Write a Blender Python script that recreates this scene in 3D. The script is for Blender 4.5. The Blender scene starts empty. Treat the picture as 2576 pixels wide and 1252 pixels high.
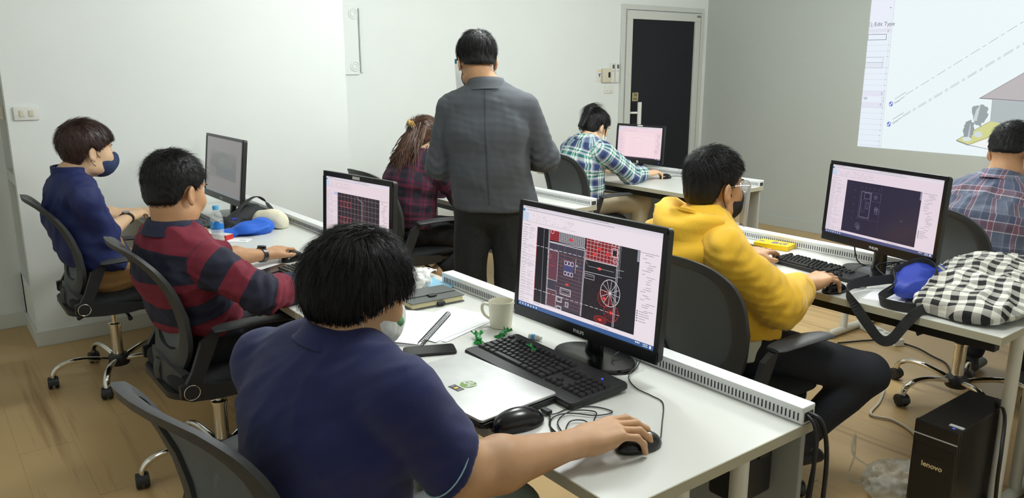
import bpy, bmesh, math, random
import numpy as np
from mathutils import Vector, Matrix
random.seed(7)
PI = math.pi
SC = bpy.context.scene
COL = SC.collection
# ---------------------------------------------------------------- camera
cam_d = bpy.data.cameras.new('camera')
cam_d.sensor_width = 36.0
cam_d.lens = 27.84
cam_d.clip_start = 0.02
cam = bpy.data.objects.new('camera', cam_d)
COL.objects.link(cam)
cam.matrix_world = Matrix(((0.794, 0.139, -0.592, 0), (-0.608, 0.181, -0.773, 0), (0, 0.974, 0.228, 1.55), (0, 0, 0, 1)))
SC.camera = cam
# ---------------------------------------------------------------- world, lights, exposure
W = bpy.data.worlds.new('world'); SC.world = W; W.use_nodes = True
W.node_tree.nodes['Background'].inputs[0].default_value = (0.75, 0.82, 0.8, 1)
W.node_tree.nodes['Background'].inputs[1].default_value = 0.12
SC.view_settings.view_transform = 'Standard'
SC.view_settings.look = 'None'
SC.view_settings.exposure = 0.17
SC.view_settings.gamma = 1.0
SC.view_settings.use_curve_mapping = False
def lamp(name, loc, power, r=0.22, col=(0.94, 0.985, 0.985)):
    d = bpy.data.lights.new(name, 'POINT'); d.shadow_soft_size = r; d.energy = power; d.color = col
    o = bpy.data.objects.new(name, d); COL.objects.link(o); o.location = loc
    return o
lamp('ceiling_lamp', (2.5, 3.1, 2.42), 66)
lamp('ceiling_lamp', (1.9, 1.2, 2.42), 42)
lamp('ceiling_lamp', (4.5, 2.3, 2.42), 84)
lamp('ceiling_lamp', (-0.1, 2.4, 2.42), 8)
# ---------------------------------------------------------------- helpers: materials
def lin(c):
    c = c / 255.0
    return c / 12.92 if c <= 0.04045 else ((c + 0.055) / 1.055) ** 2.4
def rgb(r, g, b): return (lin(r), lin(g), lin(b), 1.0)
def mat(name, col, rough=0.5, metal=0.0, var=0.0, vscale=20.0, bump=0.0, bscale=120.0, spec=0.5, sheen=0.0, alpha=1.0, trans=0.0, stretch=None, coat=0.0):
    m = bpy.data.materials.new(name); m.use_nodes = True
    nt = m.node_tree; b = nt.nodes['Principled BSDF']
    c = rgb(*col)
    b.inputs['Base Color'].default_value = c
    b.inputs['Roughness'].default_value = rough
    b.inputs['Metallic'].default_value = metal
    b.inputs['Specular IOR Level'].default_value = spec
    b.inputs['Sheen Weight'].default_value = sheen
    b.inputs['Alpha'].default_value = alpha
    b.inputs['Transmission Weight'].default_value = trans
    b.inputs['Coat Weight'].default_value = coat
    if var or bump:
        tc = nt.nodes.new('ShaderNodeTexCoord'); mp = nt.nodes.new('ShaderNodeMapping')
        nt.links.new(tc.outputs['Object'], mp.inputs[0])
        if stretch: mp.inputs['Scale'].default_value = stretch
    if var:
        n = nt.nodes.new('ShaderNodeTexNoise'); n.inputs['Scale'].default_value = vscale; n.inputs['Detail'].default_value = 4
        nt.links.new(mp.outputs[0], n.inputs['Vector'])
        r = nt.nodes.new('ShaderNodeMapRange'); r.inputs[1].default_value = 0.3; r.inputs[2].default_value = 0.7
        r.inputs[3].default_value = 1 - var; r.inputs[4].default_value = 1 + var
        nt.links.new(n.outputs[0], r.inputs[0])
        mx = nt.nodes.new('ShaderNodeVectorMath'); mx.operation = 'SCALE'; mx.inputs[0].default_value = c[:3]
        nt.links.new(r.outputs[0], mx.inputs['Scale']); nt.links.new(mx.outputs[0], b.inputs['Base Color'])
    if bump:
        n2 = nt.nodes.new('ShaderNodeTexNoise'); n2.inputs['Scale'].default_value = bscale; n2.inputs['Detail'].default_value = 3
        nt.links.new(mp.outputs[0], n2.inputs['Vector'])
        bp = nt.nodes.new('ShaderNodeBump'); bp.inputs['Strength'].default_value = bump; bp.inputs['Distance'].default_value = 0.004
        nt.links.new(n2.outputs[0], bp.inputs['Height']); nt.links.new(bp.outputs[0], b.inputs['Normal'])
    return m
def N(nt, typ, **kw):
    n = nt.nodes.new(typ)
    for k, v in kw.items(): setattr(n, k, v)
    return n
# ---------------------------------------------------------------- helpers: meshes
class MB:
    def __init__(s): s.v = []; s.f = []
    def add(s, vs, fs, M=None):
        o = len(s.v)
        if M is not None: vs = [tuple(M @ Vector(p)) for p in vs]
        s.v += [tuple(p) for p in vs]; s.f += [tuple(i + o for i in f) for f in fs]
        return s
    def box(s, c, d, bev=0.0, M=None):
        x, y, z = d[0] / 2, d[1] / 2, d[2] / 2
        cx, cy, cz = c
        if bev <= 0:
            vs = [(cx + a * x, cy + b * y, cz + e * z) for a in (-1, 1) for b in (-1, 1) for e in (-1, 1)]
            fs = [(0, 1, 3, 2), (4, 6, 7, 5), (0, 4, 5, 1), (2, 3, 7, 6), (0, 2, 6, 4), (1, 5, 7, 3)]
            return s.add(vs, fs, M)
        bm = bmesh.new(); bmesh.ops.create_cube(bm, size=1.0)
        for v in bm.verts: v.co = Vector((cx + v.co.x * d[0], cy + v.co.y * d[1], cz + v.co.z * d[2]))
        bmesh.ops.bevel(bm, geom=bm.edges[:], offset=min(bev, 0.49 * min(d)), segments=2, affect='EDGES', profile=0.6)
        bm.verts.index_update()
        vs = [tuple(v.co) for v in bm.verts]; fs = [tuple(v.index for v in f.verts) for f in bm.faces]; bm.free()
        return s.add(vs, fs, M)
    def rings(s, R, closed=True, cap=True, M=None, loop=False):
        n = len(R[0]); vs = [p for r in R for p in r]; fs = []
        K = len(R) if loop else len(R) - 1
        for i in range(K):
            a = i * n; b = ((i + 1) % len(R)) * n
            for j in range(n if closed else n - 1):
                k = (j + 1) % n
                fs.append((a + j, a + k, b + k, b + j))
        if cap and not loop:
            fs.append(tuple(range(n - 1, -1, -1))); fs.append(tuple((len(R) - 1) * n + j for j in range(n)))
        return s.add(vs, fs, M)
    def tube(s, P, r, seg=8, M=None, cap=True, flat=1.0, up=None, loop=False):
        P = [Vector(p) for p in P]; n = len(P)
        if not hasattr(r, '__len__'): r = [r] * n
        T = []
        for i in range(n):
            if loop: t = P[(i + 1) % n] - P[i - 1]
            else: t = P[min(i + 1, n - 1)] - P[max(i - 1, 0)]
            T.append(t.normalized() if t.length > 1e-9 else Vector((0, 0, 1)))
        u = Vector(up) if up else (Vector((0, 0, 1)) if abs(T[0].z) < 0.9 else Vector((1, 0, 0)))
        R = []
        for i in range(n):
            a = (u - T[i] * u.dot(T[i]))
            if a.length < 1e-6: a = T[i].orthogonal()
            a.normalize(); b = T[i].cross(a)
            if not up: u = a
            R.append([tuple(P[i] + a * (math.cos(2 * PI * k / seg) * r[i] * flat) + b * (math.sin(2 * PI * k / seg) * r[i])) for k in range(seg)])
        return s.rings(R, cap=cap, M=M, loop=loop)
    def lathe(s, prof, seg=20, M=None, cap=True):
        R = [[(r * math.cos(2 * PI * k / seg), r * math.sin(2 * PI * k / seg), z) for k in range(seg)] for r, z in prof]
        return s.rings(R, cap=cap, M=M)
    def prism(s, pts, z0, z1, M=None):
        n = len(pts)
        a = [(x, y, z0) for x, y in pts]; b = [(x, y, z1) for x, y in pts]
        return s.rings([a, b], M=M)
    def sheet(s, G, th=0.002, M=None):
        G = np.array(G, float); n, m = G.shape[:2]
        du = np.gradient(G, axis=0); dv = np.gradient(G, axis=1)
        nn = np.cross(du, dv); nn /= (np.linalg.norm(nn, axis=2, keepdims=True) + 1e-12)
        A = G + nn * th / 2; B = G - nn * th / 2
        vs = [tuple(p) for p in A.reshape(-1, 3)] + [tuple(p) for p in B.reshape(-1, 3)]
        o = n * m; fs = []
        for i in range(n - 1):
            for j in range(m - 1):
                a, b, c, d = i * m + j, (i + 1) * m + j, (i + 1) * m + j + 1, i * m + j + 1
                fs.append((a, b, c, d)); fs.append((o + a, o + d, o + c, o + b))
        def edge(ids):
            for p, q in zip(ids[:-1], ids[1:]): fs.append((p, q, o + q, o + p))
        edge([i * m for i in range(n)][::-1]); edge([i * m + m - 1 for i in range(n)])
        edge(list(range(m))); edge([(n - 1) * m + j for j in range(m)][::-1])
        return s.add(vs, fs, M)
def mesh_from(name, v, f, m=None, smooth=None, attrs=None):
    me = bpy.data.meshes.new(name)
    me.from_pydata([tuple(p) for p in v], [], [tuple(q) for q in f])
    if m: me.materials.append(m)
    return me
def fix_normals(me):
    bm = bmesh.new(); bm.from_mesh(me); bmesh.ops.recalc_face_normals(bm, faces=bm.faces[:]); bm.to_mesh(me); bm.free()
def obj(name, mb, m, parent=None, smooth=False, loc=None, rotz=0.0, angle=None):
    me = mesh_from(name, mb.v, mb.f, m)
    fix_normals(me)
    if smooth:
        me.polygons.foreach_set('use_smooth', [True] * len(me.polygons))
        try: me.set_sharp_from_angle(angle=math.radians(angle or 40))
        except Exception: pass
    o = bpy.data.objects.new(name, me); COL.objects.link(o)
    if parent: o.parent = parent
    if loc: o.location = loc
    if rotz: o.rotation_euler = (0, 0, rotz)
    return o
def tag(o, label=None, cat=None, group=None, kind=None):
    if label: o['label'] = label
    if cat: o['category'] = cat
    if group: o['group'] = group
    if kind: o['kind'] = kind
    return o
def thing(name, label, cat, loc=(0, 0, 0), rotz=0.0, group=None):
    o = bpy.data.objects.new(name, None); COL.objects.link(o); o.empty_display_size = 0.1
    o.location = loc; o.rotation_euler = (0, 0, rotz)
    return tag(o, label, cat, group)
def struct(name, mb, m, parent=None, smooth=False):
    o = obj(name, mb, m, parent, smooth)
    if not parent: o['kind'] = 'structure'
    return o
def kids(o): return [c for c in COL.objects if c.parent == o]
def dup(root, loc, rotz, label, group=None):
    def cp(o, par):
        c = o.copy(); COL.objects.link(c)
        if par: c.parent = par
        for k in CH.get(o.name, []): cp(k, c)
        return c
    CH = {}
    for o in COL.objects:
        if o.parent: CH.setdefault(o.parent.name, []).append(o)
    r = cp(root, None)
    r.location = loc; r.rotation_euler = (0, 0, rotz); r['label'] = label
    if group: r['group'] = group
    return r
def rz(a): return Matrix.Rotation(a, 4, 'Z')
def tr(x, y, z): return Matrix.Translation((x, y, z))
def frame(o, x, y, z):
    return Matrix(((x[0], y[0], z[0], o[0]), (x[1], y[1], z[1], o[1]), (x[2], y[2], z[2], o[2]), (0, 0, 0, 1)))
def rrect(w, h, r, n=5):
    P = []
    for cx, cy, a0 in ((w / 2 - r, h / 2 - r, 0), (-w / 2 + r, h / 2 - r, 90), (-w / 2 + r, -h / 2 + r, 180), (w / 2 - r, -h / 2 + r, 270)):
        for k in range(n + 1):
            a = math.radians(a0 + 90 * k / n); P.append((cx + r * math.cos(a), cy + r * math.sin(a)))
    return P
def text_mb(s, size, M, depth=0.0006, bold=0.0, align='CENTER'):
    cu = bpy.data.curves.new('t', 'FONT'); cu.body = s; cu.size = size; cu.align_x = align; cu.align_y = 'CENTER'
    cu.extrude = depth; cu.offset = bold; cu.resolution_u = 3
    o = bpy.data.objects.new('t', cu); COL.objects.link(o)
    dg = bpy.context.evaluated_depsgraph_get(); dg.update()
    me = bpy.data.meshes.new_from_object(o.evaluated_get(dg))
    mb = MB(); mb.add([tuple(v.co) for v in me.vertices], [tuple(p.vertices) for p in me.polygons], M)
    bpy.data.objects.remove(o); bpy.data.curves.remove(cu); bpy.data.meshes.remove(me)
    return mb
def crv(P, n=8):
    """Catmull-Rom through the points"""
    P = [Vector(p) for p in P]; out = []
    for i in range(len(P) - 1):
        p0, p1, p2, p3 = P[max(i - 1, 0)], P[i], P[i + 1], P[min(i + 2, len(P) - 1)]
        for k in range(n):
            t = k / n
            out.append(0.5 * ((2 * p1) + (p2 - p0) * t + (2 * p0 - 5 * p1 + 4 * p2 - p3) * t * t + (3 * p1 - p0 - 3 * p2 + p3) * t ** 3))
    out.append(P[-1]); return out
# ---------------------------------------------------------------- materials
M = {}
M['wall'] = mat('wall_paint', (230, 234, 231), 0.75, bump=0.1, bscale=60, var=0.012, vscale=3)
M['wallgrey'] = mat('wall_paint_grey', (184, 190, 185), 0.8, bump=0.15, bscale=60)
M['trim'] = mat('trim_white', (214, 216, 208), 0.5)
M['ceil'] = mat('ceiling', (228, 230, 226), 0.9)
M['alu'] = mat('door_white', (206, 210, 204), 0.4)
M['darkglass'] = mat('dark_glass', (27, 29, 36), 0.35, spec=0.3)
M['niche'] = mat('niche_board', (120, 122, 108), 0.6)
M['desk'] = mat('desk_white', (212, 213, 208), 0.35, var=0.008, vscale=6)
M['edge'] = mat('desk_edge', (176, 172, 150), 0.5)
M['leg'] = mat('leg_white', (214, 212, 200), 0.4)
M['modesty'] = mat('modesty_grey', (166, 168, 162), 0.6)
M['blackmetal'] = mat('black_metal', (14, 14, 15), 0.5)
M['rail'] = mat('rail_white', (228, 230, 230), 0.35)
M['slot'] = mat('slot_dark', (52, 54, 54), 0.8)
M['plastic'] = mat('black_plastic', (30, 31, 33), 0.45, bump=0.15, bscale=400)
M['chairpl'] = mat('chair_plastic', (58, 60, 62), 0.5, bump=0.2, bscale=500)
M['gloss'] = mat('gloss_black', (14, 15, 17), 0.22)
M['keycap'] = mat('keycap', (22, 23, 25), 0.38)
M['chrome'] = mat('chrome', (225, 222, 216), 0.1, metal=1.0)
M['cushion'] = mat('seat_fabric', (20, 20, 22), 0.9, bump=0.4, bscale=300)
M['silver'] = mat('laptop_silver', (190, 192, 190), 0.38, metal=0.6, var=0.07, vscale=14)
M['white'] = mat('white_plastic', (226, 226, 220), 0.4)
M['cream'] = mat('cream_plastic', (214, 208, 186), 0.5)
M['paper'] = mat('paper', (236, 237, 240), 0.8)
M['mug'] = mat('cream_ceramic', (226, 222, 200), 0.25)
M['tea'] = mat('tea', (120, 84, 40), 0.2)
M['leather'] = mat('black_leather', (92, 96, 94), 0.42, bump=0.25, bscale=300)
M['pages'] = mat('page_block', (216, 206, 164), 0.8)
M['cable'] = mat('cable_black', (20, 20, 22), 0.5)
M['wcable'] = mat('cable_white', (206, 198, 180), 0.5)
M['red'] = mat('red', (196, 36, 34), 0.4)
M['gold'] = mat('gold', (206, 170, 90), 0.3, metal=0.8)
M['yellowbox'] = mat('yellow_card', (244, 200, 18), 0.4)
M['purple'] = mat('purple_print', (96, 92, 150), 0.5)
M['greenfoil'] = mat('green_foil', (40, 140, 66), 0.2, var=0.35, vscale=60)
M['bluecloth'] = mat('blue_nylon', (28, 96, 206), 0.55, bump=0.2, bscale=200)
M['creamcloth'] = mat('cream_cloth', (226, 220, 196), 0.8, bump=0.2, bscale=200)
M['bluebag'] = mat('blue_pouch', (44, 66, 170), 0.5, bump=0.2, bscale=250)
M['strap'] = mat('black_strap', (38, 40, 42), 0.75, bump=0.4, bscale=500)
M['tissue'] = mat('tissue', (238, 238, 236), 0.9)
M['lightblue'] = mat('light_blue', (140, 190, 214), 0.6)
M['pcblack'] = mat('pc_black', (24, 22, 20), 0.35)
M['logo'] = mat('logo_silver', (200, 200, 200), 0.4, metal=0.3)
M['lettergold'] = mat('letter_gold', (214, 190, 140), 0.4)
M['greenlogo'] = mat('logo_green', (110, 150, 50), 0.5)
M['print'] = mat('print_black', (40, 42, 50), 0.6)
M['brown'] = mat('brown_print', (92, 78, 40), 0.6)
M['navyprint'] = mat('navy_print', (46, 60, 120), 0.6)
M['sign'] = mat('sign_gold', (176, 166, 128), 0.5)
M['bluelabel'] = mat('bottle_label', (30, 116, 200), 0.4)
M['caps'] = mat('bottle_cap', (90, 170, 220), 0.4)
M['clear'] = mat('clear_plastic', (245, 248, 250), 0.05, trans=1.0, alpha=0.55)
M['film'] = mat('clear_film', (226, 230, 230), 0.15, alpha=0.28)
M['shield'] = mat('visor_film', (214, 216, 214), 0.2, alpha=0.5)
M['bagfilm'] = mat('bag_film', (226, 226, 216), 0.3, alpha=0.35, bump=0.5, bscale=40)
M['skin1'] = mat('skin_warm', (198, 150, 110), 0.55, var=0.05, vscale=30)
M['skin2'] = mat('skin_light', (216, 178, 142), 0.55, var=0.04, vscale=30)
M['skin3'] = mat('skin_tan', (192, 147, 108), 0.55, var=0.05, vscale=30)
M['eyewhite'] = mat('eye_white', (228, 226, 220), 0.2)
M['iris'] = mat('iris_dark', (30, 20, 14), 0.15)
M['lip'] = mat('lip', (170, 100, 86), 0.5)
M['hairblack'] = mat('hair_black', (17, 16, 17), 0.5, spec=0.35)
M['hairbrown'] = mat('hair_dark_brown', (54, 31, 26), 0.42)
M['hairauburn'] = mat('hair_brown', (78, 52, 36), 0.45, var=0.4, vscale=30)
M['hairblonde'] = mat('hair_blonde', (186, 150, 84), 0.45)
M['navy'] = mat('navy_polo', (20, 29, 84), 0.85, bump=0.35, bscale=500, sheen=0.15, var=0.06, vscale=8)
M['navyplain'] = mat('navy_collar', (34, 38, 62), 0.85, bump=0.3, bscale=400)
M['navyshirt'] = mat('navy_shirt', (26, 38, 92), 0.7, bump=0.2, bscale=300, var=0.1, vscale=10)
M['piping'] = mat('pale_piping', (150, 190, 200), 0.7)
M['jacket'] = mat('grey_blazer', (80, 84, 90), 0.85, bump=0.35, bscale=500, var=0.05, vscale=160)
M['trousers'] = mat('dark_trousers', (36, 39, 41), 0.85, bump=0.3, bscale=400, var=0.2, vscale=60)
M['blackpants'] = mat('black_trousers', (17, 18, 23), 0.8)
M['darkjeans'] = mat('dark_jeans', (22, 25, 34), 0.85, bump=0.3, bscale=300, var=0.2, vscale=12)
M['khaki'] = mat('khaki_trousers', (178, 166, 140), 0.8, bump=0.2, bscale=200)
M['browncloth'] = mat('brown_trousers', (150, 112, 66), 0.85, bump=0.4, bscale=60, var=0.1, vscale=10)
M['greypants'] = mat('grey_trousers', (120, 130, 120), 0.85, bump=0.3, bscale=300)
M['hoodie'] = mat('yellow_fleece', (234, 184, 46), 0.9, bump=0.25, bscale=300, sheen=0.2, var=0.03, vscale=10)
M['whitecloth'] = mat('white_cloth', (206, 206, 190), 0.9)
M['maskblack'] = mat('mask_black', (32, 32, 33), 0.85)
M['masknavy'] = mat('mask_navy', (40, 54, 92), 0.8, bump=0.4, bscale=300)
M['maskwhite'] = mat('mask_white', (222, 226, 222), 0.8)
M['maskgreen'] = mat('mask_green', (100, 156, 110), 0.8)
M['steel'] = mat('steel', (170, 170, 172), 0.3, metal=1.0)
M['bluelip'] = mat('cyan_clip', (60, 190, 210), 0.4)
M['lens'] = mat('lens', (240, 245, 245), 0.02, alpha=0.15)
M['bluled'] = mat('led', (40, 60, 255), 0.4)
M['bluled'].node_tree.nodes['Principled BSDF'].inputs['Emission Color'].default_value = rgb(60, 90, 255)
M['bluled'].node_tree.nodes['Principled BSDF'].inputs['Emission Strength'].default_value = 2.0
def mesh_mat():
    m = mat('chair_mesh', (104, 111, 114), 0.8, bump=0.5, bscale=700)
    m.node_tree.nodes['Principled BSDF'].inputs['Alpha'].default_value = 0.88
    return m
M['mesh'] = mesh_mat()
def wood():
    m = bpy.data.materials.new('oak_vinyl'); m.use_nodes = True; nt = m.node_tree; b = nt.nodes['Principled BSDF']
    g = N(nt, 'ShaderNodeNewGeometry'); oi = N(nt, 'ShaderNodeObjectInfo')
    mp = N(nt, 'ShaderNodeMapping'); mp.inputs['Scale'].default_value = (30, 1.1, 1)
    nt.links.new(g.outputs['Position'], mp.inputs[0])
    n1 = N(nt, 'ShaderNodeTexNoise'); n1.inputs['Scale'].default_value = 1.0; n1.inputs['Detail'].default_value = 3
    nt.links.new(mp.outputs[0], n1.inputs['Vector'])
    mp2 = N(nt, 'ShaderNodeMapping'); mp2.inputs['Scale'].default_value = (7, 0.9, 1)
    nt.links.new(g.outputs['Position'], mp2.inputs[0])
    n2 = N(nt, 'ShaderNodeTexNoise'); n2.inputs['Scale'].default_value = 1.0; n2.inputs['Detail'].default_value = 3
    nt.links.new(mp2.outputs[0], n2.inputs['Vector'])
    ad = N(nt, 'ShaderNodeMath', operation='ADD'); nt.links.new(n1.outputs[0], ad.inputs[0]); nt.links.new(n2.outputs[0], ad.inputs[1])
    rn = N(nt, 'ShaderNodeMath', operation='MULTIPLY_ADD'); rn.inputs[1].default_value = 0.25; nt.links.new(oi.outputs['Random'], rn.inputs[0]); nt.links.new(ad.outputs[0], rn.inputs[2])
    cr = N(nt, 'ShaderNodeValToRGB'); e = cr.color_ramp.elements
    e[0].position = 0.62; e[0].color = rgb(134, 102, 58); e[1].position = 1.45; e[1].color = rgb(188, 158, 110)
    nt.links.new(rn.outputs[0], cr.inputs[0]); nt.links.new(cr.outputs[0], b.inputs['Base Color'])
    b.inputs['Roughness'].default_value = 0.38; b.inputs['Specular IOR Level'].default_value = 0.4
    return m
M['wood'] = wood()
def screen_mat(name, strength, vary=True):
    m = bpy.data.materials.new(name); m.use_nodes = True; nt = m.node_tree; b = nt.nodes['Principled BSDF']
    a = N(nt, 'ShaderNodeAttribute', attribute_name='Col')
    b.inputs['Base Color'].default_value = (0.01, 0.01, 0.012, 1); b.inputs['Roughness'].default_value = 0.25
    nt.links.new(a.outputs['Color'], b.inputs['Emission Color']); b.inputs['Emission Strength'].default_value = strength
    return m
M['darksteel'] = mat('dark_steel', (96, 98, 100), 0.3, metal=0.9)
M['screen'] = screen_mat('lcd_screen', 0.79)
M['screendim'] = screen_mat('lcd_screen_seen_askew', 0.56)
M['projection'] = screen_mat('projected_light', 0.84)
def vcol_mat(name, rough=0.8, bump=0.2):
    m = mat(name, (128, 128, 128), rough, bump=bump, bscale=300); nt = m.node_tree
    a = N(nt, 'ShaderNodeAttribute', attribute_name='Col'); nt.links.new(a.outputs['Color'], nt.nodes['Principled BSDF'].inputs['Base Color'])
    return m
def pattern_mat(name, build, rough=0.85, bump=0.25):
    """build(nt, U, V) -> colour socket; U across, V along the cloth, in metres"""
    m = mat(name, (128, 128, 128), rough, bump=bump, bscale=400); nt = m.node_tree
    a = N(nt, 'ShaderNodeAttribute', attribute_name='pat'); sp = N(nt, 'ShaderNodeSeparateXYZ'); nt.links.new(a.outputs['Vector'], sp.inputs[0])
    c = build(nt, sp.outputs[0], sp.outputs[1]); nt.links.new(c, nt.nodes['Principled BSDF'].inputs['Base Color'])
    return m
def ramp1d(nt, s, period, stops, off=0.0, soft=False):
    d = N(nt, 'ShaderNodeMath', operation='MULTIPLY_ADD'); d.inputs[1].default_value = 1.0 / period; d.inputs[2].default_value = off
    nt.links.new(s, d.inputs[0]); f = N(nt, 'ShaderNodeMath', operation='FRACT'); nt.links.new(d.outputs[0], f.inputs[0])
    r = N(nt, 'ShaderNodeValToRGB'); r.color_ramp.interpolation = 'EASE' if soft else 'CONSTANT'; e = r.color_ramp.elements
    for i, (p, c) in enumerate(stops):
        x = e[i] if i < 2 else e.new(p)
        x.position = p; x.color = rgb(*c)
    nt.links.new(f.outputs[0], r.inputs[0]); return r.outputs[0]
def mixc(nt, a, b, fac=0.5, mode='MIX'):
    x = N(nt, 'ShaderNodeMix', data_type='RGBA', blend_type=mode); x.inputs[0].default_value = fac
    nt.links.new(a, x.inputs[6]); nt.links.new(b, x.inputs[7]); return x.outputs[2]
def stripes(nt, U, V): return ramp1d(nt, V, 0.150, [(0, (32, 34, 54)), (0.5, (118, 30, 50))], 0.1)
M['rugby'] = pattern_mat('striped_jersey', stripes)
def teal_plaid(nt, U, V):
    st = [(0, (40, 54, 100)), (0.2, (122, 138, 166)), (0.3, (226, 230, 228)), (0.42, (16, 132, 108)), (0.54, (228, 232, 230)), (0.64, (30, 138, 114)), (0.71, (226, 230, 228)), (0.80, (74, 92, 132)), (0.9, (40, 54, 100))]
    return mixc(nt, ramp1d(nt, U, 0.105, st), ramp1d(nt, V, 0.105, st, 0.3))
M['tealplaid'] = pattern_mat('teal_plaid_shirt', teal_plaid)
def wine_plaid(nt, U, V):
    st = [(0, (24, 22, 34)), (0.30, (30, 26, 40)), (0.46, (118, 28, 58)), (0.58, (44, 40, 62)), (0.74, (104, 26, 54)), (0.86, (34, 34, 50)), (1.0, (24, 22, 34))]
    return mixc(nt, ramp1d(nt, U, 0.085, st, 0, True), ramp1d(nt, V, 0.085, st, 0.3, True))
def blazer(nt, U, V):
    ab = N(nt, 'ShaderNodeMath', operation='ABSOLUTE'); nt.links.new(U, ab.inputs[0])
    r = N(nt, 'ShaderNodeValToRGB'); r.color_ramp.interpolation = 'CONSTANT'; e = r.color_ramp.elements
    e[0].position = 0; e[0].color = rgb(66, 69, 74); e[1].position = 0.0009; e[1].color = rgb(82, 86, 92)
    nt.links.new(ab.outputs[0], r.inputs[0]); return r.outputs[0]
M['jacket'] = pattern_mat('grey_blazer_cloth', blazer)
M['wineplaid'] = pattern_mat('wine_plaid_shirt', wine_plaid)
def grey_plaid(nt, U, V):
    base = [(0, (92, 100, 120)), (0.3, (128, 86, 98)), (0.55, (76, 84, 108)), (0.8, (104, 110, 126))]
    ln = [(0, (0, 0, 0)), (0.30, (170, 170, 176)), (0.33, (0, 0, 0)), (0.52, (150, 156, 170)), (0.55, (0, 0, 0)), (0.84, (110, 120, 140)), (0.86, (0, 0, 0))]
    c = mixc(nt, ramp1d(nt, U, 0.075, base), ramp1d(nt, V, 0.12, base, 0.2))
    l = mixc(nt, ramp1d(nt, U, 0.075, ln), ramp1d(nt, V, 0.12, ln, 0.2), 1.0, 'ADD')
    return mixc(nt, c, l, 0.75, 'SCREEN')
M['greyplaid'] = pattern_mat('grey_plaid_shirt', grey_plaid)
def gingham(nt, U, V):
    s = [(0, (22, 22, 24)), (0.5, (222, 220, 210))]
    return mixc(nt, ramp1d(nt, U, 0.052, s), ramp1d(nt, V, 0.052, s))
M['gingham'] = pattern_mat('gingham_cloth', gingham)
# ---------------------------------------------------------------- room
XR, YB, YL, XL = 6.68, 5.444, 4.961, 0.453
fl = struct('floor', MB().box((2.7, 2.1, -0.03), (8.4, 6.9, 0.05)), M['slot'])
pw, pl = 0.2, 1.2
pm = MB().box((0, 0, -0.004), (pw - 0.0005, pl - 0.0018, 0.008), 0); pme = mesh_from('plank', pm.v, pm.f, M['wood']); fix_normals(pme)
offs = [0.05, -0.46, 0.2, -0.3, 0.45, -0.15, 0.6]
for i in range(-7, 34):
    y = 0.42 + offs[i % 7] - 1.2
    while y < 5.5:
        if y + pl > -0.2:
            o = bpy.data.objects.new('plank', pme); COL.objects.link(o); o.parent = fl
            y0, y1 = max(y, -1.2), min(y + pl, 5.47)
            o.location = (i * pw + pw / 2, (y0 + y1) / 2, 0.0); o.scale = (1, (y1 - y0) / pl, 1)
        y += pl
struct('ceiling', MB().box((2.7, 2.1, 2.7), (8.4, 6.9, 0.06)), M['ceil'])
struct('wall_back', MB().box((2.7, YB + 0.05, 1.33), (8.4, 0.1, 2.75)), M['wall'])
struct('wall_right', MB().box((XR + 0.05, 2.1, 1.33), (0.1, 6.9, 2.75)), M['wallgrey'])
struct('wall_front', MB().box((2.7, -1.35, 1.33), (8.4, 0.1, 2.75)), M['wall'])
struct('wall_near', MB().box((-1.5, 2.1, 1.33), (0.1, 6.9, 2.75)), M['wall'])
wl = MB().box(((XL + 0.06 + 2.405) / 2, (YL + YB) / 2, 1.33), (2.405 - XL - 0.06, YB - YL, 2.75))
wl.box((XL + 0.03, YL + 0.035, 1.33), (0.06, 0.07, 2.75)); wl.box((XL + 0.03, YL + 0.275, 0.15), (0.06, 0.42, 0.36)); wl.box((XL + 0.03, YB - 0.03, 1.33), (0.06, 0.06, 2.75))
wo = struct('wall_left', wl, M['wall'])
obj('niche_panel', MB().box((XL + 0.05, 5.22, 1.5), (0.02, 0.4, 2.3), 0), M['niche'], wo)
obj('niche_shelf', MB().box((XL + 0.03, 5.21, 0.93), (0.06, 0.36, 0.06), 0.003), M['trim'], wo)
bb = MB().box(((XL + 2.405) / 2 - 0.006, YL - 0.006, 0.045), (2.405 - XL + 0.012, 0.012, 0.09), 0.003)
bb.box((XL - 0.006, (YL + YB) / 2 - 0.006, 0.045), (0.012, YB - YL + 0.0, 0.09), 0.003)
struct('baseboard_left', bb, M['trim'])
b2 = MB().box((-0.5, YB - 0.006, 0.045), (1.9, 0.012, 0.09), 0.003); b2.box((3.95, YB - 0.006, 0.045), (3.05, 0.012, 0.09), 0.003)
struct('baseboard_back', b2, M['trim'])
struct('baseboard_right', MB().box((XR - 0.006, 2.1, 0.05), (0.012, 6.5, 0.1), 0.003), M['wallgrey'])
# door: white aluminium casing, leaf frame, dark pane
dr = bpy.data.objects.new('door_1', None); COL.objects.link(dr); dr.location = (0, 0, 0); dr['kind'] = 'structure'
def ring_box(x0, x1, z0, z1, w, y, d, bottom=True):
    m = MB(); m.box(((x0 + x1) / 2, y, z1 - w / 2), (x1 - x0, d, w), 0.003)
    for x in (x0 + w / 2, x1 - w / 2): m.box((x, y, (z0 + z1 - w) / 2), (w, d, z1 - w - z0), 0.003)
    if bottom: m.box(((x0 + x1) / 2, y, z0 + w / 2), (x1 - x0 - 2 * w, d, w), 0.003)
    return m
obj('casing', ring_box(5.44, 6.60, 0, 2.085, 0.045, YB - 0.012, 0.03, False), M['alu'], dr)
obj('leaf_frame', ring_box(5.495, 6.535, 0.01, 2.03, 0.075, YB - 0.02, 0.03), M['alu'], dr)
obj('pane', MB().box((6.015, YB - 0.012, 1.02), (0.9, 0.008, 1.9)), M['darkglass'], dr)
obj('frame_gap', MB().box((5.489, YB - 0.006, 1.03), (0.008, 0.02, 2.05)), M['slot'], dr)
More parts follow.
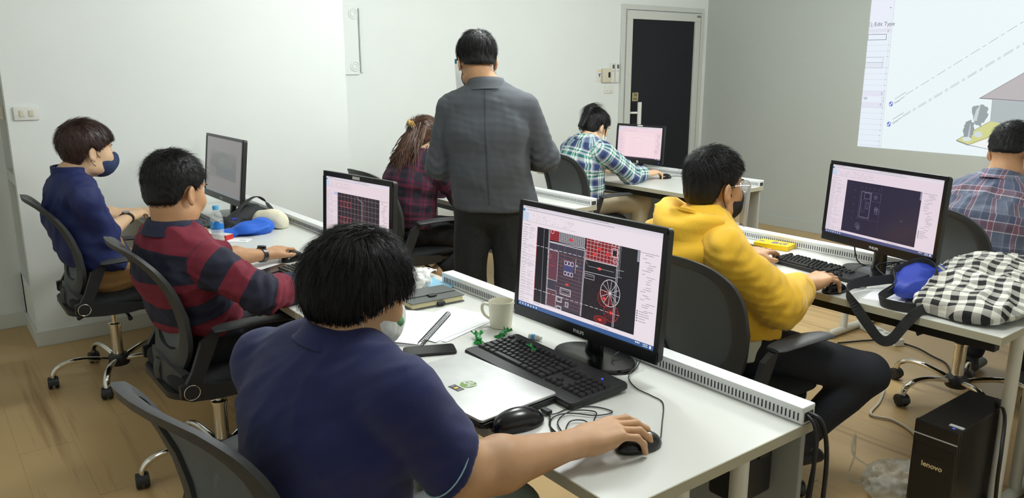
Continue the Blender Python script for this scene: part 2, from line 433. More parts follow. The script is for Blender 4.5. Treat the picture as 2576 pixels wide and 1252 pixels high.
hd = obj('handle', MB().tube([(5.642, YB - 0.085, 0.72), (5.642, YB - 0.085, 1.19)], 0.021, 12), M['white'], dr, True)
hm = MB()
for z in (0.82, 1.09): hm.tube([(5.642, YB - 0.085, z), (5.575, YB - 0.05, z), (5.575, YB - 0.03, z)], 0.011, 8)
obj('handle_mount', hm, M['white'], dr, True)
obj('hinge', MB().box((6.50, YB - 0.036, 2.005), (0.055, 0.006, 0.02), 0.002), M['steel'], dr)
MX = lambda x, y, z: frame((x, y, z), (1, 0, 0), (0, 0, 1), (0, -1, 0))       # flat thing on the back wall, facing the room
s = thing('door_sign', 'small gold pull sign on the dark glass door above its handle', 'sign', (5.646, YB - 0.018, 1.238))
obj('plate', MB().prism(rrect(0.082, 0.082, 0.01), 0, 0.003, frame((0, 0, 0), (1, 0, 0), (0, 0, 1), (0, -1, 0))), M['sign'], s)
try: obj('lettering', text_mb('ดึง', 0.044, frame((0, -0.0036, 0.018), (1, 0, 0), (0, 0, 1), (0, -1, 0)), bold=0.001), M['brown'], s)
except Exception: pass
obj('lettering', text_mb('PULL', 0.027, frame((0, -0.0036, -0.020), (1, 0, 0), (0, 0, 1), (0, -1, 0)), bold=0.001), M['brown'], s)
# white panel with ring marks, half hidden by the wall step
p = thing('wall_panel', 'tall white panel with ring marks on the back wall beside the wall step', 'panel', (2.615, YB, 1.715))
obj('board', MB().box((0, -0.008, 0), (0.26, 0.016, 0.49), 0.004), M['wall'], p)
for z in (0.185, -0.185):
    r = MB()
    for rr in (0.034, 0.019): r.tube([(0.095 + rr * math.cos(a), -0.017, z + rr * math.sin(a)) for a in np.linspace(0, 2 * PI, 25)[:-1]], 0.006, 6, loop=True)
    obj('ring_mark', r, M['wall'], p, True)
obj('rod', MB().tube([(0.15, -0.02, -0.225), (0.15, -0.02, 0.225)], 0.011, 10), M['wall'], p, True)
# small fittings by the door
def plate(name, label, cat, x0, x1, z0, z1, d, m, grp=None):
    t = thing(name, label, cat, ((x0 + x1) / 2, YB, (z0 + z1) / 2), 0, grp)
    obj('body', MB().box((0, -d / 2, 0), (x1 - x0, d, z1 - z0), 0.006), m, t, True); return t
t = plate('notice_card', 'white card with a blue Y mark left of the thermostat', 'card', 5.143, 5.205, 1.386, 1.497, 0.006, M['white'])
obj('heading', MB().box((0.005, -0.0066, 0.042), (0.03, 0.001, 0.008)), M['yellowbox'], t)
y = MB()
for a, b in (((0, 0), (0, -0.018)), ((0, 0), (-0.012, 0.014)), ((0, 0), (0.013, 0.014))):
    y.tube([(0.006 + a[0], -0.0066, 0.003 + a[1]), (0.006 + b[0], -0.0066, 0.003 + b[1])], 0.0038, 6)
obj('mark', y, M['navyprint'], t)
t = plate('thermostat', 'beige wall thermostat with small dark display by the door', 'thermostat', 5.208, 5.318, 1.378, 1.506, 0.03, M['cream'])
obj('display', MB().box((0.022, -0.0305, 0.005), (0.026, 0.002, 0.048), 0.0008), M['gloss'], t)
for k, (x0, x1, lb) in enumerate(((5.313, 5.364, 'white remote control in its wall holder touching the beige thermostat'), (5.373, 5.424, 'white remote control in its wall holder nearest the door frame'))):
    t = plate('remote_control', lb, 'remote', x0, x1, 1.374, 1.552, 0.022, M['white'], 'air conditioner remotes by the door')
    obj('display', MB().box((0.004, -0.0225, 0.058), (0.026, 0.002, 0.036), 0.0008), M['leather'], t)
    bt = MB()
    for q in range(3): bt.box((-0.012 + q * 0.012, -0.0225, 0.018), (0.007, 0.002, 0.006), 0.0008)
    obj('button', bt, M['modesty'], t)
t = plate('wall_outlet', 'white double outlet plate below the thermostat', 'outlet', 5.249, 5.362, 1.278, 1.346, 0.01, M['white'])
for x in (-0.025, 0.022): obj('socket', MB().box((x, -0.0106, -0.012), (0.014, 0.002, 0.005), 0.0005), M['modesty'], t)
t = thing('light_switch', 'white double rocker switch on the left wall corner', 'switch', (0.543, YL, 1.292))
obj('plate', MB().box((0, -0.006, 0), (0.118, 0.012, 0.072), 0.005), M['white'], t, True)
for x in (-0.022, 0.022): obj('rocker', MB().box((x, -0.013, 0), (0.022, 0.006, 0.034), 0.002), M['cream'], t, True)
t = thing('light_switch', 'cream switch plate inside the shadowed wall return at far left', 'switch', (XL, 5.10, 1.292))
obj('plate', MB().box((-0.006, 0, 0), (0.012, 0.09, 0.072), 0.004), M['cream'], t, True)
obj('rocker', MB().box((-0.013, 0, 0), (0.006, 0.022, 0.034), 0.002), M['cream'], t, True)
t = thing('wall_socket', 'pale outlet plate low on the projection wall', 'outlet', (XR, 4.86, 0.2))
obj('plate', MB().box((-0.004, 0, 0), (0.008, 0.12, 0.09), 0.003), M['wallgrey'], t, True)
obj('socket', MB().box((-0.009, 0.02, 0.02), (0.002, 0.05, 0.005)), M['slot'], t)
# ---------------------------------------------------------------- flat picture surfaces (screens, projection)
class Canvas:
    """coloured flat shapes in metres on a plane (u right, v up), stacked in thin layers"""
    def __init__(s, step=0.00012): s.v = []; s.f = []; s.c = []; s.k = 0; s.step = step
    def poly(s, P, col, lay=None):
        if lay is None: s.k += 1
        z = s.step * (s.k if lay is None else lay)
        o = len(s.v); s.v += [(x, y, z) for x, y in P]; s.f.append(tuple(range(o, o + len(P)))); s.c.append(col)
    def rect(s, x0, y0, x1, y1, col, lay=None): s.poly([(x0, y0), (x1, y0), (x1, y1), (x0, y1)], col, lay)
    def line(s, a, b, w, col, lay=None):
        dx, dy = b[0] - a[0], b[1] - a[1]; L = math.hypot(dx, dy) or 1e-9; nx, ny = -dy / L * w / 2, dx / L * w / 2; lay = s.k + 0.5 if lay is None else lay
        s.poly([(a[0] - nx, a[1] - ny), (b[0] - nx, b[1] - ny), (b[0] + nx, b[1] + ny), (a[0] + nx, a[1] + ny)], col, lay)
    def path(s, P, w, col, close=False):
        q = list(P) + ([P[0]] if close else [])
        for a, b in zip(q[:-1], q[1:]): s.line(a, b, w, col)
    def dash(s, a, b, w, col, on, off):
        L = math.hypot(b[0] - a[0], b[1] - a[1]); t = 0; i = 0
        ons = on if hasattr(on, '__len__') else [on]
        while t < L:
            e = min(t + ons[i % len(ons)], L); f = lambda q: (a[0] + (b[0] - a[0]) * q / L, a[1] + (b[1] - a[1]) * q / L)
            s.line(f(t), f(e), w, col); t = e + off; i += 1
    def ell(s, c, rx, ry, w, col, n=28): s.path([(c[0] + rx * math.cos(2 * PI * k / n), c[1] + ry * math.sin(2 * PI * k / n)) for k in range(n)], w, col, True)
    def disc(s, c, rx, ry, col, n=20): s.poly([(c[0] + rx * math.cos(2 * PI * k / n), c[1] + ry * math.sin(2 * PI * k / n)) for k in range(n)], col, s.k + 0.7)
    def text(s, t, x, y, size, col, align='LEFT'):
        s.k += 1; mb = text_mb(t, size, Matrix.Identity(4), depth=0.0, align=align); z = s.step * s.k; o = len(s.v)
        s.v += [(x + a, y + b, z) for a, b, _ in mb.v]; s.f += [tuple(i + o for i in f) for f in mb.f]; s.c += [col] * len(mb.f)
    def scribble(s, x, y, w, h, col, rnd):
        """a line of unreadably small lettering"""
        q = x
        while q < x + w:
            d = h * rnd.uniform(0.5, 2.2); d = min(d, x + w - q)
            s.rect(q, y - h / 2, q + d, y + h / 2, col, s.k + 0.5); q += d + h * rnd.uniform(0.3, 0.6)
    def build(s, name, m, parent, Mx):
        me = mesh_from(name, [tuple(Mx @ Vector(p)) for p in s.v], s.f, m)
        at = me.color_attributes.new('Col', 'FLOAT_COLOR', 'CORNER')
        buf = []
        for p in me.polygons: buf += list(rgb(*s.c[p.index])) * p.loop_total
        at.data.foreach_set('color', buf)
        o = bpy.data.objects.new(name, me); COL.objects.link(o)
        if parent: o.parent = parent
        return o
# ---------------------------------------------------------------- signed distance modelling for soft shapes
def vv(*a): return np.array(a, dtype=np.float64)
def nz(v): v = np.asarray(v, float); return v / (np.linalg.norm(v) + 1e-12)
class Ecap:
    """capsule with elliptical, tapering section: a->b, lateral axis la, half widths (w,d) at both ends"""
    def __init__(s, a, b, ra, rb, la=None, grp=0, s0=0.0):
        s.a = vv(*a); s.b = vv(*b); t = s.b - s.a; s.L = np.linalg.norm(t); t = t / max(s.L, 1e-9)
        la = vv(0, 0, 1) if la is None else np.asarray(la, float)
        l = la - t * la.dot(t)
        if np.linalg.norm(l) < 1e-5: l = np.cross(t, vv(1, 0.3, 0.1))
        s.l = nz(l); s.t = t; s.n = np.cross(t, s.l)
        s.ra = (ra, ra) if not hasattr(ra, '__len__') else ra
        s.rb = (rb, rb) if not hasattr(rb, '__len__') else rb
        s.grp = grp; s.s0 = s0
    def box(s):
        r = max(s.ra + s.rb) if isinstance(s.ra, tuple) and isinstance(s.rb, tuple) else max(list(s.ra) + list(s.rb))
        return np.minimum(s.a, s.b) - r, np.maximum(s.a, s.b) + r
    def d(s, P):
        q = P - s.a.astype(P.dtype)
        x = q @ s.t.astype(P.dtype); h = np.clip(x / max(s.L, 1e-9), 0, 1); ax = x - h * s.L
        u = q @ s.l.astype(P.dtype); v = q @ s.n.astype(P.dtype)
        w = s.ra[0] + (s.rb[0] - s.ra[0]) * h; dd = s.ra[1] + (s.rb[1] - s.ra[1]) * h; m = np.minimum(w, dd)
        k0 = np.sqrt((u / w) ** 2 + (v / dd) ** 2 + (ax / m) ** 2); k1 = np.sqrt((u / w ** 2) ** 2 + (v / dd ** 2) ** 2 + (ax / m ** 2) ** 2) + 1e-9
        return k0 * (k0 - 1) / k1
    def pat(s, P):
        q = P - s.a; x = q @ s.t; h = np.clip(x / max(s.L, 1e-9), -0.3, 1.3)
        u = q @ s.l; v = q @ s.n
        if s.grp >= 10: return np.stack([np.arctan2(v, u) * 0.055, s.s0 + h * s.L], 1)
        return np.stack([np.arctan2(u / s.ra[0], v / s.ra[1]) * 0.15, s.s0 + h * s.L], 1)
class Ell:
    def __init__(s, c, r, X=None):
        s.c = vv(*c); s.r = vv(*r); s.X = np.eye(3) if X is None else np.asarray(X, float); s.grp = 0   # rows of X: local axes
    def box(s):
        e = np.abs(s.X.T) @ s.r; return s.c - e, s.c + e
    def d(s, P):
        q = (P - s.c.astype(P.dtype)) @ s.X.T.astype(P.dtype); r = s.r.astype(P.dtype)
        k0 = np.sqrt(((q / r) ** 2).sum(-1)); k1 = np.sqrt(((q / r ** 2) ** 2).sum(-1)) + 1e-9
        return k0 * (k0 - 1) / k1
class Half:
    """half space n.(p-o) > 0 is kept away (use as a cutter: inside where n.(p-o) > 0), inside a ball of radius R"""
    def __init__(s, o, n, R=0.3): s.o = vv(*o); s.n = nz(n); s.R = R; s.grp = 0
    def box(s): return s.o - s.R, s.o + s.R
    def d(s, P):
        q = P - s.o.astype(P.dtype)
        return np.maximum(-(q @ s.n.astype(P.dtype)), np.sqrt((q * q).sum(-1)) - s.R)
class Field:
    def __init__(s, h): s.h = h; s.ops = []
    def add(s, p, k=0.02): s.ops.append(('+', p, k)); return s
    def sub(s, p, k=0.006): s.ops.append(('-', p, k)); return s
    def build(s, smooth=2, lo=None, hi=None, disp=None):
        h = s.h; lo_, hi_ = [], []
        for o, p, k in s.ops:
            if o == '+': a, b = p.box(); lo_.append(a); hi_.append(b)
        L = np.min(lo_, 0) - 3 * h - 0.012; H = np.max(hi_, 0) + 3 * h + 0.012
        if lo is not None: L = np.maximum(L, lo); H = np.minimum(H, hi)
        n = np.ceil((H - L) / h).astype(int) + 1
        F = np.full(n, 0.5, np.float32)
        ax = [(L[i] + h * np.arange(n[i])).astype(np.float32) for i in range(3)]
        for o, p, k in s.ops:
            a, b = p.box(); pad = k * 1.2 + 2.5 * h
            i0 = np.clip(np.floor((a - pad - L) / h).astype(int), 0, n); i1 = np.clip(np.ceil((b + pad - L) / h).astype(int) + 1, 0, n)
            if (i1 <= i0).any(): continue
            sl = tuple(slice(i0[i], i1[i]) for i in range(3))
            P = np.stack(np.meshgrid(*[ax[i][sl[i]] for i in range(3)], indexing='ij'), -1)
            d = p.d(P).astype(np.float32); f = F[sl]
            if o == '+':
                q = np.maximum(k - np.abs(d - f), 0) / max(k, 1e-6); F[sl] = np.minimum(d, f) - q * q * k * 0.25
            else:
                d = -d; q = np.maximum(k - np.abs(d - f), 0) / max(k, 1e-6); F[sl] = np.maximum(d, f) + q * q * k * 0.25
        F[0] = F[-1] = 0.5; F[:, 0] = F[:, -1] = 0.5; F[:, :, 0] = F[:, :, -1] = 0.5
        V, Q = surface_net(F, L, h)
        for _ in range(smooth): V = relax(V, Q, 0.5)
        if disp is not None: V = V + normals(V, Q) * disp(V)[:, None]
        return V, Q
    def pattern(s, V):
        ps = [p for o, p, k in s.ops if o == '+' and hasattr(p, 'pat') and p.grp > 0]; gs = sorted({p.grp for p in ps}); best = np.full(len(V), 9.0); out = np.zeros((len(V), 2))
        for g in gs:
            D = np.stack([p.d(V) for p in ps if p.grp == g]); Pt = np.stack([p.pat(V) for p in ps if p.grp == g]); dm = D.min(0)
            w = np.exp(-(D - dm) / 0.015); r = (w[..., None] * Pt).sum(0) / w.sum(0)[:, None]; r[:, 0] = np.take_along_axis(Pt[..., 0], D.argmin(0)[None], 0)[0]
            m = dm < best; best[m] = dm[m]; out[m] = r[m]
        return out
def surface_net(F, L, h):
    n = F.shape; S = F < 0
    c = np.zeros((n[0] - 1, n[1] - 1, n[2] - 1), np.uint8)
    for i in (0, 1):
        for j in (0, 1):
            for k in (0, 1): c += S[i:n[0] - 1 + i, j:n[1] - 1 + j, k:n[2] - 1 + k]
    act = (c > 0) & (c < 8); idx = np.full(act.shape, -1, np.int64); A = np.argwhere(act); idx[tuple(A.T)] = np.arange(len(A))
    acc = np.zeros((len(A), 3)); cnt = np.zeros(len(A))
    for ax in range(3):
        o1, o2 = [q for q in range(3) if q != ax]
        for u in (0, 1):
            for v in (0, 1):
                p = A.copy(); p[:, o1] += u; p[:, o2] += v; q = p.copy(); q[:, ax] += 1
                f0 = F[tuple(p.T)]; f1 = F[tuple(q.T)]; m = (f0 < 0) != (f1 < 0)
                t = np.where(m, f0 / np.where(m, f0 - f1, 1), 0); pt = (p - A).astype(float); pt[:, ax] += t
                acc[m] += pt[m]; cnt[m] += 1
    V = L + h * (A + acc / cnt[:, None]); Q = []
    for ax in range(3):
        o1, o2 = [(1, 2), (2, 0), (0, 1)][ax]
        sl0 = [slice(None)] * 3; sl1 = [slice(None)] * 3; sl0[ax] = slice(0, n[ax] - 1); sl1[ax] = slice(1, n[ax])
        E = np.argwhere(S[tuple(sl0)] != S[tuple(sl1)])
        E = E[(E[:, o1] > 0) & (E[:, o2] > 0) & (E[:, o1] < n[o1] - 1) & (E[:, o2] < n[o2] - 1)]
        ins = S[tuple(E.T)]
        def g(a, b):
            e = E.copy(); e[:, o1] -= a; e[:, o2] -= b; return idx[tuple(e.T)]
        q = np.stack([g(1, 1), g(0, 1), g(0, 0), g(1, 0)], 1); q[~ins] = q[~ins][:, ::-1]; Q.append(q)
    return V, np.concatenate(Q)
def relax(V, Q, f):
    A = np.zeros_like(V); n = np.zeros(len(V))
    for i in range(4):
        a, b = Q[:, i], Q[:, (i + 1) % 4]
        for p, q in ((a, b), (b, a)):
            for k in range(3): A[:, k] += np.bincount(p, V[q, k], len(V))
            n += np.bincount(p, minlength=len(V))
    return V + f * (A / np.maximum(n, 1)[:, None] - V)
def normals(V, Q):
    fn = np.cross(V[Q[:, 2]] - V[Q[:, 0]], V[Q[:, 3]] - V[Q[:, 1]]); R = np.zeros_like(V)
    for i in range(4):
        for k in range(3): R[:, k] += np.bincount(Q[:, i], fn[:, k], len(V))
    return R / (np.linalg.norm(R, axis=1, keepdims=True) + 1e-12)
def np_obj(name, V, Q, m, parent=None, pat=None, origin=(0, 0, 0), smooth=True):
    me = bpy.data.meshes.new(name); V = V - np.asarray(origin)
    Q = np.asarray(Q); k = Q.shape[1]
    me.vertices.add(len(V)); me.vertices.foreach_set('co', V.astype(np.float32).ravel())
    me.loops.add(Q.size); me.loops.foreach_set('vertex_index', Q.astype(np.int32).ravel())
    me.polygons.add(len(Q)); me.polygons.foreach_set('loop_start', np.arange(0, Q.size, k, dtype=np.int32))
    if smooth: me.polygons.foreach_set('use_smooth', np.ones(len(Q), bool))
    me.update(calc_edges=True); me.validate()
    if pat is not None:
        at = me.attributes.new('pat', 'FLOAT_VECTOR', 'POINT')
        at.data.foreach_set('vector', np.concatenate([pat, np.zeros((len(pat), 1))], 1).astype(np.float32).ravel())
    me.materials.append(m)
    o = bpy.data.objects.new(name, me); COL.objects.link(o)
    if parent: o.parent = parent
    return o
_rng = np.random.default_rng(5)
def folds(seed, freq, amp, ridge=True, dirn=None):
    r = np.random.default_rng(seed); K = r.normal(size=(5, 3)) * freq
    if dirn is not None: K = K - 0.8 * np.outer(K @ nz(dirn), nz(dirn))
    ph = r.uniform(0, 6.28, 5)
    def f(V):
        s = np.zeros(len(V))
        for k, p in zip(K, ph): s += np.sin(V @ k + p + 1.3 * np.sin(V @ K[0] * 0.6 + p))
        s /= 5 ** 0.5
        return amp * (0.6 - np.abs(s)) if ridge else amp * s
    return f
# ---------------------------------------------------------------- desks (rows run along y, the sitter is on the low-x side)
DT = 0.71
def make_desk(label, xf, xb, y0, y1, rail=None, ends=(True, True), modesty=True, post2=None):
    xr = xb + 0.05; t = thing('office_desk', label, 'desk', ((xf + xr) / 2, (y0 + y1) / 2, 0), 0, None)
    ox, oy = (xf + xr) / 2, (y0 + y1) / 2
    def P(name, mb, m, sm=False, par=None):
        o = obj(name, mb, m, par or t, sm); me = o.data
        if par is None: me.transform(tr(-ox, -oy, 0))
        else: me.transform(tr(-ox, -oy, 0))
        return o
    P('tabletop', MB().box(((xf + xr) / 2, oy, DT - 0.0125), (xr - xf - 0.002, y1 - y0 - 0.002, 0.025), 0), M['desk'])
    e = MB(); e.box((xf - 0.0005, oy, DT - 0.0135), (0.003, y1 - y0, 0.026)); e.box((ox, y0, DT - 0.0135), (xr - xf, 0.003, 0.026)); e.box((ox, y1, DT - 0.0135), (xr - xf, 0.003, 0.026))
    P('edge_band', e, M['edge'])
    P('beam', MB().box((xf + 0.082, oy, DT - 0.05), (0.04, y1 - y0 - 0.08, 0.05), 0.002), M['blackmetal'])
    P('beam', MB().box((xb - 0.08, oy, DT - 0.05), (0.04, y1 - y0 - 0.08, 0.05), 0.002), M['blackmetal'])
    if modesty: P('modesty_panel', MB().box((xb + 0.02, oy, 0.45), (0.018, y1 - y0 - 0.01, 0.46), 0.002), M['modesty'])
    for yy, on in ((y0 + 0.024, ends[0]), (y1 - 0.024, ends[1])):
        if not on: continue
        for x in (xf + 0.20, xb - 0.20):
            P('leg', MB().tube([(x, yy, 0.02), (x, yy, DT - 0.026)], 0.021, 12), M['leg'], True)
        P('foot_bar', MB().tube([(xf + 0.05, yy, 0.025), (xb - 0.05, yy, 0.025)], 0.022, 12), M['leg'], True)
    if rail:
        a, b = rail
        rb = MB(); rb.box((xb + 0.025, (a + b) / 2, DT + 0.019), (0.05, b - a, 0.036), 0.002)
        r = P('cable_rail', rb, M['rail'])
        P('rail_cap', MB().box((xb + 0.025, (a + b) / 2, DT + 0.0395), (0.054, b - a, 0.011), 0.0035), M['rail'])
        s = MB(); y = a + 0.012
        while y < b - 0.008:
            s.box((xb - 0.0006, y, DT + 0.019), (0.0016, 0.0032, 0.019)); y += 0.0112
        so = P('rail_slot', s, M['slot']); so['kind'] = 'stuff'
        P('rail_mouth', MB().box((xb + 0.025, a - 0.0002, DT + 0.018), (0.036, 0.001, 0.024)), M['slot'])
    return t
XF1, XB1 = 1.002, 1.607
XF2, XB2 = 2.66, 3.243
XF3, XB3 = 4.05, 4.70
desk_b = make_desk('white desk under the open laptop-less wide keyboard in the foreground', XF1, XB1, 0.962, 2.55, (0.962, 2.55))
desk_b['label'] = 'white foreground desk carrying the closed silver laptop and large keyboard'
desk_a = make_desk('white desk against the left wall with water bottle and blue cloth', XF1, XB1, 2.554, 4.945, (3.25, 4.945))
desk_c = make_desk('white desk carrying the checkered cloth bag and blue pouch', XF2, XB2, 0.936, 2.47, (0.936, 2.47), modesty=False)
desk_d = make_desk('white desk in front of the person in wine red plaid', XF2, XB2, 3.452, 4.93, (3.452, 4.93))
desk_f = make_desk('white desk far back by the dark door under the pink lit screen', XF3, XB3, 3.30, 4.95, (3.30, 4.95))
desk_g = make_desk('white desk beyond the right edge plaid shirt man, mostly hidden', XF3, XB3, 0.75, 2.36, (0.75, 2.36), modesty=False)
# ---------------------------------------------------------------- office chair, faces +x, origin on the floor
def make_chair(label):
    t = thing('office_chair', label, 'chair', (0, 0, 0), 0, 'mesh back office chairs')
    o = obj('gas_cylinder', MB().lathe([(0.012, 0.10), (0.026, 0.102), (0.026, 0.27), (0.031, 0.272), (0.031, 0.282), (0.014, 0.285), (0.014, 0.385), (0.010, 0.386)], 20), M['chrome'], t, True)
    obj('hub', MB().lathe([(0.02, 0.062), (0.045, 0.066), (0.05, 0.075), (0.05, 0.108), (0.042, 0.12), (0.02, 0.122)], 20), M['plastic'], t, True)
    for k in range(5):
        a = 2 * PI * k / 5 + 0.55; Mx = rz(a)
        p = [(0.045, 0, 0.098), (0.10, 0, 0.112), (0.17, 0, 0.122), (0.23, 0, 0.118), (0.272, 0, 0.100), (0.292, 0, 0.076), (0.298, 0, 0.055)]
        sp = obj('base_arm', MB().tube(crv(p, 4), [0.015] * 25, 10, Mx, flat=0.8), M['chrome'], t, True)
        cs = MB(); b = a * 2.3 + 0.7; C0 = Mx @ Vector((0.298, 0, 0.03)); Q = tr(C0.x, C0.y, 0.029) @ rz(b)
        for s in (-1, 1):
            cs.lathe([(0.006, -0.010), (0.024, -0.0095), (0.0285, -0.005), (0.0285, 0.005), (0.024, 0.0095), (0.006, 0.010)], 18, Q @ tr(0, s * 0.014, 0) @ Matrix.Rotation(PI / 2, 4, 'X'))
        co = obj('castor', cs, M['plastic'], t, True)
        hood = MB(); R = []
        for i in range(9):
            th = math.radians(-10 + 200 * i / 8); R.append([(0.031 * math.cos(th), y, 0.031 * math.sin(th)) for y in (-0.022, -0.011, 0.011, 0.022)] + [(0.024 * math.cos(th), y, 0.024 * math.sin(th)) for y in (0.022, -0.022)])
        hood.rings(R, M=Q); obj('castor_hood', hood, M['plastic'], co, True)
    obj('tilt_mechanism', MB().box((0.0, 0, 0.392), (0.26, 0.15, 0.035), 0.012).tube([(0.02, -0.07, 0.385), (0.03, -0.2, 0.37), (0.03, -0.235, 0.36)], [0.007, 0.007, 0.011], 8), M['plastic'], t, True)
    obj('height_lever', MB().tube([(-0.02, 0.02, 0.375), (-0.11, 0.10, 0.32), (-0.14, 0.13, 0.30)], [0.007, 0.007, 0.012], 8), M['plastic'], t, True)
    obj('tension_knob', MB().lathe([(0.01, 0.335), (0.03, 0.336), (0.034, 0.34), (0.034, 0.372), (0.02, 0.376)], 16, tr(0.13, 0, 0)), M['plastic'], t, True)
    # seat
    st = Field(0.011)
    for y in (-0.15, 0, 0.15): st.add(Ecap((-0.17, y, 0.452), (0.20, y, 0.458), (0.105, 0.034), (0.10, 0.034), (0, 1, 0)), 0.02)
    V, Q = st.build(2); np_obj('seat', V, Q, M['cushion'], t)
    obj('seat_pan', MB().prism(rrect(0.46, 0.46, 0.09), 0.405, 0.428, tr(0.01, 0, 0)), M['plastic'], t, True)
    # back: curved surface B(s, h)
    zs = [0.42, 0.50, 0.58, 0.66, 0.74, 0.82, 0.88, 0.93, 0.955]; xs = [-0.195, -0.172, -0.165, -0.172, -0.192, -0.226, -0.262, -0.298, -0.322]
    def X(z): return float(np.interp(z, zs, xs))
    def bow(y): return 0.62 * y * y
    def half(z):   # half width of the outer outline
        return float(np.interp(z, [0.44, 0.47, 0.52, 0.62, 0.75, 0.85, 0.90, 0.93, 0.945, 0.952], [0.15, 0.175, 0.2, 0.215, 0.226, 0.228, 0.222, 0.20, 0.165, 0.11]))
    def outline(shr, z0, z1, n=26):
        P = []
        for i in range(n + 1): z = z0 + (z1 - z0) * i / n; P.append((half(z0 + (0.952 - z0) * i / n * 1.0) * 1.0 - shr, z))
        return P
    def ringpts(scale, n=64):
        # closed outline (y, z): rounded superellipse around the centre
        out = []
        for i in range(n):
            a = 2 * PI * i / n; c, s_ = math.cos(a), math.sin(a); e = 0.52
            y = math.copysign(abs(c) ** e, c); z = math.copysign(abs(s_) ** e, s_)
            zz = (0.70 + z * 0.253) if scale == 0 else (0.733 + z * 0.187)
            w = np.interp(zz, [0.44, 0.55, 0.7, 0.88, 0.95], [0.165, 0.2, 0.222, 0.232, 0.225]) - (0 if scale == 0 else 0.048)
            out.append((y * w, zz))
        return out
    O, I = ringpts(0), ringpts(1); R = []
    for (yo, zo), (yi, zi) in zip(O, I):
        xo, xi = X(zo) + bow(yo), X(zi) + bow(yi)
        ym, zm = (yo + yi) / 2, (zo + zi) / 2; xm = (xo + xi) / 2
        R.append([(xo + 0.012, yo, zo), (xo - 0.006, yo * 1.012, zo + (0.003 if zo > .7 else -.003)), (xm - 0.017, ym, zm), (xi - 0.008, yi, zi), (xi + 0.012, yi, zi), (xm + 0.016, ym, zm)])
    obj('back_frame', MB().rings(R, loop=True, cap=False), M['chairpl'], t, True, angle=60)
    ns, nzz = 15, 21; G = []
    for i in range(nzz):
        row = []
        for j in range(ns):
            r_, q = i / (nzz - 1) * 2 - 1, j / (ns - 1) * 2 - 1
            # map the square to the superellipse of the frame opening
            zz = 0.733 + r_ * 0.190; w = np.interp(zz, [0.44, 0.55, 0.7, 0.88, 0.95], [0.165, 0.2, 0.222, 0.232, 0.225]) - 0.042
            w *= max(0.0, 1 - abs(r_) ** 3.9) ** 0.26; y = q * max(w, 0.012)
            row.append((X(zz) + bow(y) + 0.004 + 0.012 * (1 - r_ * r_) * (1 - q * q), y, zz))
        G.append(row)
    obj('back_mesh', MB().sheet(G, 0.003), M['mesh'], t, True)
    # spine yoke that carries the back
    yk = MB(); yk.tube(crv([(-0.03, 0, 0.40), (-0.12, 0, 0.392), (-0.19, 0, 0.415), (-0.205, 0, 0.46), (-0.195, 0, 0.50)], 5), [0.028] * 21, 10, flat=0.6)
    R = []
    for i in range(21):
        y = -0.2 + 0.4 * i / 20; x = X(0.47) + bow(y) - 0.006; hgt = 0.03 + 0.028 * (1 - (y / 0.2) ** 2); zc = 0.462
        R.append([(x + 0.014, y, zc + hgt), (x - 0.014, y, zc + hgt * 0.9), (x - 0.018, y, zc - hgt), (x + 0.012, y, zc - hgt * 1.05)])
    yk.rings(R)
    obj('back_yoke', yk, M['chairpl'], t, True, angle=50)
    for s in (-1, 1):
        y = s * 0.262
        pad = []
        for i in range(13):
            u = i / 12; x = -0.075 + 0.30 * u; zc = 0.652 + 0.008 * math.sin(u * PI) - 0.006 * u; w = 0.034 + 0.010 * math.sin(PI * min(1, u * 1.1)); w *= (0.75 if i in (0, 12) else 1); th = 0.011 if i not in (0, 12) else 0.006
            pad.append([(x, y + w * math.cos(a), zc + th * math.sin(a)) for a in np.linspace(0, 2 * PI, 13)[:-1]])
        a = obj('armrest', MB().rings(pad), M['chairpl'], t, True, angle=60)
        up = []
        for (x, z, w, th) in ((-0.055, 0.65, 0.030, 0.011), (-0.085, 0.63, 0.034, 0.011), (-0.10, 0.59, 0.033, 0.011), (-0.125, 0.53, 0.031, 0.011), (-0.155, 0.475, 0.034, 0.012), (-0.165, 0.452, 0.036, 0.012)):
            up.append([(x + w * c, y + s * -0.004 + th * d, z + 0.4 * w * c) for c, d in ((1, 1), (-1, 1), (-1, -1), (1, -1))])
        mb = MB().rings(up)
        lo = []
        for (x, z, h_) in ((-0.20, 0.452, 0.022), (-0.165, 0.448, 0.034), (-0.08, 0.432, 0.028), (0.03, 0.425, 0.024), (0.085, 0.425, 0.016)):
            lo.append([(x, y - s * 0.004 + 0.013 * d, z + h_ * c) for c, d in ((1, 1), (1, -1), (-1, -1), (-1, 1))])
        mb.rings(lo)
        obj('arm_bracket', mb, M['plastic'], a, False)
        disc = frame((-0.165, y + s * 0.010, 0.45), (1, 0, 0), (0, 0, 1), (0, -1, 0)) if s < 0 else frame((-0.165, y + s * 0.010, 0.45), (1, 0, 0), (0, 0, -1), (0, 1, 0))
        obj('pivot_cap', MB().lathe([(0.001, 0.006), (0.022, 0.006), (0.026, 0.0)], 24, disc), M['plastic'], a, True)
        obj('pivot_ring', MB().tube([(0.0265 * math.cos(q), 0.0265 * math.sin(q), 0.005) for q in np.linspace(0, 2 * PI, 33)[:-1]], 0.0018, 6, disc, loop=True), M['chrome'], a, True)
    return t
ch1 = make_chair('grey mesh office chair by the left wall holding the navy shirt man')
ch1.location = (0.72, 4.22, 0); ch1.rotation_euler = (0, 0, 0)
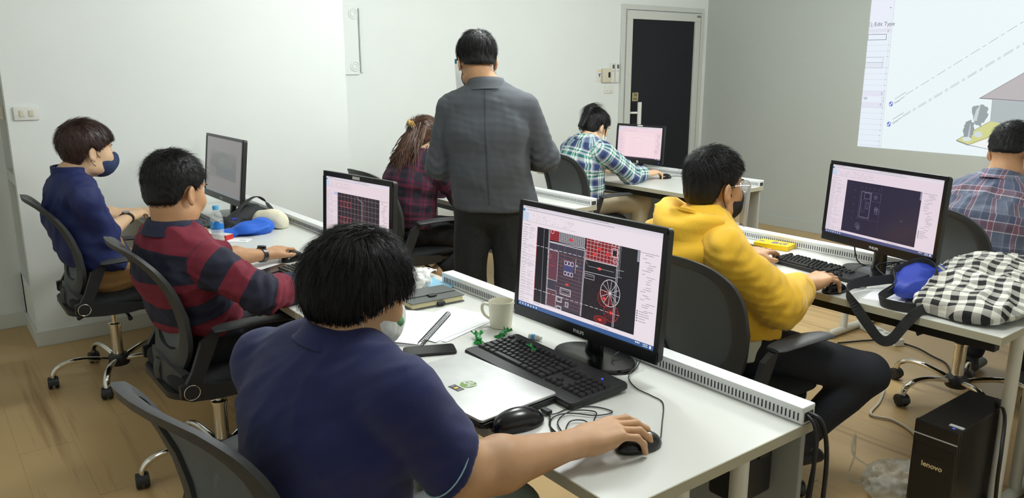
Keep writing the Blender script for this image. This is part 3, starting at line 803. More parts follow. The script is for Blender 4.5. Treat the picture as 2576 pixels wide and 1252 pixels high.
CHAIRS = [((0.835, 2.955), 0, 'grey mesh office chair holding the maroon striped jersey man', 0.0),
          ((0.58, 1.535), 10, 'nearest grey mesh chair, cropped by the bottom edge, behind the navy polo man', 0.4),
          ((2.218, 1.658), -3, 'grey mesh office chair holding the yellow hoodie man', 0.8),
          ((2.36, 4.14), 0, 'dark office chair under the person in wine red plaid', 0.3),
          ((3.84, 4.17), 0, 'dark mesh office chair behind the teal plaid shirt', 0.5),
          ((3.79, 1.50), -18, 'dark office chair with chrome base beneath the grey plaid shirt man at right', 0.1)]
for (x, y), yw, lb, _ in CHAIRS:
    dup(ch1, (x, y, 0), math.radians(yw), lb)
# ---------------------------------------------------------------- monitors
def make_monitor(label, c, yaw, tilt, w, h, draw, base, brand=None, base_r=(0.085, 0.125), bez=0.016, chin=0.034, sticker=False, scr='screen', round_base=True, led=True):
    t = thing('computer_monitor', label, 'monitor', (base[0], base[1], DT), yaw, None)
    n = Vector((-math.cos(tilt), 0, math.sin(tilt))); l = Vector((0, 1, 0)); u = Vector((math.sin(tilt), 0, math.cos(tilt)))
    d = Vector((c[0] - base[0], c[1] - base[1], c[2] - DT)); d = rz(-yaw) @ d
    Fm = frame(d, -l, u, n)                       # local x = viewer's right, y up, z towards viewer
    R = []
    for z, gr, rr in ((0, 0, 0.012), (-0.006, 0, 0.012), (-0.022, -0.002, 0.012)):
        R.append([(x, y, z) for x, y in rrect(w + 2 * gr, h + 2 * gr, rr, 4)])
    R.append([(x, y + 0.01, -0.040) for x, y in rrect(w * 0.72, h * 0.62, 0.03, 4)])
    R.append([(x, y + 0.01, -0.052) for x, y in rrect(w * 0.5, h * 0.42, 0.03, 4)])
    obj('housing', MB().rings(R, M=Fm), M['plastic'], t, True, angle=35)
    # raised bezel strips around the panel
    x0, x1, y0, y1 = -w / 2 + bez, w / 2 - bez, -h / 2 + chin, h / 2 - bez
    b = MB()
    b.box((0, (h / 2 + y1) / 2, 0.0015), (w - 0.006, h / 2 - y1, 0.005), 0.0012, Fm); b.box((0, (y0 - h / 2) / 2, 0.0015), (w - 0.006, y0 + h / 2, 0.005), 0.0012, Fm)
    for s in (-1, 1): b.box((s * (x1 + w / 2) / 2, (y0 + y1) / 2, 0.0015), (w / 2 - x1, y1 - y0, 0.005), 0.0012, Fm)
    obj('bezel', b, M['gloss'], t)
    cv = Canvas(0.000012); draw(cv, x1 - x0, y1 - y0)
    cv.build('screen', M[scr], t, Fm @ tr(x0, y0, 0.0005))
    if brand: obj('logo', text_mb(brand, 0.0135, Fm @ tr(0, -h / 2 + chin * 0.42, 0.0042), bold=0.0004), M['logo'], t)
    if sticker: obj('label', MB().box((0, h / 2 - bez / 2, 0.0045), (0.05, bez * 0.55, 0.001), 0, Fm), M['white'], t)
    if led: obj('power_light', MB().box((w / 2 - 0.03, -h / 2 + chin * 0.4, 0.0045), (0.008, 0.003, 0.001), 0, Fm), M['bluled'], t)
    top = d + u * (-h * 0.1) - n * 0.035
    obj('stand_neck', MB().tube([(0.0, 0, 0.012), (0.004, 0, 0.06), (top.x, top.y, top.z)], [0.036, 0.032, 0.03], 14, flat=0.45, up=(1, 0, 0)), M['gloss'], t, True)
    if round_base: prof = [(1.0, 0.0), (1.0, 0.006), (0.96, 0.011), (0.5, 0.016), (0.2, 0.018)]
    else: prof = [(1.0, 0), (1.0, 0.010), (0.95, 0.014), (0.3, 0.016)]
    rg = [[(base_r[0] * k * math.cos(a), base_r[1] * k * math.sin(a), z) for a in np.linspace(0, 2 * PI, 41)[:-1]] for k, z in prof]
    obj('stand_base', MB().rings(rg), M['gloss'], t, True, angle=30)
    return t
WHT = (244, 232, 240); GRY = (150, 146, 156)
def app_window(cv, W, H, view, seed, right=0.868, left=0.122, taskbar=(62, 96, 150), bg=WHT):
    """Drafting program: title, ribbon, property column, drawing view, browser column, status line, task bar"""
    rnd = random.Random(seed)
    R = lambda x0, y0, x1, y1, c: cv.rect(x0 * W, (1 - y0) * H, x1 * W, (1 - y1) * H, c)
    sc = lambda x, y, w, h=0.006, c=GRY: cv.scribble(x * W, (1 - y) * H, w * W, h * H, c, rnd)
    R(0, 0, 1, 1, bg); R(0, 0, 1, 0.022, (226, 218, 230)); R(0, 0.022, 1, 0.048, (236, 228, 238))
    sc(0.02, 0.012, 0.10); sc(0.45, 0.012, 0.2); sc(0.03, 0.036, 0.66)
    R(0, 0.03, 0.018, 0.055, (70, 140, 190)); R(0, 0.06, 0.05, 0.15, (206, 220, 240))
    x = 0.06
    while x < 0.40:
        for y in (0.075, 0.10, 0.125):
            if rnd.random() < 0.8:
                q = rnd.random()
                if q < 0.4: cv.path([((x + a) * W, (1 - y - b) * H) for a, b in ((0, 0), (0.008, 0), (0.008, 0.012), (0, 0.012))], 0.0006, GRY, True)
                else: cv.line((x * W, (1 - y) * H), ((x + 0.008) * W, (1 - y - rnd.uniform(-0.012, 0.012)) * H), 0.0007, GRY)
        x += rnd.choice((0.016, 0.018, 0.026))
    sc(0.02, 0.15, 0.4, 0.004, (180, 172, 184))
    if left > 0.02:
        y = view[1] + 0.02; sc(0.01, y - 0.02, 0.06)
        while y < 0.94:
            sc(0.008, y + 0.01, rnd.uniform(0.03, 0.05), 0.005); 
            if rnd.random() < 0.8: sc(0.062, y + 0.01, rnd.uniform(0.01, 0.05), 0.005, (178, 172, 182))
            if rnd.random() < 0.28: R(0.004, y + 0.018, left - 0.004, y + 0.030, (222, 212, 224)); y += 0.012
            if rnd.random() < 0.2: cv.path([((0.07 + a) * W, (1 - y - b) * H) for a, b in ((0, 0), (0.04, 0), (0.04, 0.02), (0, 0.02))], 0.0006, (176, 170, 182), True)
            y += 0.0235
    y = view[1] + 0.012; sc(right + 0.005, y, 0.11)
    while y < 0.66:
        y += rnd.choice((0.017, 0.02, 0.03)); sc(right + rnd.choice((0.02, 0.035, 0.05, 0.06)), y, rnd.uniform(0.02, 0.06), 0.006)
    for y in (0.70, 0.72, 0.74, 0.762, 0.785):
        R(right + 0.006, y - 0.006, right + 0.013, y + 0.006, (90, 90, 110)); sc(right + 0.02, y, rnd.uniform(0.03, 0.07), 0.006)
    sc(0.13, 0.935, 0.05); sc(0.6, 0.945, 0.1)
    R(0, 0.958, 1, 1, taskbar)
    for k in range(7): R(0.012 + 0.023 * k, 0.970, 0.022 + 0.023 * k, 0.988, (200, 214, 230) if k != 3 else (240, 240, 240))
    sc(0.88, 0.972, 0.03, 0.012, (230, 236, 244)); sc(0.93, 0.97, 0.03, 0.008, (230, 236, 244)); sc(0.93, 0.985, 0.03, 0.008, (230, 236, 244))
    R(0.97, 0.966, 0.982, 0.992, (236, 240, 246))
    R(view[0], view[1], view[2], view[3], view[4])
    return rnd
LG = (196, 192, 200); RD = (196, 36, 46)
def draw_plan(cv, W, H):
    rnd = app_window(cv, W, H, (0.127, 0.182, 0.868, 0.92, (21, 20, 30)), 3)
    p = lambda x, y: (x * W, (1 - y) * H)
    R = lambda x0, y0, x1, y1, c: cv.rect(x0 * W, (1 - y0) * H, x1 * W, (1 - y1) * H, c)
    L = lambda x0, y0, x1, y1, w=0.0011, c=LG: cv.line(p(x0, y0), p(x1, y1), w, c)
    B = lambda x0, y0, x1, y1, w=0.001, c=LG: cv.path([p(x0, y0), p(x1, y0), p(x1, y1), p(x0, y1)], w, c, True)
    L(0.129, 0.182, 0.129, 0.92, 0.0016, RD); L(0.183, 0.182, 0.188, 0.915, 0.0008)
    R(0.231, 0.182, 0.300, 0.28, (132, 20, 34)); R(0.304, 0.182, 0.498, 0.28, (26, 24, 34)); R(0.506, 0.182, 0.731, 0.37, (136, 22, 34))
    R(0.228, 0.29, 0.498, 0.91, (66, 60, 76)); R(0.505, 0.373, 0.728, 0.485, (24, 22, 32)); R(0.508, 0.50, 0.70, 0.915, (30, 22, 32))
    cv.k += 2
    for k in range(15): L(0.304 + 0.0133 * k, 0.182, 0.304 + 0.0133 * k, 0.278, 0.0016)
    for k in range(8): L(0.304, 0.186 + 0.0125 * k, 0.498, 0.186 + 0.0125 * k, 0.0016)
    for k in range(5): L(0.231, 0.19 + 0.02 * k, 0.3, 0.19 + 0.02 * k, 0.0007, (200, 80, 90))
    for k in range(5): L(0.238 + 0.014 * k, 0.182, 0.238 + 0.014 * k, 0.28, 0.0007, (190, 70, 90))
    for k in range(10): L(0.514 + 0.024 * k, 0.182, 0.514 + 0.024 * k, 0.37, 0.0012, (206, 186, 190))
    for k in range(6): L(0.506, 0.20 + 0.032 * k, 0.731, 0.20 + 0.032 * k, 0.0012, (206, 186, 190))
    cv.ell(p(0.25, 0.195), 0.006, 0.006, 0.0016, (230, 220, 224), 14)
    for (x, y) in ((0.395, 0.235), (0.60, 0.255), (0.57, 0.31), (0.66, 0.285), (0.61, 0.43)): cv.disc(p(x, y), 0.008, 0.0045, (222, 50, 50), 10)
    for (a, b, c) in ((0.56, 0.58, 0.60), (0.68, 0.695, 0.715)): cv.path([p(a, 0.184), p(b, 0.205), p(c, 0.184)], 0.0014, LG)
    B(0.689, 0.22, 0.723, 0.291, 0.0018, (222, 214, 220)); R(0.695, 0.235, 0.717, 0.28, (20, 18, 28)); B(0.699, 0.308, 0.719, 0.342, 0.0012, (222, 214, 220))
    for k in range(15): L(0.30, 0.39 + 0.0345 * k, 0.496, 0.395 + 0.0345 * k, 0.0008, (170, 84, 66) if k % 3 else (196, 108, 60))
    for (x, y0, y1) in ((0.30, 0.30, 0.91), (0.352, 0.29, 0.47), (0.44, 0.29, 0.40), (0.47, 0.40, 0.62)): L(x, y0, x, y1, 0.0008, (124, 118, 136))
    for (x0, y0, x1, y1) in ((0.228, 0.30, 0.50, 0.30), (0.228, 0.295, 0.50, 0.282)): L(x0, y0, x1, y1, 0.0018, (224, 220, 226))
    R(0.226, 0.372, 0.305, 0.655, (92, 58, 76)); R(0.228, 0.752, 0.306, 0.915, (92, 60, 76)); cv.k += 1
    for k in range(13): L(0.23, 0.395 + 0.02 * k, 0.30, 0.395 + 0.02 * k, 0.0006, (164, 72, 90))
    for k in range(6): L(0.236 + 0.012 * k, 0.376, 0.236 + 0.012 * k, 0.65, 0.0006, (150, 80, 84))
    for k in range(7): L(0.23, 0.77 + 0.02 * k, 0.30, 0.77 + 0.02 * k, 0.0006, (170, 84, 70))
    B(0.226, 0.372, 0.305, 0.655, 0.0016, (206, 200, 208)); B(0.228, 0.752, 0.306, 0.915, 0.0016, (206, 200, 208))
    B(0.237, 0.42, 0.252, 0.45, 0.0009, (224, 92, 60)); cv.path([p(0.24, 0.52), p(0.25, 0.515), p(0.265, 0.52), p(0.28, 0.515)], 0.0016, (226, 50, 100))
    cv.path([p(0.33, 0.52), p(0.33, 0.44), p(0.42, 0.44), p(0.42, 0.40)], 0.0008, (190, 96, 70))
    R(0.352, 0.48, 0.423, 0.54, (72, 74, 118)); B(0.352, 0.48, 0.423, 0.54, 0.0008, (90, 90, 150))
    for x in (0.366, 0.390, 0.414):
        for y in (0.458, 0.557): R(x - 0.008, y - 0.016, x + 0.008, y + 0.016, (70, 40, 80)); B(x - 0.009, y - 0.017, x + 0.009, y + 0.017, 0.0017, (226, 220, 230))
    B(0.336, 0.705, 0.416, 0.764, 0.002, (226, 222, 228)); B(0.346, 0.72, 0.41, 0.75, 0.0011)
    B(0.312, 0.797, 0.352, 0.845, 0.002, (226, 222, 228)); B(0.32, 0.807, 0.346, 0.837, 0.001); B(0.381, 0.827, 0.404, 0.871, 0.0017, (226, 222, 228)); B(0.387, 0.838, 0.399, 0.86, 0.001)
    B(0.314, 0.887, 0.352, 0.918, 0.002, (226, 222, 228)); B(0.321, 0.893, 0.346, 0.918, 0.001); cv.disc(p(0.385, 0.66), 0.008, 0.004, (214, 70, 50), 10)
    L(0.44, 0.40, 0.44, 0.53, 0.0016, (210, 200, 190)); R(0.443, 0.45, 0.456, 0.47, (190, 170, 130)); L(0.42, 0.468, 0.49, 0.462, 0.001, (80, 110, 220))
    L(0.505, 0.373, 0.728, 0.368, 0.002, (222, 216, 222)); L(0.505, 0.487, 0.728, 0.475, 0.0016); L(0.53, 0.43, 0.71, 0.425, 0.0009); L(0.508, 0.38, 0.525, 0.42, 0.0008)
    L(0.745, 0.182, 0.745, 0.46, 0.0008); L(0.72, 0.40, 0.775, 0.395, 0.0011); L(0.735, 0.46, 0.765, 0.457, 0.0008)
    for k in range(230): cv.disc(p(rnd.uniform(0.51, 0.695), rnd.uniform(0.55, 0.91)), 0.0006, 0.0006, (110, 84, 96), 5)
    B(0.509, 0.503, 0.579, 0.545, 0.0014); L(0.515, 0.522, 0.575, 0.518, 0.0009)
    for (x0, x1, y0, y1) in ((0.222, 0.228, 0.185, 0.905), (0.229, 0.235, 0.185, 0.905), (0.499, 0.4965, 0.285, 0.912), (0.5055, 0.503, 0.285, 0.912), (0.7275, 0.724, 0.182, 0.913), (0.736, 0.733, 0.182, 0.913)): L(x0, y0, x1, y1, 0.0016, (214, 208, 216))
    for k in range(14): L(0.2255 + 0.0004 * k, 0.21 + 0.05 * k, 0.2257 + 0.0004 * k, 0.228 + 0.05 * k, 0.0026, (60, 54, 66)); L(0.7305, 0.21 + 0.05 * k, 0.7303, 0.232 + 0.05 * k, 0.0026, (60, 54, 66))
    for (y0, y1, xe) in ((0.365, 0.362, 0.50), (0.796, 0.793, 0.766)): cv.dash(p(0.128, y0), p(xe, y1), 0.0014, (222, 218, 224), 0.014, 0.006)
    cv.ell(p(0.694, 0.621), 0.066 * W, 0.12 * H, 0.0019, (214, 210, 216), 32)
    for k in range(12):
        a = 2 * PI * k / 12 + 0.1; L(0.694, 0.621, 0.694 + 0.066 * math.cos(a), 0.621 + 0.12 * math.sin(a), 0.0013, (220, 216, 222))
    for (x, y, r) in ((0.657, 0.682, 0.045), (0.71, 0.792, 0.05), (0.639, 0.885, 0.043)):
        ry = r * W * 0.92; ry = min(ry, (0.918 - y) * H if y > 0.85 else ry)
        cv.ell(p(x, y), r * W, ry, 0.0013, (206, 44, 40), 22)
        for k in range(16):
            a = 2 * PI * k / 16; cv.line(p(x, y), (x * W + r * W * 0.95 * math.cos(a), (1 - y) * H + ry * 0.95 * math.sin(a)), 0.0008, (190, 38, 38))
        cv.disc(p(x, y), 0.006, 0.004, (236, 70, 60), 10)
    R(0.852, 0.184, 0.867, 0.282, (150, 150, 164))
def draw_dark(cv, W, H):
    app_window(cv, W, H, (0.161, 0.189, 0.84, 0.925, (38, 31, 58)), 8, right=0.846, left=0.15, taskbar=(74, 82, 128), bg=(238, 222, 234))
    p = lambda x, y: (x * W, (1 - y) * H); c = (150, 146, 176); d = (104, 92, 124)
    B = lambda x0, y0, x1, y1, w, q: cv.path([p(x0, y0), p(x1, y0), p(x1, y1), p(x0, y1)], w, q, True)
    B(0.302, 0.312, 0.411, 0.69, 0.0008, d); B(0.316, 0.322, 0.406, 0.675, 0.0013, c); B(0.345, 0.33, 0.396, 0.41, 0.001, c); B(0.33, 0.43, 0.36, 0.60, 0.0008, d); B(0.37, 0.46, 0.39, 0.55, 0.0009, c)
    B(0.41, 0.31, 0.496, 0.43, 0.0009, d); cv.dash(p(0.491, 0.217), p(0.502, 0.83), 0.0007, d, 0.02, 0.005); cv.dash(p(0.29, 0.70), p(0.50, 0.70), 0.0007, d, 0.02, 0.005)
    for (x, y, r) in ((0.312, 0.806, 0.011), (0.475, 0.56, 0.012), (0.465, 0.53, 0.008), (0.325, 0.84, 0.008), (0.45, 0.37, 0.008)):
        cv.ell(p(x, y), r, r, 0.0006, c, 14)
        for k in range(6): cv.line(p(x, y), (x * W + r * math.cos(k), (1 - y) * H + r * math.sin(k)), 0.0005, c)
    for k in range(5): cv.disc(p(0.25, 0.32 + 0.1 * k), 0.002, 0.002, d, 8); cv.disc(p(0.31 + 0.04 * k, 0.26), 0.0018, 0.0018, d, 8)
    cv.ell(p(0.70, 0.62), 0.003, 0.003, 0.0005, c, 10); cv.rect(0.826 * W, 0.81 * H, 0.84 * W, 0.70 * H, (150, 146, 164))
def draw_redgrid(cv, W, H):
    app_window(cv, W, H, (0.19, 0.22, 0.85, 0.92, (42, 34, 42)), 5, right=0.86, left=0.18, bg=(240, 222, 230))
    p = lambda x, y: (x * W, (1 - y) * H)
    for k in range(12): cv.line(p(0.20 + 0.054 * k, 0.22), p(0.20 + 0.054 * k, 0.92), 0.0008, (170, 160, 166))
    for k in range(9): cv.line(p(0.19, 0.27 + 0.075 * k), p(0.85, 0.27 + 0.075 * k), 0.0008, (160, 150, 158))
    for k in range(10): cv.line(p(0.225 + 0.06 * k, 0.22), p(0.225 + 0.06 * k, 0.92), 0.0006, (150, 40, 56))
    for y in (0.38, 0.62, 0.80):
        for x in (0.26, 0.32, 0.38): cv.path([p(x - 0.022, y - 0.045), p(x + 0.022, y - 0.045), p(x + 0.022, y + 0.045), p(x - 0.022, y + 0.045)], 0.0014, (200, 60, 70), True)
    cv.path([p(0.58, 0.3), p(0.60, 0.3), p(0.60, 0.9), p(0.58, 0.9)], 0.0018, (206, 150, 160), True); cv.path([p(0.50, 0.23), p(0.53, 0.27), p(0.58, 0.3)], 0.001, (220, 210, 214))
    cv.rect(0.19 * W, 0.78 * H, 0.13 * W, 0.74 * H, (190, 200, 230))
def draw_white(cv, W, H):
    app_window(cv, W, H, (0.17, 0.2, 0.85, 0.92, (255, 226, 234)), 9, right=0.86, left=0.16, taskbar=(52, 34, 56), bg=(250, 220, 230))
    p = lambda x, y: (x * W, (1 - y) * H); c = (206, 176, 186)
    for q in ((0.30, 0.35, 0.56, 0.85), (0.36, 0.35, 0.42, 0.85), (0.42, 0.35, 0.56, 0.52)): cv.path([p(q[0], q[1]), p(q[2], q[1]), p(q[2], q[3]), p(q[0], q[3])], 0.0008, c, True)
    cv.line(p(0.17, 0.26), p(0.85, 0.26), 0.001, (220, 190, 200))
def draw_grey(cv, W, H):
    cv.rect(0, 0, W, H, (148, 144, 143)); p = lambda x, y: (x * W, (1 - y) * H)
    cv.rect(0, 0.05 * H, W, 0, (140, 146, 150)); cv.rect(0.1 * W, 0.76 * H, 0.86 * W, 0.28 * H, (136, 134, 134))
    cv.poly([p(0.2, 0.3), p(0.5, 0.24), p(0.86, 0.4), p(0.86, 0.5), p(0.5, 0.62), p(0.1, 0.5)], (122, 124, 124)); cv.poly([p(0.44, 0.34), p(0.86, 0.3), p(0.7, 0.52), p(0.35, 0.46)], (130, 131, 130))
    cv.poly([p(0.3, 0.56), p(0.86, 0.5), p(0.86, 0.72), p(0.3, 0.68)], (118, 122, 124))
mon3 = make_monitor('large black monitor on the foreground desk showing a red and grey floor plan', (1.496, 1.616, 0.959), 0.039, 0.067, 0.587, 0.365, draw_plan, (1.515, 1.585), 'PHILIPS', (0.095, 0.14), led=False)
monY = make_monitor('black monitor before the yellow hoodie man showing a dark drawing view', (3.063, 1.581, 0.979), -0.238, 0.052, 0.565, 0.34, draw_dark, (3.09, 1.575), 'PHILIPS', (0.10, 0.165), led=False)
mon2 = make_monitor('black monitor with a red grid drawing, behind the navy polo man', (1.435, 2.92, 0.94), 0.14, 0.06, 0.489, 0.335, draw_redgrid, (1.455, 2.93), None, (0.085, 0.12), 0.022, 0.035, True, led=False)
mon1 = make_monitor('black monitor with a pale grey screen beside the left wall', (1.403, 4.49, 0.978), 0.014, 0.12, 0.60, 0.36, draw_grey, (1.44, 4.49), 'PHILIPS', (0.10, 0.15), 0.016, 0.034, False, 'screendim', led=False)
monT = make_monitor('small black monitor with a bright pink white screen in front of the dark door', (4.665, 4.42, 0.925), 0.125, 0.06, 0.462, 0.306, draw_white, (4.68, 4.42), None, (0.085, 0.11), 0.018, 0.036, True)
obj('logo', MB().lathe([(0.012, 0.0), (0.012, 0.001)], 16, tr(-0.034, 0, 0.075) @ Matrix.Rotation(-PI / 2, 4, 'Y')), M['logo'], monT)
monG = make_monitor('monitor with a pale screen beyond the grey plaid shirt man at the right edge', (4.52, 1.36, 0.96), 0.0, 0.06, 0.50, 0.32, draw_white, (4.54, 1.36), None)
# ---------------------------------------------------------------- projected drawing on the right wall
def draw_projection(cv):
    RC = cv.rect; BG = (238, 249, 252)
    RC(0, 0.84, 2.0, 2.3, BG); RC(0, 0.84, 0.2, 2.3, (234, 242, 252))
    RC(0, 1.79, 0.196, 2.3, (236, 240, 252)); RC(0, 1.805, 0.196, 1.835, (226, 228, 240)); RC(0.0, 1.51, 0.16, 1.56, (228, 232, 244)); RC(0, 1.275, 0.2, 1.32, (228, 230, 244)); RC(0, 1.18, 0.2, 1.225, (228, 230, 244))
    cv.line((0.199, 2.3), (0.211, 0.84), 0.004, (214, 218, 226)); cv.line((0.184, 1.8), (0.196, 0.84), 0.0022, (206, 214, 220))
    for z in (1.699, 1.651, 1.603, 1.512, 1.464, 1.415, 1.367, 1.318, 1.177, 1.131, 1.082, 1.035, 0.989, 0.944, 0.894, 0.856): cv.line((0, z), (0.205, z + 0.002), 0.0018, (196, 206, 212)); cv.disc((0.19, z + 0.002), 0.003, 0.003, (120, 130, 136), 6)
    cv.path([(0.0, 1.79), (0.161, 1.788), (0.163, 1.744), (0.0, 1.745)], 0.004, (110, 120, 124), True); cv.path([(0.0, 1.60), (0.153, 1.60), (0.153, 1.512), (0.0, 1.512)], 0.0025, (160, 170, 168), True); cv.line((0, 1.558), (0.153, 1.558), 0.003, (150, 160, 158))
    cv.text('Edit Type', 0.045, 1.871, 0.046, (96, 100, 106))
    cv.path([(0.002, 1.89), (0.018, 1.89), (0.018, 1.855), (0.002, 1.855)], 0.002, (110, 120, 124), True); cv.path([(0.02, 1.876), (0.034, 1.876), (0.034, 1.85), (0.02, 1.85)], 0.002, (110, 120, 124), True)
    for y in (1.813, 1.299, 1.206):
        for k in (-0.006, 0.006): cv.path([(0.166, y + k - 0.004), (0.172, y + k + 0.004), (0.178, y + k - 0.004)], 0.0022, (80, 84, 90))
    cv.poly([(0.166, 2.005), (0.18, 2.005), (0.173, 1.995)], (110, 110, 116)); cv.text('W', 0.012, 1.254, 0.036, (110, 112, 116))
    cv.path([(0.178, 1.268), (0.195, 1.268), (0.195, 1.232), (0.178, 1.232)], 0.002, (150, 156, 160), True)
    g = (150, 160, 166)
    cv.dash((0.375, 1.294), (1.95, 2.367), 0.0032, g, [0.075, 0.025], 0.022)
    cv.dash((0.372, 1.124), (1.95, 2.203), 0.0028, g, [0.075, 0.025], 0.022); cv.dash((0.374, 1.113), (1.95, 2.192), 0.0028, g, [0.075, 0.025], 0.022)
    for (x, y) in ((0.262, 1.216), (0.262, 1.047)):
        cv.disc((x, y), 0.017, 0.022, (104, 120, 216), 20); cv.poly([(x, y), (x + 0.016, y), (x, y + 0.021)], (236, 240, 252)); cv.poly([(x, y), (x - 0.016, y), (x, y - 0.021)], (236, 240, 252))
        cv.line((x + 0.017, y + 0.008), (x + 0.1, y + 0.055), 0.002, g); cv.line((x + 0.075, y + 0.045), (x + 0.11, y + 0.068), 0.003, g)
        rnd = random.Random(4)
        for k in range(8): cv.line((x + 0.03 + 0.011 * k, y + 0.038 + 0.0075 * k), (x + 0.036 + 0.011 * k, y + 0.052 + 0.0075 * k), 0.0028, (120, 126, 132))
        for k in range(5): cv.line((x + 0.034 + 0.009 * k, y + 0.002 + 0.006 * k), (x + 0.037 + 0.009 * k, y + 0.016 + 0.006 * k), 0.0032, (130, 136, 142))
    cv.poly([(0.959, 1.288), (1.243, 1.485), (1.85, 1.9), (1.95, 1.9), (1.95, 1.255)], (190, 184, 186)); cv.line((0.955, 1.287), (1.95, 1.252), 0.006, (120, 120, 128)); cv.line((0.959, 1.288), (1.85, 1.9), 0.004, (140, 138, 142))
    cv.poly([(1.05, 1.279), (1.95, 1.25), (1.95, 0.95), (1.20, 1.05), (1.056, 1.118)], (180, 190, 192)); cv.line((1.05, 1.279), (1.056, 1.118), 0.002, (130, 140, 144))
    cv.poly([(0.825, 0.953), (1.057, 1.116), (1.40, 1.06), (0.92, 0.925)], (214, 216, 148)); cv.poly([(0.925, 0.922), (1.25, 1.08), (1.7, 1.0), (1.5, 0.84)], (244, 248, 250))
    cv.line((0.825, 0.951), (0.92, 0.922), 0.008, (128, 134, 142)); cv.line((0.92, 0.923), (1.5, 0.80), 0.005, (140, 150, 160)); cv.line((0.825, 0.955), (1.057, 1.117), 0.003, (130, 134, 120)); cv.line((0.92, 0.925), (1.23, 1.085), 0.003, (130, 134, 120))
    rnd = random.Random(2); T = []
    for k in range(40):
        a = 2 * PI * k / 40; r = 1 + rnd.uniform(-0.16, 0.12); T.append((0.972 + 0.056 * r * math.cos(a) + 0.012 * math.sin(2 * a), 1.155 + 0.085 * r * math.sin(a)))
    cv.poly(T, (156, 166, 168)); T = []
    for k in range(30):
        a = 2 * PI * k / 30; r = 1 + rnd.uniform(-0.18, 0.15); T.append((0.907 + 0.038 * r * math.cos(a), 1.04 + 0.075 * r * math.sin(a)))
    cv.poly(T, (150, 160, 164)); cv.poly([(0.89, 0.975), (0.92, 0.97), (0.93, 1.10), (0.90, 1.10)], (150, 160, 164))
    cv.poly([(0.905, 0.98), (0.922, 0.975), (0.918, 1.085), (0.912, 1.085)], (196, 206, 208)); cv.poly([(0.93, 1.12), (0.957, 1.11), (0.972, 1.24), (0.945, 1.2)], (206, 216, 218))
    cv.disc((0.902, 0.968), 0.034, 0.018, (222, 230, 232), 18); cv.poly([(0.945, 1.0), (0.962, 1.03), (1.0, 1.035), (1.015, 1.0), (0.985, 0.985)], (214, 224, 226))
cvp = Canvas(0.00002); draw_projection(cvp)
# keep the picture inside its borders: left 3.71, lower edge sloping slightly
cvp.v = [(min(max(x, 0), 1.96), min(max(y, 0.826 + 0.009 * min(x, 1.96)), 2.25), z) for x, y, z in cvp.v]
pj = thing('projected_image', 'bright projected drawing of a house and dashed lines on the right wall', 'projection', (XR - 0.002, 3.71, 0))
cvp.build('picture', M['projection'], pj, frame((0, 0, 0), (0, -1, 0), (0, 0, 1), (-1, 0, 0)))
# ---------------------------------------------------------------- people
def axes(yaw, pitch=0, roll=0):
    Rm = np.array(Matrix.Rotation(math.radians(yaw), 3, 'Z') @ Matrix.Rotation(math.radians(pitch), 3, 'Y') @ Matrix.Rotation(math.radians(roll), 3, 'X'))
    return Rm.T          # rows: forward, left, up
class Hair:
    """hair mass in head space: an ellipsoid kept above a hairline z(x), with combed relief"""
    def __init__(s, o, X, sc, c, r, xs, zs, ear=None, relief=0.0016, whorl=(-0.05, 0.0, 0.12), nwave=46, part=0.0):
        s.o = vv(*o); s.X = np.asarray(X); s.sc = sc; s.c = vv(*c); s.r = vv(*r); s.xs = xs; s.zs = zs; s.ear = ear; s.rel = relief; s.w = vv(*whorl); s.nw = nwave; s.grp = 0
    def box(s):
        m = max(s.r) * s.sc + 0.02; c = s.o + s.sc * (s.c @ s.X); return c - m, c + m
    def d(s, P):
        q = ((P - s.o.astype(P.dtype)) @ s.X.T.astype(P.dtype)) / s.sc; e = q - s.c.astype(P.dtype)
        k0 = np.sqrt(((e / s.r) ** 2).sum(-1)); k1 = np.sqrt(((e / s.r ** 2) ** 2).sum(-1)) + 1e-9
        a = k0 * (k0 - 1) / k1
        e2 = q - vv(-0.022, 0, -0.018).astype(P.dtype); r2 = vv(0.084, 0.074, 0.074); j0 = np.sqrt(((e2 / r2) ** 2).sum(-1)); j1 = np.sqrt(((e2 / r2 ** 2) ** 2).sum(-1)) + 1e-9; a2 = j0 * (j0 - 1) / j1; hh = np.maximum(0.02 - np.abs(a - a2), 0) / 0.02; a = np.minimum(a, a2) - hh * hh * 0.005
        t = q - s.w; az = np.arctan2(t[..., 1], t[..., 0])
        a = a + s.rel * (np.sin(az * s.nw + 30 * q[..., 2]) + 0.8 * np.sin(az * s.nw * 0.43 + 2) + 0.8 * np.sin(az * s.nw * 1.7 + 14 * q[..., 2]))
        zc = np.interp(q[..., 0], s.xs, s.zs); b = (zc - q[..., 2]) * 0.85 + 0.002 * np.sin(az * s.nw * 1.3)
        k = 0.012; h = np.maximum(k - np.abs(a - b), 0) / k; m = np.maximum(a, b) + h * h * k * 0.25
        if s.ear is not None:
            y = np.abs(q[..., 1]); g = np.sqrt(((q[..., 0] - s.ear[0]) / 0.026) ** 2 + ((q[..., 2] - s.ear[1]) / 0.036) ** 2 + ((y - 0.09) / 0.03) ** 2)
            m = np.maximum(m, (1 - g) * 0.026)
        return m * s.sc
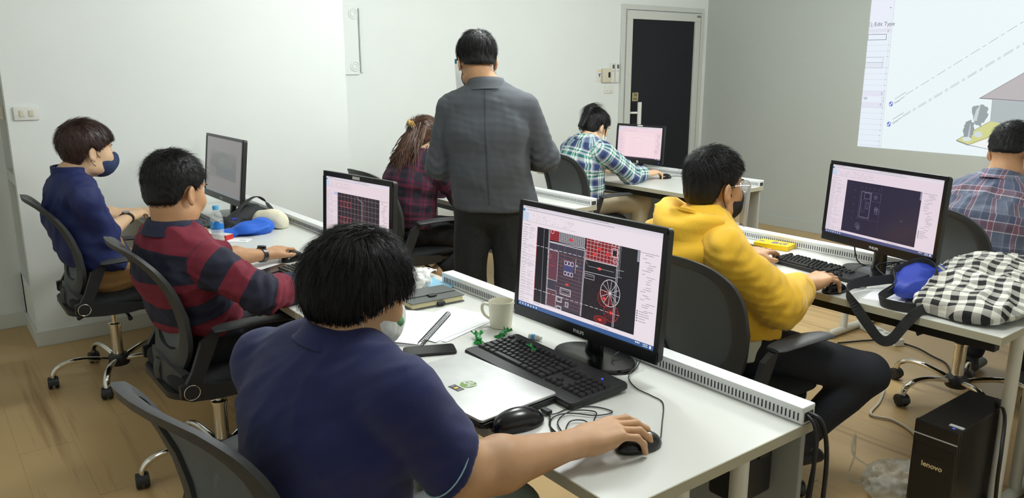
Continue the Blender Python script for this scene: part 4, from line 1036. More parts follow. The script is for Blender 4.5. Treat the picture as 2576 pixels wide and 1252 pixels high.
def strands(V, Nn, hair, n, length, step_n, width, lift, seed, jitter=0.25, gravity=0.35, front=0.0, over=0.010):
    r = np.random.default_rng(seed); X = hair.X
    i = r.integers(0, len(V), n); p = V[i] - Nn[i] * 0.003; nn = Nn[i].copy()
    L = length * r.uniform(0.5, 1.3, n); rings = []; rnd = r.normal(size=(n, 3)) * jitter
    wl = hair.o + hair.sc * (hair.w @ X); cen = hair.o + hair.sc * (hair.c @ X)
    flow = None; rr_ = r.uniform(0.2, 1.3, n)
    for k in range(step_n + 1):
        e = ((p - cen) @ X.T) / hair.sc / hair.r ** 2; nn = nz2(e @ X)
        f = nz2(p - wl) + vv(0, 0, -gravity) + rnd + front * X[0]
        f = nz2(f - nn * (f * nn).sum(1, keepdims=True))
        if flow is None: flow = f
        flow = nz2(flow * 0.5 + f * 0.5)
        b = np.cross(flow, nn); w = width * (1 - (k / (step_n + 0.3)) ** 2)
        rings.append(np.stack([p + b * w, p - b * w, p + nn * w * 0.9], 1))
        p2_ = p + flow * (L / step_n)[:, None] + nn * (lift * L / step_n)[:, None]; ql = ((p2_ - hair.o) @ X.T) / hair.sc
        ok = (ql[:, 2] > np.interp(ql[:, 0], hair.xs, hair.zs) - over * rr_) & ((hair.ear is None) | (np.abs(ql[:, 1]) < 0.06) | (np.hypot((ql[:, 0] - (hair.ear or (9, 9))[0]) / 0.026, (ql[:, 2] - (hair.ear or (9, 9))[1]) / 0.036) > 0.9)); p = np.where(ok[:, None], p2_, p)
    A = np.stack(rings, 1)                       # n, k, 3, 3
    VV = A.reshape(-1, 3); base = (np.arange(n) * (step_n + 1) * 3)[:, None, None, None]
    kk = (np.arange(step_n) * 3)[None, :, None, None]; q = np.array([[0, 1, 4, 3], [1, 2, 5, 4], [2, 0, 3, 5]])[None, None]
    return VV, (base + kk + q).reshape(-1, 4)
def nz2(a): return a / (np.linalg.norm(a, axis=-1, keepdims=True) + 1e-12)
def join(parts):
    V, Q, o = [], [], 0
    for v, q in parts: V.append(v); Q.append(q + o); o += len(v)
    return np.concatenate(V), np.concatenate(Q)
def head_prims(F, o, X, s=1.0):
    P = lambda x, y, z: tuple(vv(*o) + s * (vv(x, y, z) @ X))
    E = lambda c, r, k=0.02: F.add(Ell(P(*c), vv(*r) * s, X), k * s)
    E((-0.012, 0, 0.035), (0.096, 0.077, 0.086)); E((0.032, 0, -0.028), (0.060, 0.060, 0.082), 0.03)
    E((0.042, 0, -0.078), (0.042, 0.042, 0.034), 0.025); E((0.068, 0, -0.098), (0.018, 0.02, 0.016), 0.02)
    E((0.01, 0.048, -0.07), (0.045, 0.02, 0.03), 0.02); E((0.01, -0.048, -0.07), (0.045, 0.02, 0.03), 0.02)
    F.add(Ecap(P(0.090, 0, 0.010), P(0.108, 0, -0.028), 0.008 * s, 0.012 * s), 0.012 * s); E((0.1, 0.011, -0.032), (0.01, 0.009, 0.008), 0.006); E((0.1, -0.011, -0.032), (0.01, 0.009, 0.008), 0.006)
    E((0.083, 0, 0.026), (0.012, 0.046, 0.009), 0.014)
    for y in (0.033, -0.033):
        F.sub(Ell(P(0.096, y, 0.008), vv(0.017, 0.018, 0.012) * s, X), 0.012 * s); E((0.062, y * 1.1, -0.03), (0.03, 0.024, 0.03), 0.02)
    E((0.090, 0, -0.055), (0.011, 0.024, 0.007), 0.006); E((0.087, 0, -0.066), (0.011, 0.021, 0.007), 0.006)
    for y in (1, -1):
        ce = P(-0.012, y * 0.083, -0.012); a = X.copy(); t = math.radians(18) * y
        X2 = np.stack([nz(X[0] * 0.95 + X[1] * y * -0.32), nz(X[1] * 0.95 + X[0] * y * 0.32), X[2]])
        F.add(Ell(ce, vv(0.019, 0.0075, 0.031) * s, X2), 0.006 * s); F.add(Ell(P(-0.004, y * 0.080, -0.036), vv(0.008, 0.006, 0.011) * s, X), 0.006 * s)
        F.sub(Ell(P(-0.010, y * 0.093, -0.009), vv(0.011, 0.007, 0.019) * s, X2), 0.005 * s)
def hand_prims(F, w, f, up, side, s=1.0, curl=(12, 30, 28), fan=0.10, k=0.007, thumb_in=0.0, lens=1.0):
    w = vv(*w); f = nz(f); side = nz(np.asarray(side, float) - f * np.dot(side, f)); up = nz(np.asarray(up, float) - f * np.dot(up, f) - side * np.dot(up, side))
    A = lambda a, b, ra, rb, la=None, kk=k: F.add(Ecap(tuple(a), tuple(b), ra, rb, la), kk * s)
    p = lambda x, y, z: w + s * (x * f + y * side + z * up)
    A(p(-0.01, 0, 0), p(0.03, 0.002, 0.0), (0.029 * s, 0.020 * s), (0.037 * s, 0.017 * s), side, 0.02)
    A(p(0.03, 0.0, 0.0), p(0.080, 0.0, 0.002), (0.037 * s, 0.017 * s), (0.039 * s, 0.012 * s), side, 0.015)
    A(p(0.02, 0.018, -0.006), p(0.055, 0.036, -0.012), 0.016 * s, 0.014 * s, None, 0.015)
    A(p(0.02, -0.02, -0.006), p(0.06, -0.026, -0.008), 0.015 * s, 0.012 * s, None, 0.015)
    for j, (y, x, L, r) in enumerate(((0.030, 0.086, (0.044, 0.027, 0.022), 0.0090), (0.010, 0.090, (0.049, 0.031, 0.023), 0.0092), (-0.011, 0.086, (0.045, 0.029, 0.022), 0.0087), (-0.030, 0.076, (0.036, 0.022, 0.020), 0.0078))):
        q = p(x, y, 0.001); a = 0; sp = fan * (y / 0.03)
        F.add(Ecap(tuple(p(x - 0.03, y * 0.8, 0.001)), tuple(q), 0.010 * s, (r + 0.0012) * s), 0.008 * s)
        for i in range(3):
            a += math.radians(curl[i] * (1 + 0.12 * (j - 1.2))); d = nz((f * math.cos(a) - up * math.sin(a)) + side * sp * (1 - 0.4 * i))
            e = q + d * L[i] * s * lens; F.add(Ecap(tuple(q), tuple(e), (r - 0.0006 * i) * s, (r - 0.0006 * (i + 1)) * s), 0.004 * s); q = e
    a0, a1, a2, a3 = p(0.018, 0.026, -0.006), p(0.050, 0.050 - thumb_in, -0.014), p(0.082, 0.060 - thumb_in * 1.5, -0.022), p(0.106, 0.059 - thumb_in * 2, -0.029)
    F.add(Ecap(tuple(a0), tuple(a1), 0.015 * s, 0.0115 * s), 0.012 * s); F.add(Ecap(tuple(a1), tuple(a2), 0.0115 * s, 0.0098 * s), 0.005 * s); F.add(Ecap(tuple(a2), tuple(a3), 0.0100 * s, 0.0082 * s), 0.004 * s)
def arm_mesh(sh, el, wr, hf, hup, hside, s=1.0, h=0.0038, fat=1.0, **kw):
    F = Field(h); sh, el, wr = vv(*sh), vv(*el), vv(*wr)
    F.add(Ecap(tuple(sh + (el - sh) * 0.3), tuple(el), 0.046 * s * fat, 0.040 * s * fat), 0.02)
    m = el + (wr - el) * 0.3
    F.add(Ecap(tuple(el), tuple(m), (0.042 * s * fat, 0.041 * s * fat), (0.044 * s * fat, 0.040 * s * fat)), 0.02); F.add(Ecap(tuple(m), tuple(wr), (0.044 * s * fat, 0.040 * s * fat), (0.030 * s, 0.021 * s), hside), 0.02)
    hand_prims(F, wr, hf, hup, hside, s, **kw)
    return F.build(1)
def collar(F, c, up, fw, rx, ry, hgt, th, k=0.006, gap=0.0, flare=0.0, n=18):
    c, up, fw = vv(*c), nz(up), nz(fw); lf = np.cross(up, fw); P = []
    for i in range(n + 1):
        a = gap + (2 * PI - 2 * gap) * i / n; P.append(c + fw * math.cos(a) * rx + lf * math.sin(a) * ry)
    for a, b in zip(P[:-1], P[1:]): F.add(Ecap(tuple(a), tuple(b), (hgt, th), (hgt, th), up), k)
SKINH = 0.005
def person(label, base, J, skin, shirt, shirt_m, pants_m, hair, head_s=1.0, W=1.0, D=1.0, group=None, res=0.008, foldamp=0.004, seed=1, extras=None, pants_fold=0.003, arms=None, shoes=True, legs=True, leg_r=1.0, sit=True):
    t = thing('person', label, 'person', (base[0], base[1], 0), 0, group); og = (base[0], base[1], 0)
    X = axes(*J['hdir']); o = vv(*J['head']); s = head_s
    pel, nk, sl, sr = vv(*J['pel']), vv(*J['neck']), vv(*J['sl']), vv(*J['sr'])
    fw = vv(math.cos(math.radians(J['face'])), math.sin(math.radians(J['face'])), 0); lp = vv(-fw[1], fw[0], 0); ls = nz(sl - sr)
    upv = nz(nk - pel); bk = np.cross(ls, upv); bk = -bk if bk @ fw > 0 else bk
    # -- skin
    parts = []
    F = Field(SKINH); head_prims(F, o, X, s)
    jaw = o + s * (vv(-0.022, 0, -0.055) @ X)
    F.add(Ecap(tuple(jaw), tuple(nk + upv * 0.01), (0.056 * s, 0.060 * s), (0.060, 0.062), X[1]), 0.02); F.add(Ecap(tuple(nk), tuple(nk - upv * 0.10), (0.07, 0.06), (0.13, 0.08), ls), 0.04)
    parts.append(F.build(1)); A = arms or {}
    for sd in ('l', 'r'):
        if 'w' + sd in J:
            kw = dict(J.get('hand_' + sd, {})); hf = kw.pop('f'); hu = kw.pop('up', (0, 0, 1)); hs = kw.pop('side')
            parts.append(arm_mesh(J['s' + sd], J['e' + sd], J['w' + sd], hf, hu, hs, **{**A, **kw}))
    if J.get('cuffup', 0) > 0.2:
        for sd in 'lr':
            F = Field(0.006); k_, a_ = vv(*J['k' + sd]), vv(*J['a' + sd]); m_ = k_ + (a_ - k_) * 0.4
            F.add(Ecap(tuple(k_), tuple(m_), 0.045, 0.050), 0.02); F.add(Ecap(tuple(m_), tuple(a_), 0.050, 0.034), 0.02); parts.append(F.build(1))
    V, Q = join(parts); np_obj('body', V, Q, skin, t, origin=og)
    for y in (0.033, -0.033):
        c = o + s * (vv(0.0700, y, 0.007) @ X); e = obj('eye', MB().lathe([(0.0118 * s * math.sin(a), 0.0118 * s * math.cos(a)) for a in np.linspace(0.02, PI - 0.02, 11)], 16, tr(*(c - np.asarray(og))) @ Matrix(np.stack([X[1], X[2], X[0]], 1).tolist()).to_4x4()), M['eyewhite'], t, True)
        obj('iris', MB().lathe([(0.0070 * s, 0.0100 * s), (0.005 * s, 0.0115 * s), (0.0005, 0.0123 * s)], 14, tr(*(c - np.asarray(og))) @ Matrix(np.stack([X[1], X[2], X[0]], 1).tolist()).to_4x4()), M['iris'], e, True)
        B = Field(0.003); pp = lambda x, yy, z: tuple(o + s * (vv(x, yy, z) @ X)); B.add(Ecap(pp(0.092, y * 0.5, 0.027), pp(0.083, y * 1.5, 0.028), 0.0042, 0.003)); v, q = B.build(1); np_obj('eyebrow', v, q, hair['m'], t, origin=og)
    # -- hair
    hp = Hair(o, X, s, hair.get('c', (-0.012, 0, 0.036)), hair['r'], hair['xs'], hair['zs'], hair.get('ear', (-0.012, -0.012)), hair.get('relief', 0.0012), hair.get('whorl', (-0.06, 0.0, 0.115)), hair.get('nw', 46))
    F = Field(hair.get('h', 0.005)); F.add(hp, 0.004)
    for p_ in hair.get('more', []): F.add(p_(o, X, s), 0.012)
    V, Q = F.build(1); Nn = normals(V, Q); qn = ((V - o) @ X.T) / s
    ps = [(V, Q)]
    wh = vv(*hair.get('whorl', (-0.06, 0.0, 0.115))); near = lambda q: np.linalg.norm(q - wh, axis=1) < 0.042
    for (n, L, w, lift, grav, front, sel) in hair.get('st', []) + [(260, 0.045, 0.0011, 0.25, 0.0, 1.6, near), (160, 0.04, 0.0011, 0.25, 0.0, -1.4, near)]:
        m = sel(qn) if sel else np.ones(len(V), bool)
        if m.sum() > 10: ps.append(strands(V[m], Nn[m], hp, int(n * 1.5), L * s, 5, w * 0.72, lift * 0.7, seed + int(n), hair.get('jit', 0.25) * 0.75, grav, front))
    V, Q = join(ps); np_obj('hair', V, Q, hair['m'], t, origin=og)
    # -- upper garment
    F = Field(res); inf = shirt.get('inf', 0.0)
    L = lambda a: pel + (nk - pel) * a
    st = [(pel + bk * 0.0, (0.178, 0.128)), (L(0.34) + bk * 0.022, (0.170, 0.128)), (L(0.64) + bk * 0.035, (0.180, 0.122)), (L(0.86) + bk * 0.018, (0.160, 0.092)), (L(0.97), (0.066, 0.060))]
    st = [(p, ((w + inf) * W, (d + inf) * D)) for p, (w, d) in st]
    if 'bot' in shirt: st[0] = (vv(*shirt['bot']), st[0][1])
    acc = 0.0
    for i in range(4):
        a, b = st[i], st[i + 1]; la = nz(lp * (1 - i / 3.5) + ls * (i / 3.5)); F.add(Ecap(tuple(a[0]), tuple(b[0]), a[1], b[1], la, 1, acc), 0.035); acc += np.linalg.norm(b[0] - a[0])
    mid = L(0.90) + bk * 0.01; sw = shirt.get('sw', 0.062)
    for sd, S, g in (('l', sl, 10), ('r', sr, 11)):
        S = vv(*S); F.add(Ecap(tuple(nk * 0.55 + mid * 0.45), tuple(S), (sw + inf, sw * 0.95 + inf), (sw + inf, sw + inf), (0, 0, 1), 0, acc - 0.1), 0.04)
        if 'e' + sd not in J: continue
        E_, Wr = vv(*J['e' + sd]), vv(*J['w' + sd]); n1 = np.linalg.norm(E_ - S)
        cf = shirt['cuff_' + sd] if 'cuff_' + sd in shirt else shirt['cuff']; r0, r1, r2 = shirt.get('sl', (0.060, 0.053, 0.046))
        if cf <= 1.0:
            c = S + (E_ - S) * cf; F.add(Ecap(tuple(S), tuple(c + (E_ - S) * 0.12), r0 + inf, r1 + inf, None, g, 0.0), shirt.get('ks', 0.016)); dr_ = nz(E_ - S)
        else:
            u = cf - 1; F.add(Ecap(tuple(S), tuple(E_), r0 + inf, r1 + inf, None, g, 0.0), shirt.get('ks', 0.014)); c = E_ + (Wr - E_) * u; dr_ = nz(Wr - E_)
            F.add(Ecap(tuple(E_), tuple(c + dr_ * 0.03), r1 + inf, r2 + inf, None, g, n1), 0.025)
        tl = shirt.get('tilt_' + sd); dn = nz(dr_ + vv(*tl)) if tl else dr_
        F.sub(Half(tuple(c), tuple(dn), 0.15), 0.004); rr = (r1 if cf <= 1 else r2) + inf
        F.sub(Ecap(tuple(c - dn * 0.004), tuple(c + dn * 0.03), rr - 1.9 * res, rr - 1.9 * res), 0.003)
        J['cuff_' + sd] = (c, dn, rr)
    for p_ in shirt.get('more', []): F.add(p_, shirt.get('mk', 0.02))
    for p_ in shirt.get('cut', [Half((pel[0], pel[1], pel[2] + shirt.get('hem', 0.02)), (-0.12 * fw[0], -0.12 * fw[1], -1), 0.42)] if sit else []): F.sub(p_, 0.008)
    fo = folds(seed, shirt.get('ff', 30), foldamp, True); fo2 = folds(seed + 9, 70, foldamp * 0.25, False)
    def elb(v):
        r_ = np.zeros(len(v))
        for sd in ('l', 'r'):
            if 'e' + sd in J and shirt.get('cuff_' + sd, shirt['cuff']) > 1.2:
                E_ = vv(*J['e' + sd]); ax_ = nz(vv(*J['w' + sd]) - vv(*J['s' + sd])); q_ = v - E_; t_ = q_ @ ax_; d_ = np.linalg.norm(q_, axis=1); sdn = q_ @ nz(np.cross(ax_, vv(0, 0, 1)))
                r_ += shirt.get('elbow', 0.0045) * np.exp(-(d_ / 0.10) ** 2) * np.sin(t_ * 170 + sdn * 40 + 1.5 * np.sin(sdn * 60)) 
        return r_
    V, Q = F.build(5, disp=lambda v: fo(v) + fo2(v) + elb(v))
    np_obj(shirt.get('name', 'shirt'), V, Q, shirt_m, t, F.pattern(V), og)
    if 'collar' in shirt:
        ch, rx, off, fold = shirt['collar']; cu = nz(upv + 0.22 * fw); cf_ = nz(fw - cu * np.dot(fw, cu)); cl = np.cross(cu, cf_); cc = nk + cu * off; G = []
        prof = [(-0.010, -0.030), (-0.002, 0.35 * ch), (0.0, 0.8 * ch), (0.004, ch)] + ([(0.011, 0.92 * ch), (0.018, 0.45 * ch), (0.026, -0.15 * ch), (0.034, -0.55 * ch)] if fold else [(0.006, 0.97 * ch), (0.006, 0.3 * ch), (0.004, -0.02)])
        for i in range(33):
            a = 0.16 + (2 * PI - 0.32) * i / 32; e = 1 + 0.0 * i
            G.append([tuple(cc + cf_ * math.cos(a) * (rx + dr2 + 0.004) + cl * math.sin(a) * (rx + dr2) * 1.02 + cu * (dz2 - (0.012 if math.cos(a) > 0 else 0) * math.cos(a)) - np.asarray(og)) for dr2, dz2 in prof])
        co_ = obj('collar', MB().sheet(G, 0.004), shirt.get('collar_m', shirt_m), t, True, angle=60)
        at = co_.data.attributes.new('pat', 'FLOAT_VECTOR', 'POINT'); at.data.foreach_set('vector', np.array([[v.co.y, v.co.z * 1.5, 0] for v in co_.data.vertices], np.float32).ravel())
    # -- trousers and shoes
    if legs:
        F = Field(0.010); hl, hr = pel + lp * 0.085, pel - lp * 0.085; kl, kr, al, ar = (vv(*J[k]) for k in ('kl', 'kr', 'al', 'ar'))
        g = leg_r; low = vv(0, 0, -0.02)
        F.add(Ecap(tuple(pel + lp * 0.06 + low), tuple(pel - lp * 0.06 + low), 0.105, 0.105), 0.03); F.add(Ecap(tuple(pel + low), tuple(pel + upv * 0.10), (0.165 * W, 0.122 * D), (0.16 * W, 0.118 * D), lp), 0.03)
        for h_, k_, a_ in ((hl, kl, al), (hr, kr, ar)):
            F.add(Ecap(tuple(h_), tuple(k_), 0.088 * g, 0.066 * g), 0.03); F.add(Ecap(tuple(k_), tuple(a_ + (k_ - a_) * J.get('cuffup', 0.1)), 0.066 * g, 0.055 * g), 0.02)
        fo3 = folds(seed + 3, 26, pants_fold, True)
        V, Q = F.build(2, disp=fo3); np_obj('trousers', V, Q, pants_m, t, None, og)
        if shoes:
            for k_, a_, yw in ((kl, al, J.get('fl', J['face'])), (kr, ar, J.get('fr', J['face']))):
                d = vv(math.cos(math.radians(yw)), math.sin(math.radians(yw)), 0); z0 = max(a_[2] - 0.05, 0.03); F = Field(0.007)
                b = vv(a_[0], a_[1], z0 + 0.002)
                F.add(Ecap(tuple(b - d * 0.03), tuple(b + d * 0.13 - vv(0, 0, 0.004)), (0.036, 0.030), (0.040, 0.026), np.cross(d, vv(0, 0, 1))), 0.02); F.add(Ecap(tuple(b + vv(0, 0, 0.01)), tuple(a_ + vv(0, 0, 0.03)), 0.036, 0.036), 0.02)
                F.sub(Half((b[0], b[1], max(z0 - 0.028, 0.002)), (0, 0, -1), 0.3), 0.004); V, Q = F.build(1); np_obj('shoe', V, Q, M['plastic'], t, None, og)
    J['X'] = X; J['o'] = o; J['og'] = np.asarray(og); J['s'] = s; J['nk'] = nk; J['upv'] = upv; J['fw'] = fw
    return t
def soft(name, prims, h, m, t, og, k=0.01, cuts=(), sm=2, disp=None):
    F = Field(h)
    for p in prims: F.add(p, k)
    for p in cuts: F.sub(p, 0.004)
    V, Q = F.build(sm, disp=disp); return np_obj(name, V, Q, m, t, None, og)
def loc(J): return lambda x, y, z: tuple(J['o'] + J['s'] * (vv(x, y, z) @ J['X']))
def face_mask(t, J, m, strap_m, pointed=0.0, green=False):
    p = loc(J); X, s, og = J['X'], J['s'], J['og']
    pr = [Ell(p(0.046, 0, -0.060), vv(0.070, 0.0665, 0.058) * s, X), Ell(p(0.092 + pointed, 0, -0.04), vv(0.026, 0.026, 0.036) * s, X)]
    cuts = [Half(p(0.026, 0, -0.05), -X[0], 0.25), Half(p(0.1, 0, -0.004), nz(X[2] - 0.35 * X[0]), 0.3)]
    mk = soft('face_mask', pr, 0.004, m, t, og, 0.02 * s, cuts, 2, folds(3, 120, 0.0008, True) )
    q = lambda *a: tuple(np.asarray(p(*a)) - og)
    for y in (1, -1):
        obj('ear_loop', MB().tube(crv([q(0.032, y * 0.060, -0.030), q(0.01, y * 0.072, -0.012), q(-0.006, y * 0.081, 0.022), q(-0.03, y * 0.080, 0.0), q(-0.012, y * 0.074, -0.048), q(0.03, y * 0.056, -0.08)], 5), 0.0013, 6), strap_m, mk, True)
    return mk
def ring_at(c, d, r, rad, seg=28, flat=None):
    c = vv(*c); d = nz(d); a = nz(np.cross(d, vv(0.3, 0.2, 1))); b = np.cross(d, a); r2 = r if flat is None else flat
    return [tuple(c + a * r * math.cos(k) + b * r2 * math.sin(k)) for k in np.linspace(0, 2 * PI, seg + 1)[:-1]]
def watch(t, J, sd, m, face_m, along=0.04, r=0.031, fl=0.026, steel=False):
    og = J['og']; w, e = vv(*J['w' + sd]), vv(*J['e' + sd]); d = nz(w - e); c = w - d * along; side = nz(np.cross(d, vv(0, 0, 1))); up = nz(np.cross(side, d))
    P = [tuple(c + side * r * math.cos(k) + up * fl * math.sin(k) - og) for k in np.linspace(0, 2 * PI, 29)[:-1]]
    o = obj('wristwatch', MB().tube(P, 0.0095, 6, flat=0.3, up=tuple(up), loop=True) if False else MB().rings([[tuple(vv(*q) + d * a + nz(vv(*q) + og - c) * b) for a, b in ((-0.010, 0), (0.010, 0), (0.010, 0.004), (-0.010, 0.004))] for q in P], loop=True, cap=False), m, t, True, angle=50)
    cc = c + up * (fl + 0.006) - og
    obj('watch_face', MB().lathe([(0.018, -0.004), (0.019, 0.003), (0.016, 0.005), (0.001, 0.005)], 20, frame(cc, d, side, up)), face_m, o, True)
SHORT = dict(r=(0.104, 0.086, 0.090), xs=[-0.12, -0.085, -0.05, -0.03, 0.0, 0.02, 0.05, 0.085, 0.1], zs=[-0.06, -0.055, -0.045, -0.005, 0.0, 0.01, 0.035, 0.062, 0.07])
# ---- the navy polo man nearest the camera
J = dict(face=16, pel=(0.60, 1.42, 0.57), neck=(0.645, 1.395, 1.005), head=(0.680, 1.392, 1.112), hdir=(-4, 20, 0), sl=(0.555, 1.595, 0.920), sr=(0.672, 1.205, 0.945),
         el=(0.70, 1.68, 0.74), er=(0.775, 1.165, 0.775), wl=(0.88, 1.55, 0.66), wr=(1.06, 1.150, 0.760), kl=(1.03, 1.60, 0.52), kr=(1.02, 1.33, 0.525), al=(1.0, 1.62, 0.09), ar=(0.98, 1.30, 0.09),
         hand_l=dict(f=(0.9, -0.4, -0.1), side=(-0.4, -0.9, 0)), hand_r=dict(f=(0.965, -0.22, 0.13), up=(-0.12, 0.0, 1), side=(0.22, 0.97, 0.05), curl=(17, 27, 24), h=0.003, s=1.13))
BOWL = dict(m=M['hairblack'], c=(-0.010, 0, 0.014), r=(0.116, 0.097, 0.116), xs=[-0.13, -0.08, -0.03, 0.01, 0.03, 0.05, 0.08, 0.12], zs=[-0.078, -0.075, -0.058, -0.030, -0.010, 0.004, 0.012, 0.016], ear=None, relief=0.0012, nw=60, jit=0.16, whorl=(-0.045, 0.0, 0.125),
            st=[(2600, 0.075, 0.0010, 0.05, 0.5, 0.0, None), (700, 0.05, 0.0008, 0.30, 0.1, 0.0, lambda q: q[:, 2] > 0.06), (900, 0.045, 0.0011, 0.04, 1.2, 0.0, lambda q: q[:, 2] < -0.02)])
p3 = person('man in navy short sleeved polo and white mask, back to the camera, hand on mouse', (0.60, 1.42), J, M['skin3'], dict(cuff=0.84, ks=0.03, inf=0.006, sl=(0.068, 0.068, 0.05), collar=(0.026, 0.064, 0.008, True), tilt_r=(0.2, 0.05, 0.35), sw=0.062, ff=18), M['navy'], M['greypants'], BOWL, 0.98, 1.12, 1.05, None, 0.006, 0.004, 11, arms=dict(fat=1.16))
c, dn, rr = J['cuff_r']
obj('sleeve_piping', MB().tube([tuple(vv(*q) - J['og']) for q in ring_at(c - dn * 0.022, dn, rr + 0.0005, 0.002)], 0.0016, 6, loop=True), M['piping'], p3, True)
mk = face_mask(p3, J, M['maskwhite'], M['maskwhite'])
p = loc(J); soft('mask_print', [Ell(p(0.078, -0.035, -0.042), vv(0.0235, 0.021, 0.016), J['X'])], 0.003, M['maskgreen'], p3, J['og'])
# ---- maroon striped jersey
J = dict(face=12, pel=(0.815, 2.955, 0.57), neck=(0.722, 2.92, 0.978), head=(0.742, 2.925, 1.114), hdir=(28, 12, 0), sl=(0.707, 3.117, 0.900), sr=(0.795, 2.712, 0.868),
         el=(0.955, 3.18, 0.785), er=(0.91, 2.60, 0.775), wl=(1.17, 3.245, 0.757), wr=(1.13, 2.70, 0.755), kl=(1.22, 3.06, 0.53), kr=(1.22, 2.83, 0.53), al=(1.15, 3.06, 0.09), ar=(1.15, 2.83, 0.09),
         hand_l=dict(f=(0.86, 0.5, 0.08), side=(0.5, -0.86, 0), curl=(22, 30, 26)), hand_r=dict(f=(0.95, 0.3, 0.0), side=(-0.3, 0.95, 0)))
H2 = dict(SHORT, m=M['hairblack'], r=(0.106, 0.087, 0.094), st=[(2200, 0.028, 0.0009, 0.35, 0.2, 0.15, None), (500, 0.03, 0.0009, 0.7, 0.0, 0.3, lambda q: q[:, 2] > 0.05)], jit=0.35)
p2 = person('man in maroon and navy striped jersey seated second from the left wall', (0.815, 2.955), J, M['skin1'], dict(cuff=1.8, cuff_l=1.12, inf=0.008, sl=(0.064, 0.056, 0.046), collar=(0.030, 0.070, 0.012, True), collar_m=M['navyplain']), M['rugby'], M['darkjeans'], H2, 1.09, 1.08, 1.0, None, 0.006, 0.006, 21)
watch(p2, J, 'l', M['darksteel'], M['gloss'], 0.03, 0.034, 0.028)
pp = loc(J); soft('lips', [Ell(pp(0.098, 0, -0.0555), vv(0.006, 0.02, 0.0045), J['X']), Ell(pp(0.096, 0, -0.065), vv(0.006, 0.018, 0.0055), J['X'])], 0.0025, M['lip'], p2, J['og'], 0.003)
# ---- navy shirt by the wall
J = dict(face=8, pel=(0.70, 4.21, 0.57), neck=(0.605, 4.19, 1.03), head=(0.690, 4.195, 1.150), hdir=(10, 4, 0), sl=(0.59, 4.385, 0.955), sr=(0.615, 4.00, 0.955),
         el=(0.74, 4.50, 0.78), er=(0.69, 4.06, 0.765), wl=(0.98, 4.62, 0.76), wr=(0.865, 4.36, 0.785), kl=(1.10, 4.32, 0.53), kr=(1.10, 4.09, 0.53), al=(1.05, 4.34, 0.09), ar=(1.05, 4.07, 0.09),
         hand_l=dict(f=(1, 0.1, 0.05), side=(0.1, -1, 0)), hand_r=dict(f=(0.72, 0.7, 0.15), side=(-0.7, 0.72, 0.1), curl=(20, 30, 26)))
H1 = dict(SHORT, m=M['hairbrown'], c=(-0.014, 0, 0.036), r=(0.116, 0.094, 0.103), zs=[-0.075, -0.07, -0.055, -0.012, 0.0, 0.005, 0.028, 0.045, 0.05], st=[(2000, 0.045, 0.0011, 0.22, 0.3, 0.25, None), (500, 0.05, 0.0013, 0.15, 0.5, 0.8, lambda q: (q[:, 0] > 0.03))], jit=0.3)
p1 = person('man in dark blue shirt and navy face mask seated beside the left wall', (0.70, 4.21), J, M['skin2'], dict(cuff=1.15, inf=0.010, sl=(0.064, 0.057, 0.052), collar=(0.040, 0.071, 0.016, False)), M['navyshirt'], M['browncloth'], H1, 1.07, 1.04, 1.0, None, 0.009, 0.007, 31, pants_fold=0.005)
face_mask(p1, J, M['masknavy'], M['maskblack'], 0.012); watch(p1, J, 'r', M['blackmetal'], M['steel'], 0.03, 0.033, 0.027)
# ---- instructor standing
J = dict(face=50, pel=(2.165, 2.985, 0.93), neck=(2.125, 2.965, 1.435), head=(2.120, 3.03, 1.560), hdir=(66, 16, 0), sl=(2.012, 3.072, 1.345), sr=(2.257, 2.866, 1.352),
         el=(1.990, 3.15, 1.085), er=(2.37, 2.845, 1.125), wl=(2.12, 3.33, 1.05), wr=(2.42, 3.06, 1.10), kl=(2.11, 3.09, 0.50), kr=(2.25, 2.95, 0.50), al=(2.08, 3.08, 0.09), ar=(2.25, 2.92, 0.09),
         hand_l=dict(f=(0.85, 0.5, 0.0), side=(0.3, -0.5, 0.8), up=(-0.6, 0.75, 0)), hand_r=dict(f=(0.3, 0.95, -0.1), side=(-0.8, 0.2, 0.5), up=(0.5, 0, 0.85)))
HI = dict(SHORT, m=M['hairblack'], c=(-0.010, 0, 0.040), r=(0.108, 0.090, 0.096), zs=[-0.045, -0.04, -0.03, -0.002, 0.004, 0.01, 0.03, 0.05, 0.055], st=[(2600, 0.05, 0.0011, 0.10, 0.35, 0.1, lambda q: q[:, 2] > 0.0)], jit=0.14, nw=54)
p4 = person('man in grey blazer standing with his back turned, wearing a face shield', (2.165, 2.985), J, M['skin1'], dict(name='blazer', cuff=1.85, inf=0.014, ks=0.008, sl=(0.060, 0.053, 0.046), collar=(0.036, 0.066, 0.012, True), sw=0.058, ff=14,
            more=[Ecap((2.17, 2.985, 0.98), (2.185, 2.985, 0.895), (0.196, 0.15), (0.204, 0.16), (-0.766, 0.643, 0), 1)], cut=[Half((2.165, 2.985, 0.885), (0, 0, -1), 0.4)]), M['jacket'], M['trousers'], HI, 1.0, 0.96, 1.02, None, 0.008, 0.005, 41, leg_r=1.12, pants_fold=0.006)
face_mask(p4, J, M['maskblack'], M['maskblack'])
p = loc(J); q = lambda *a: tuple(np.asarray(p(*a)) - J['og'])
G = [[q(0.118 * math.cos(a) + 0.01, 0.098 * math.sin(a), z) for z in (0.02, -0.05, -0.13)] for a in np.linspace(-1.35, 1.35, 17)]
vz = obj('face_shield', MB().sheet(G, 0.001), M['film'], p4, True)
gl = MB()
for y in (1, -1): gl.tube([q(0.10, y * 0.06, 0.02), q(0.05, y * 0.082, 0.022), q(-0.02, y * 0.088, 0.016), q(-0.035, y * 0.085, 0.0)], 0.0018, 6)
obj('shield_temple', gl, M['plastic'], vz, True)
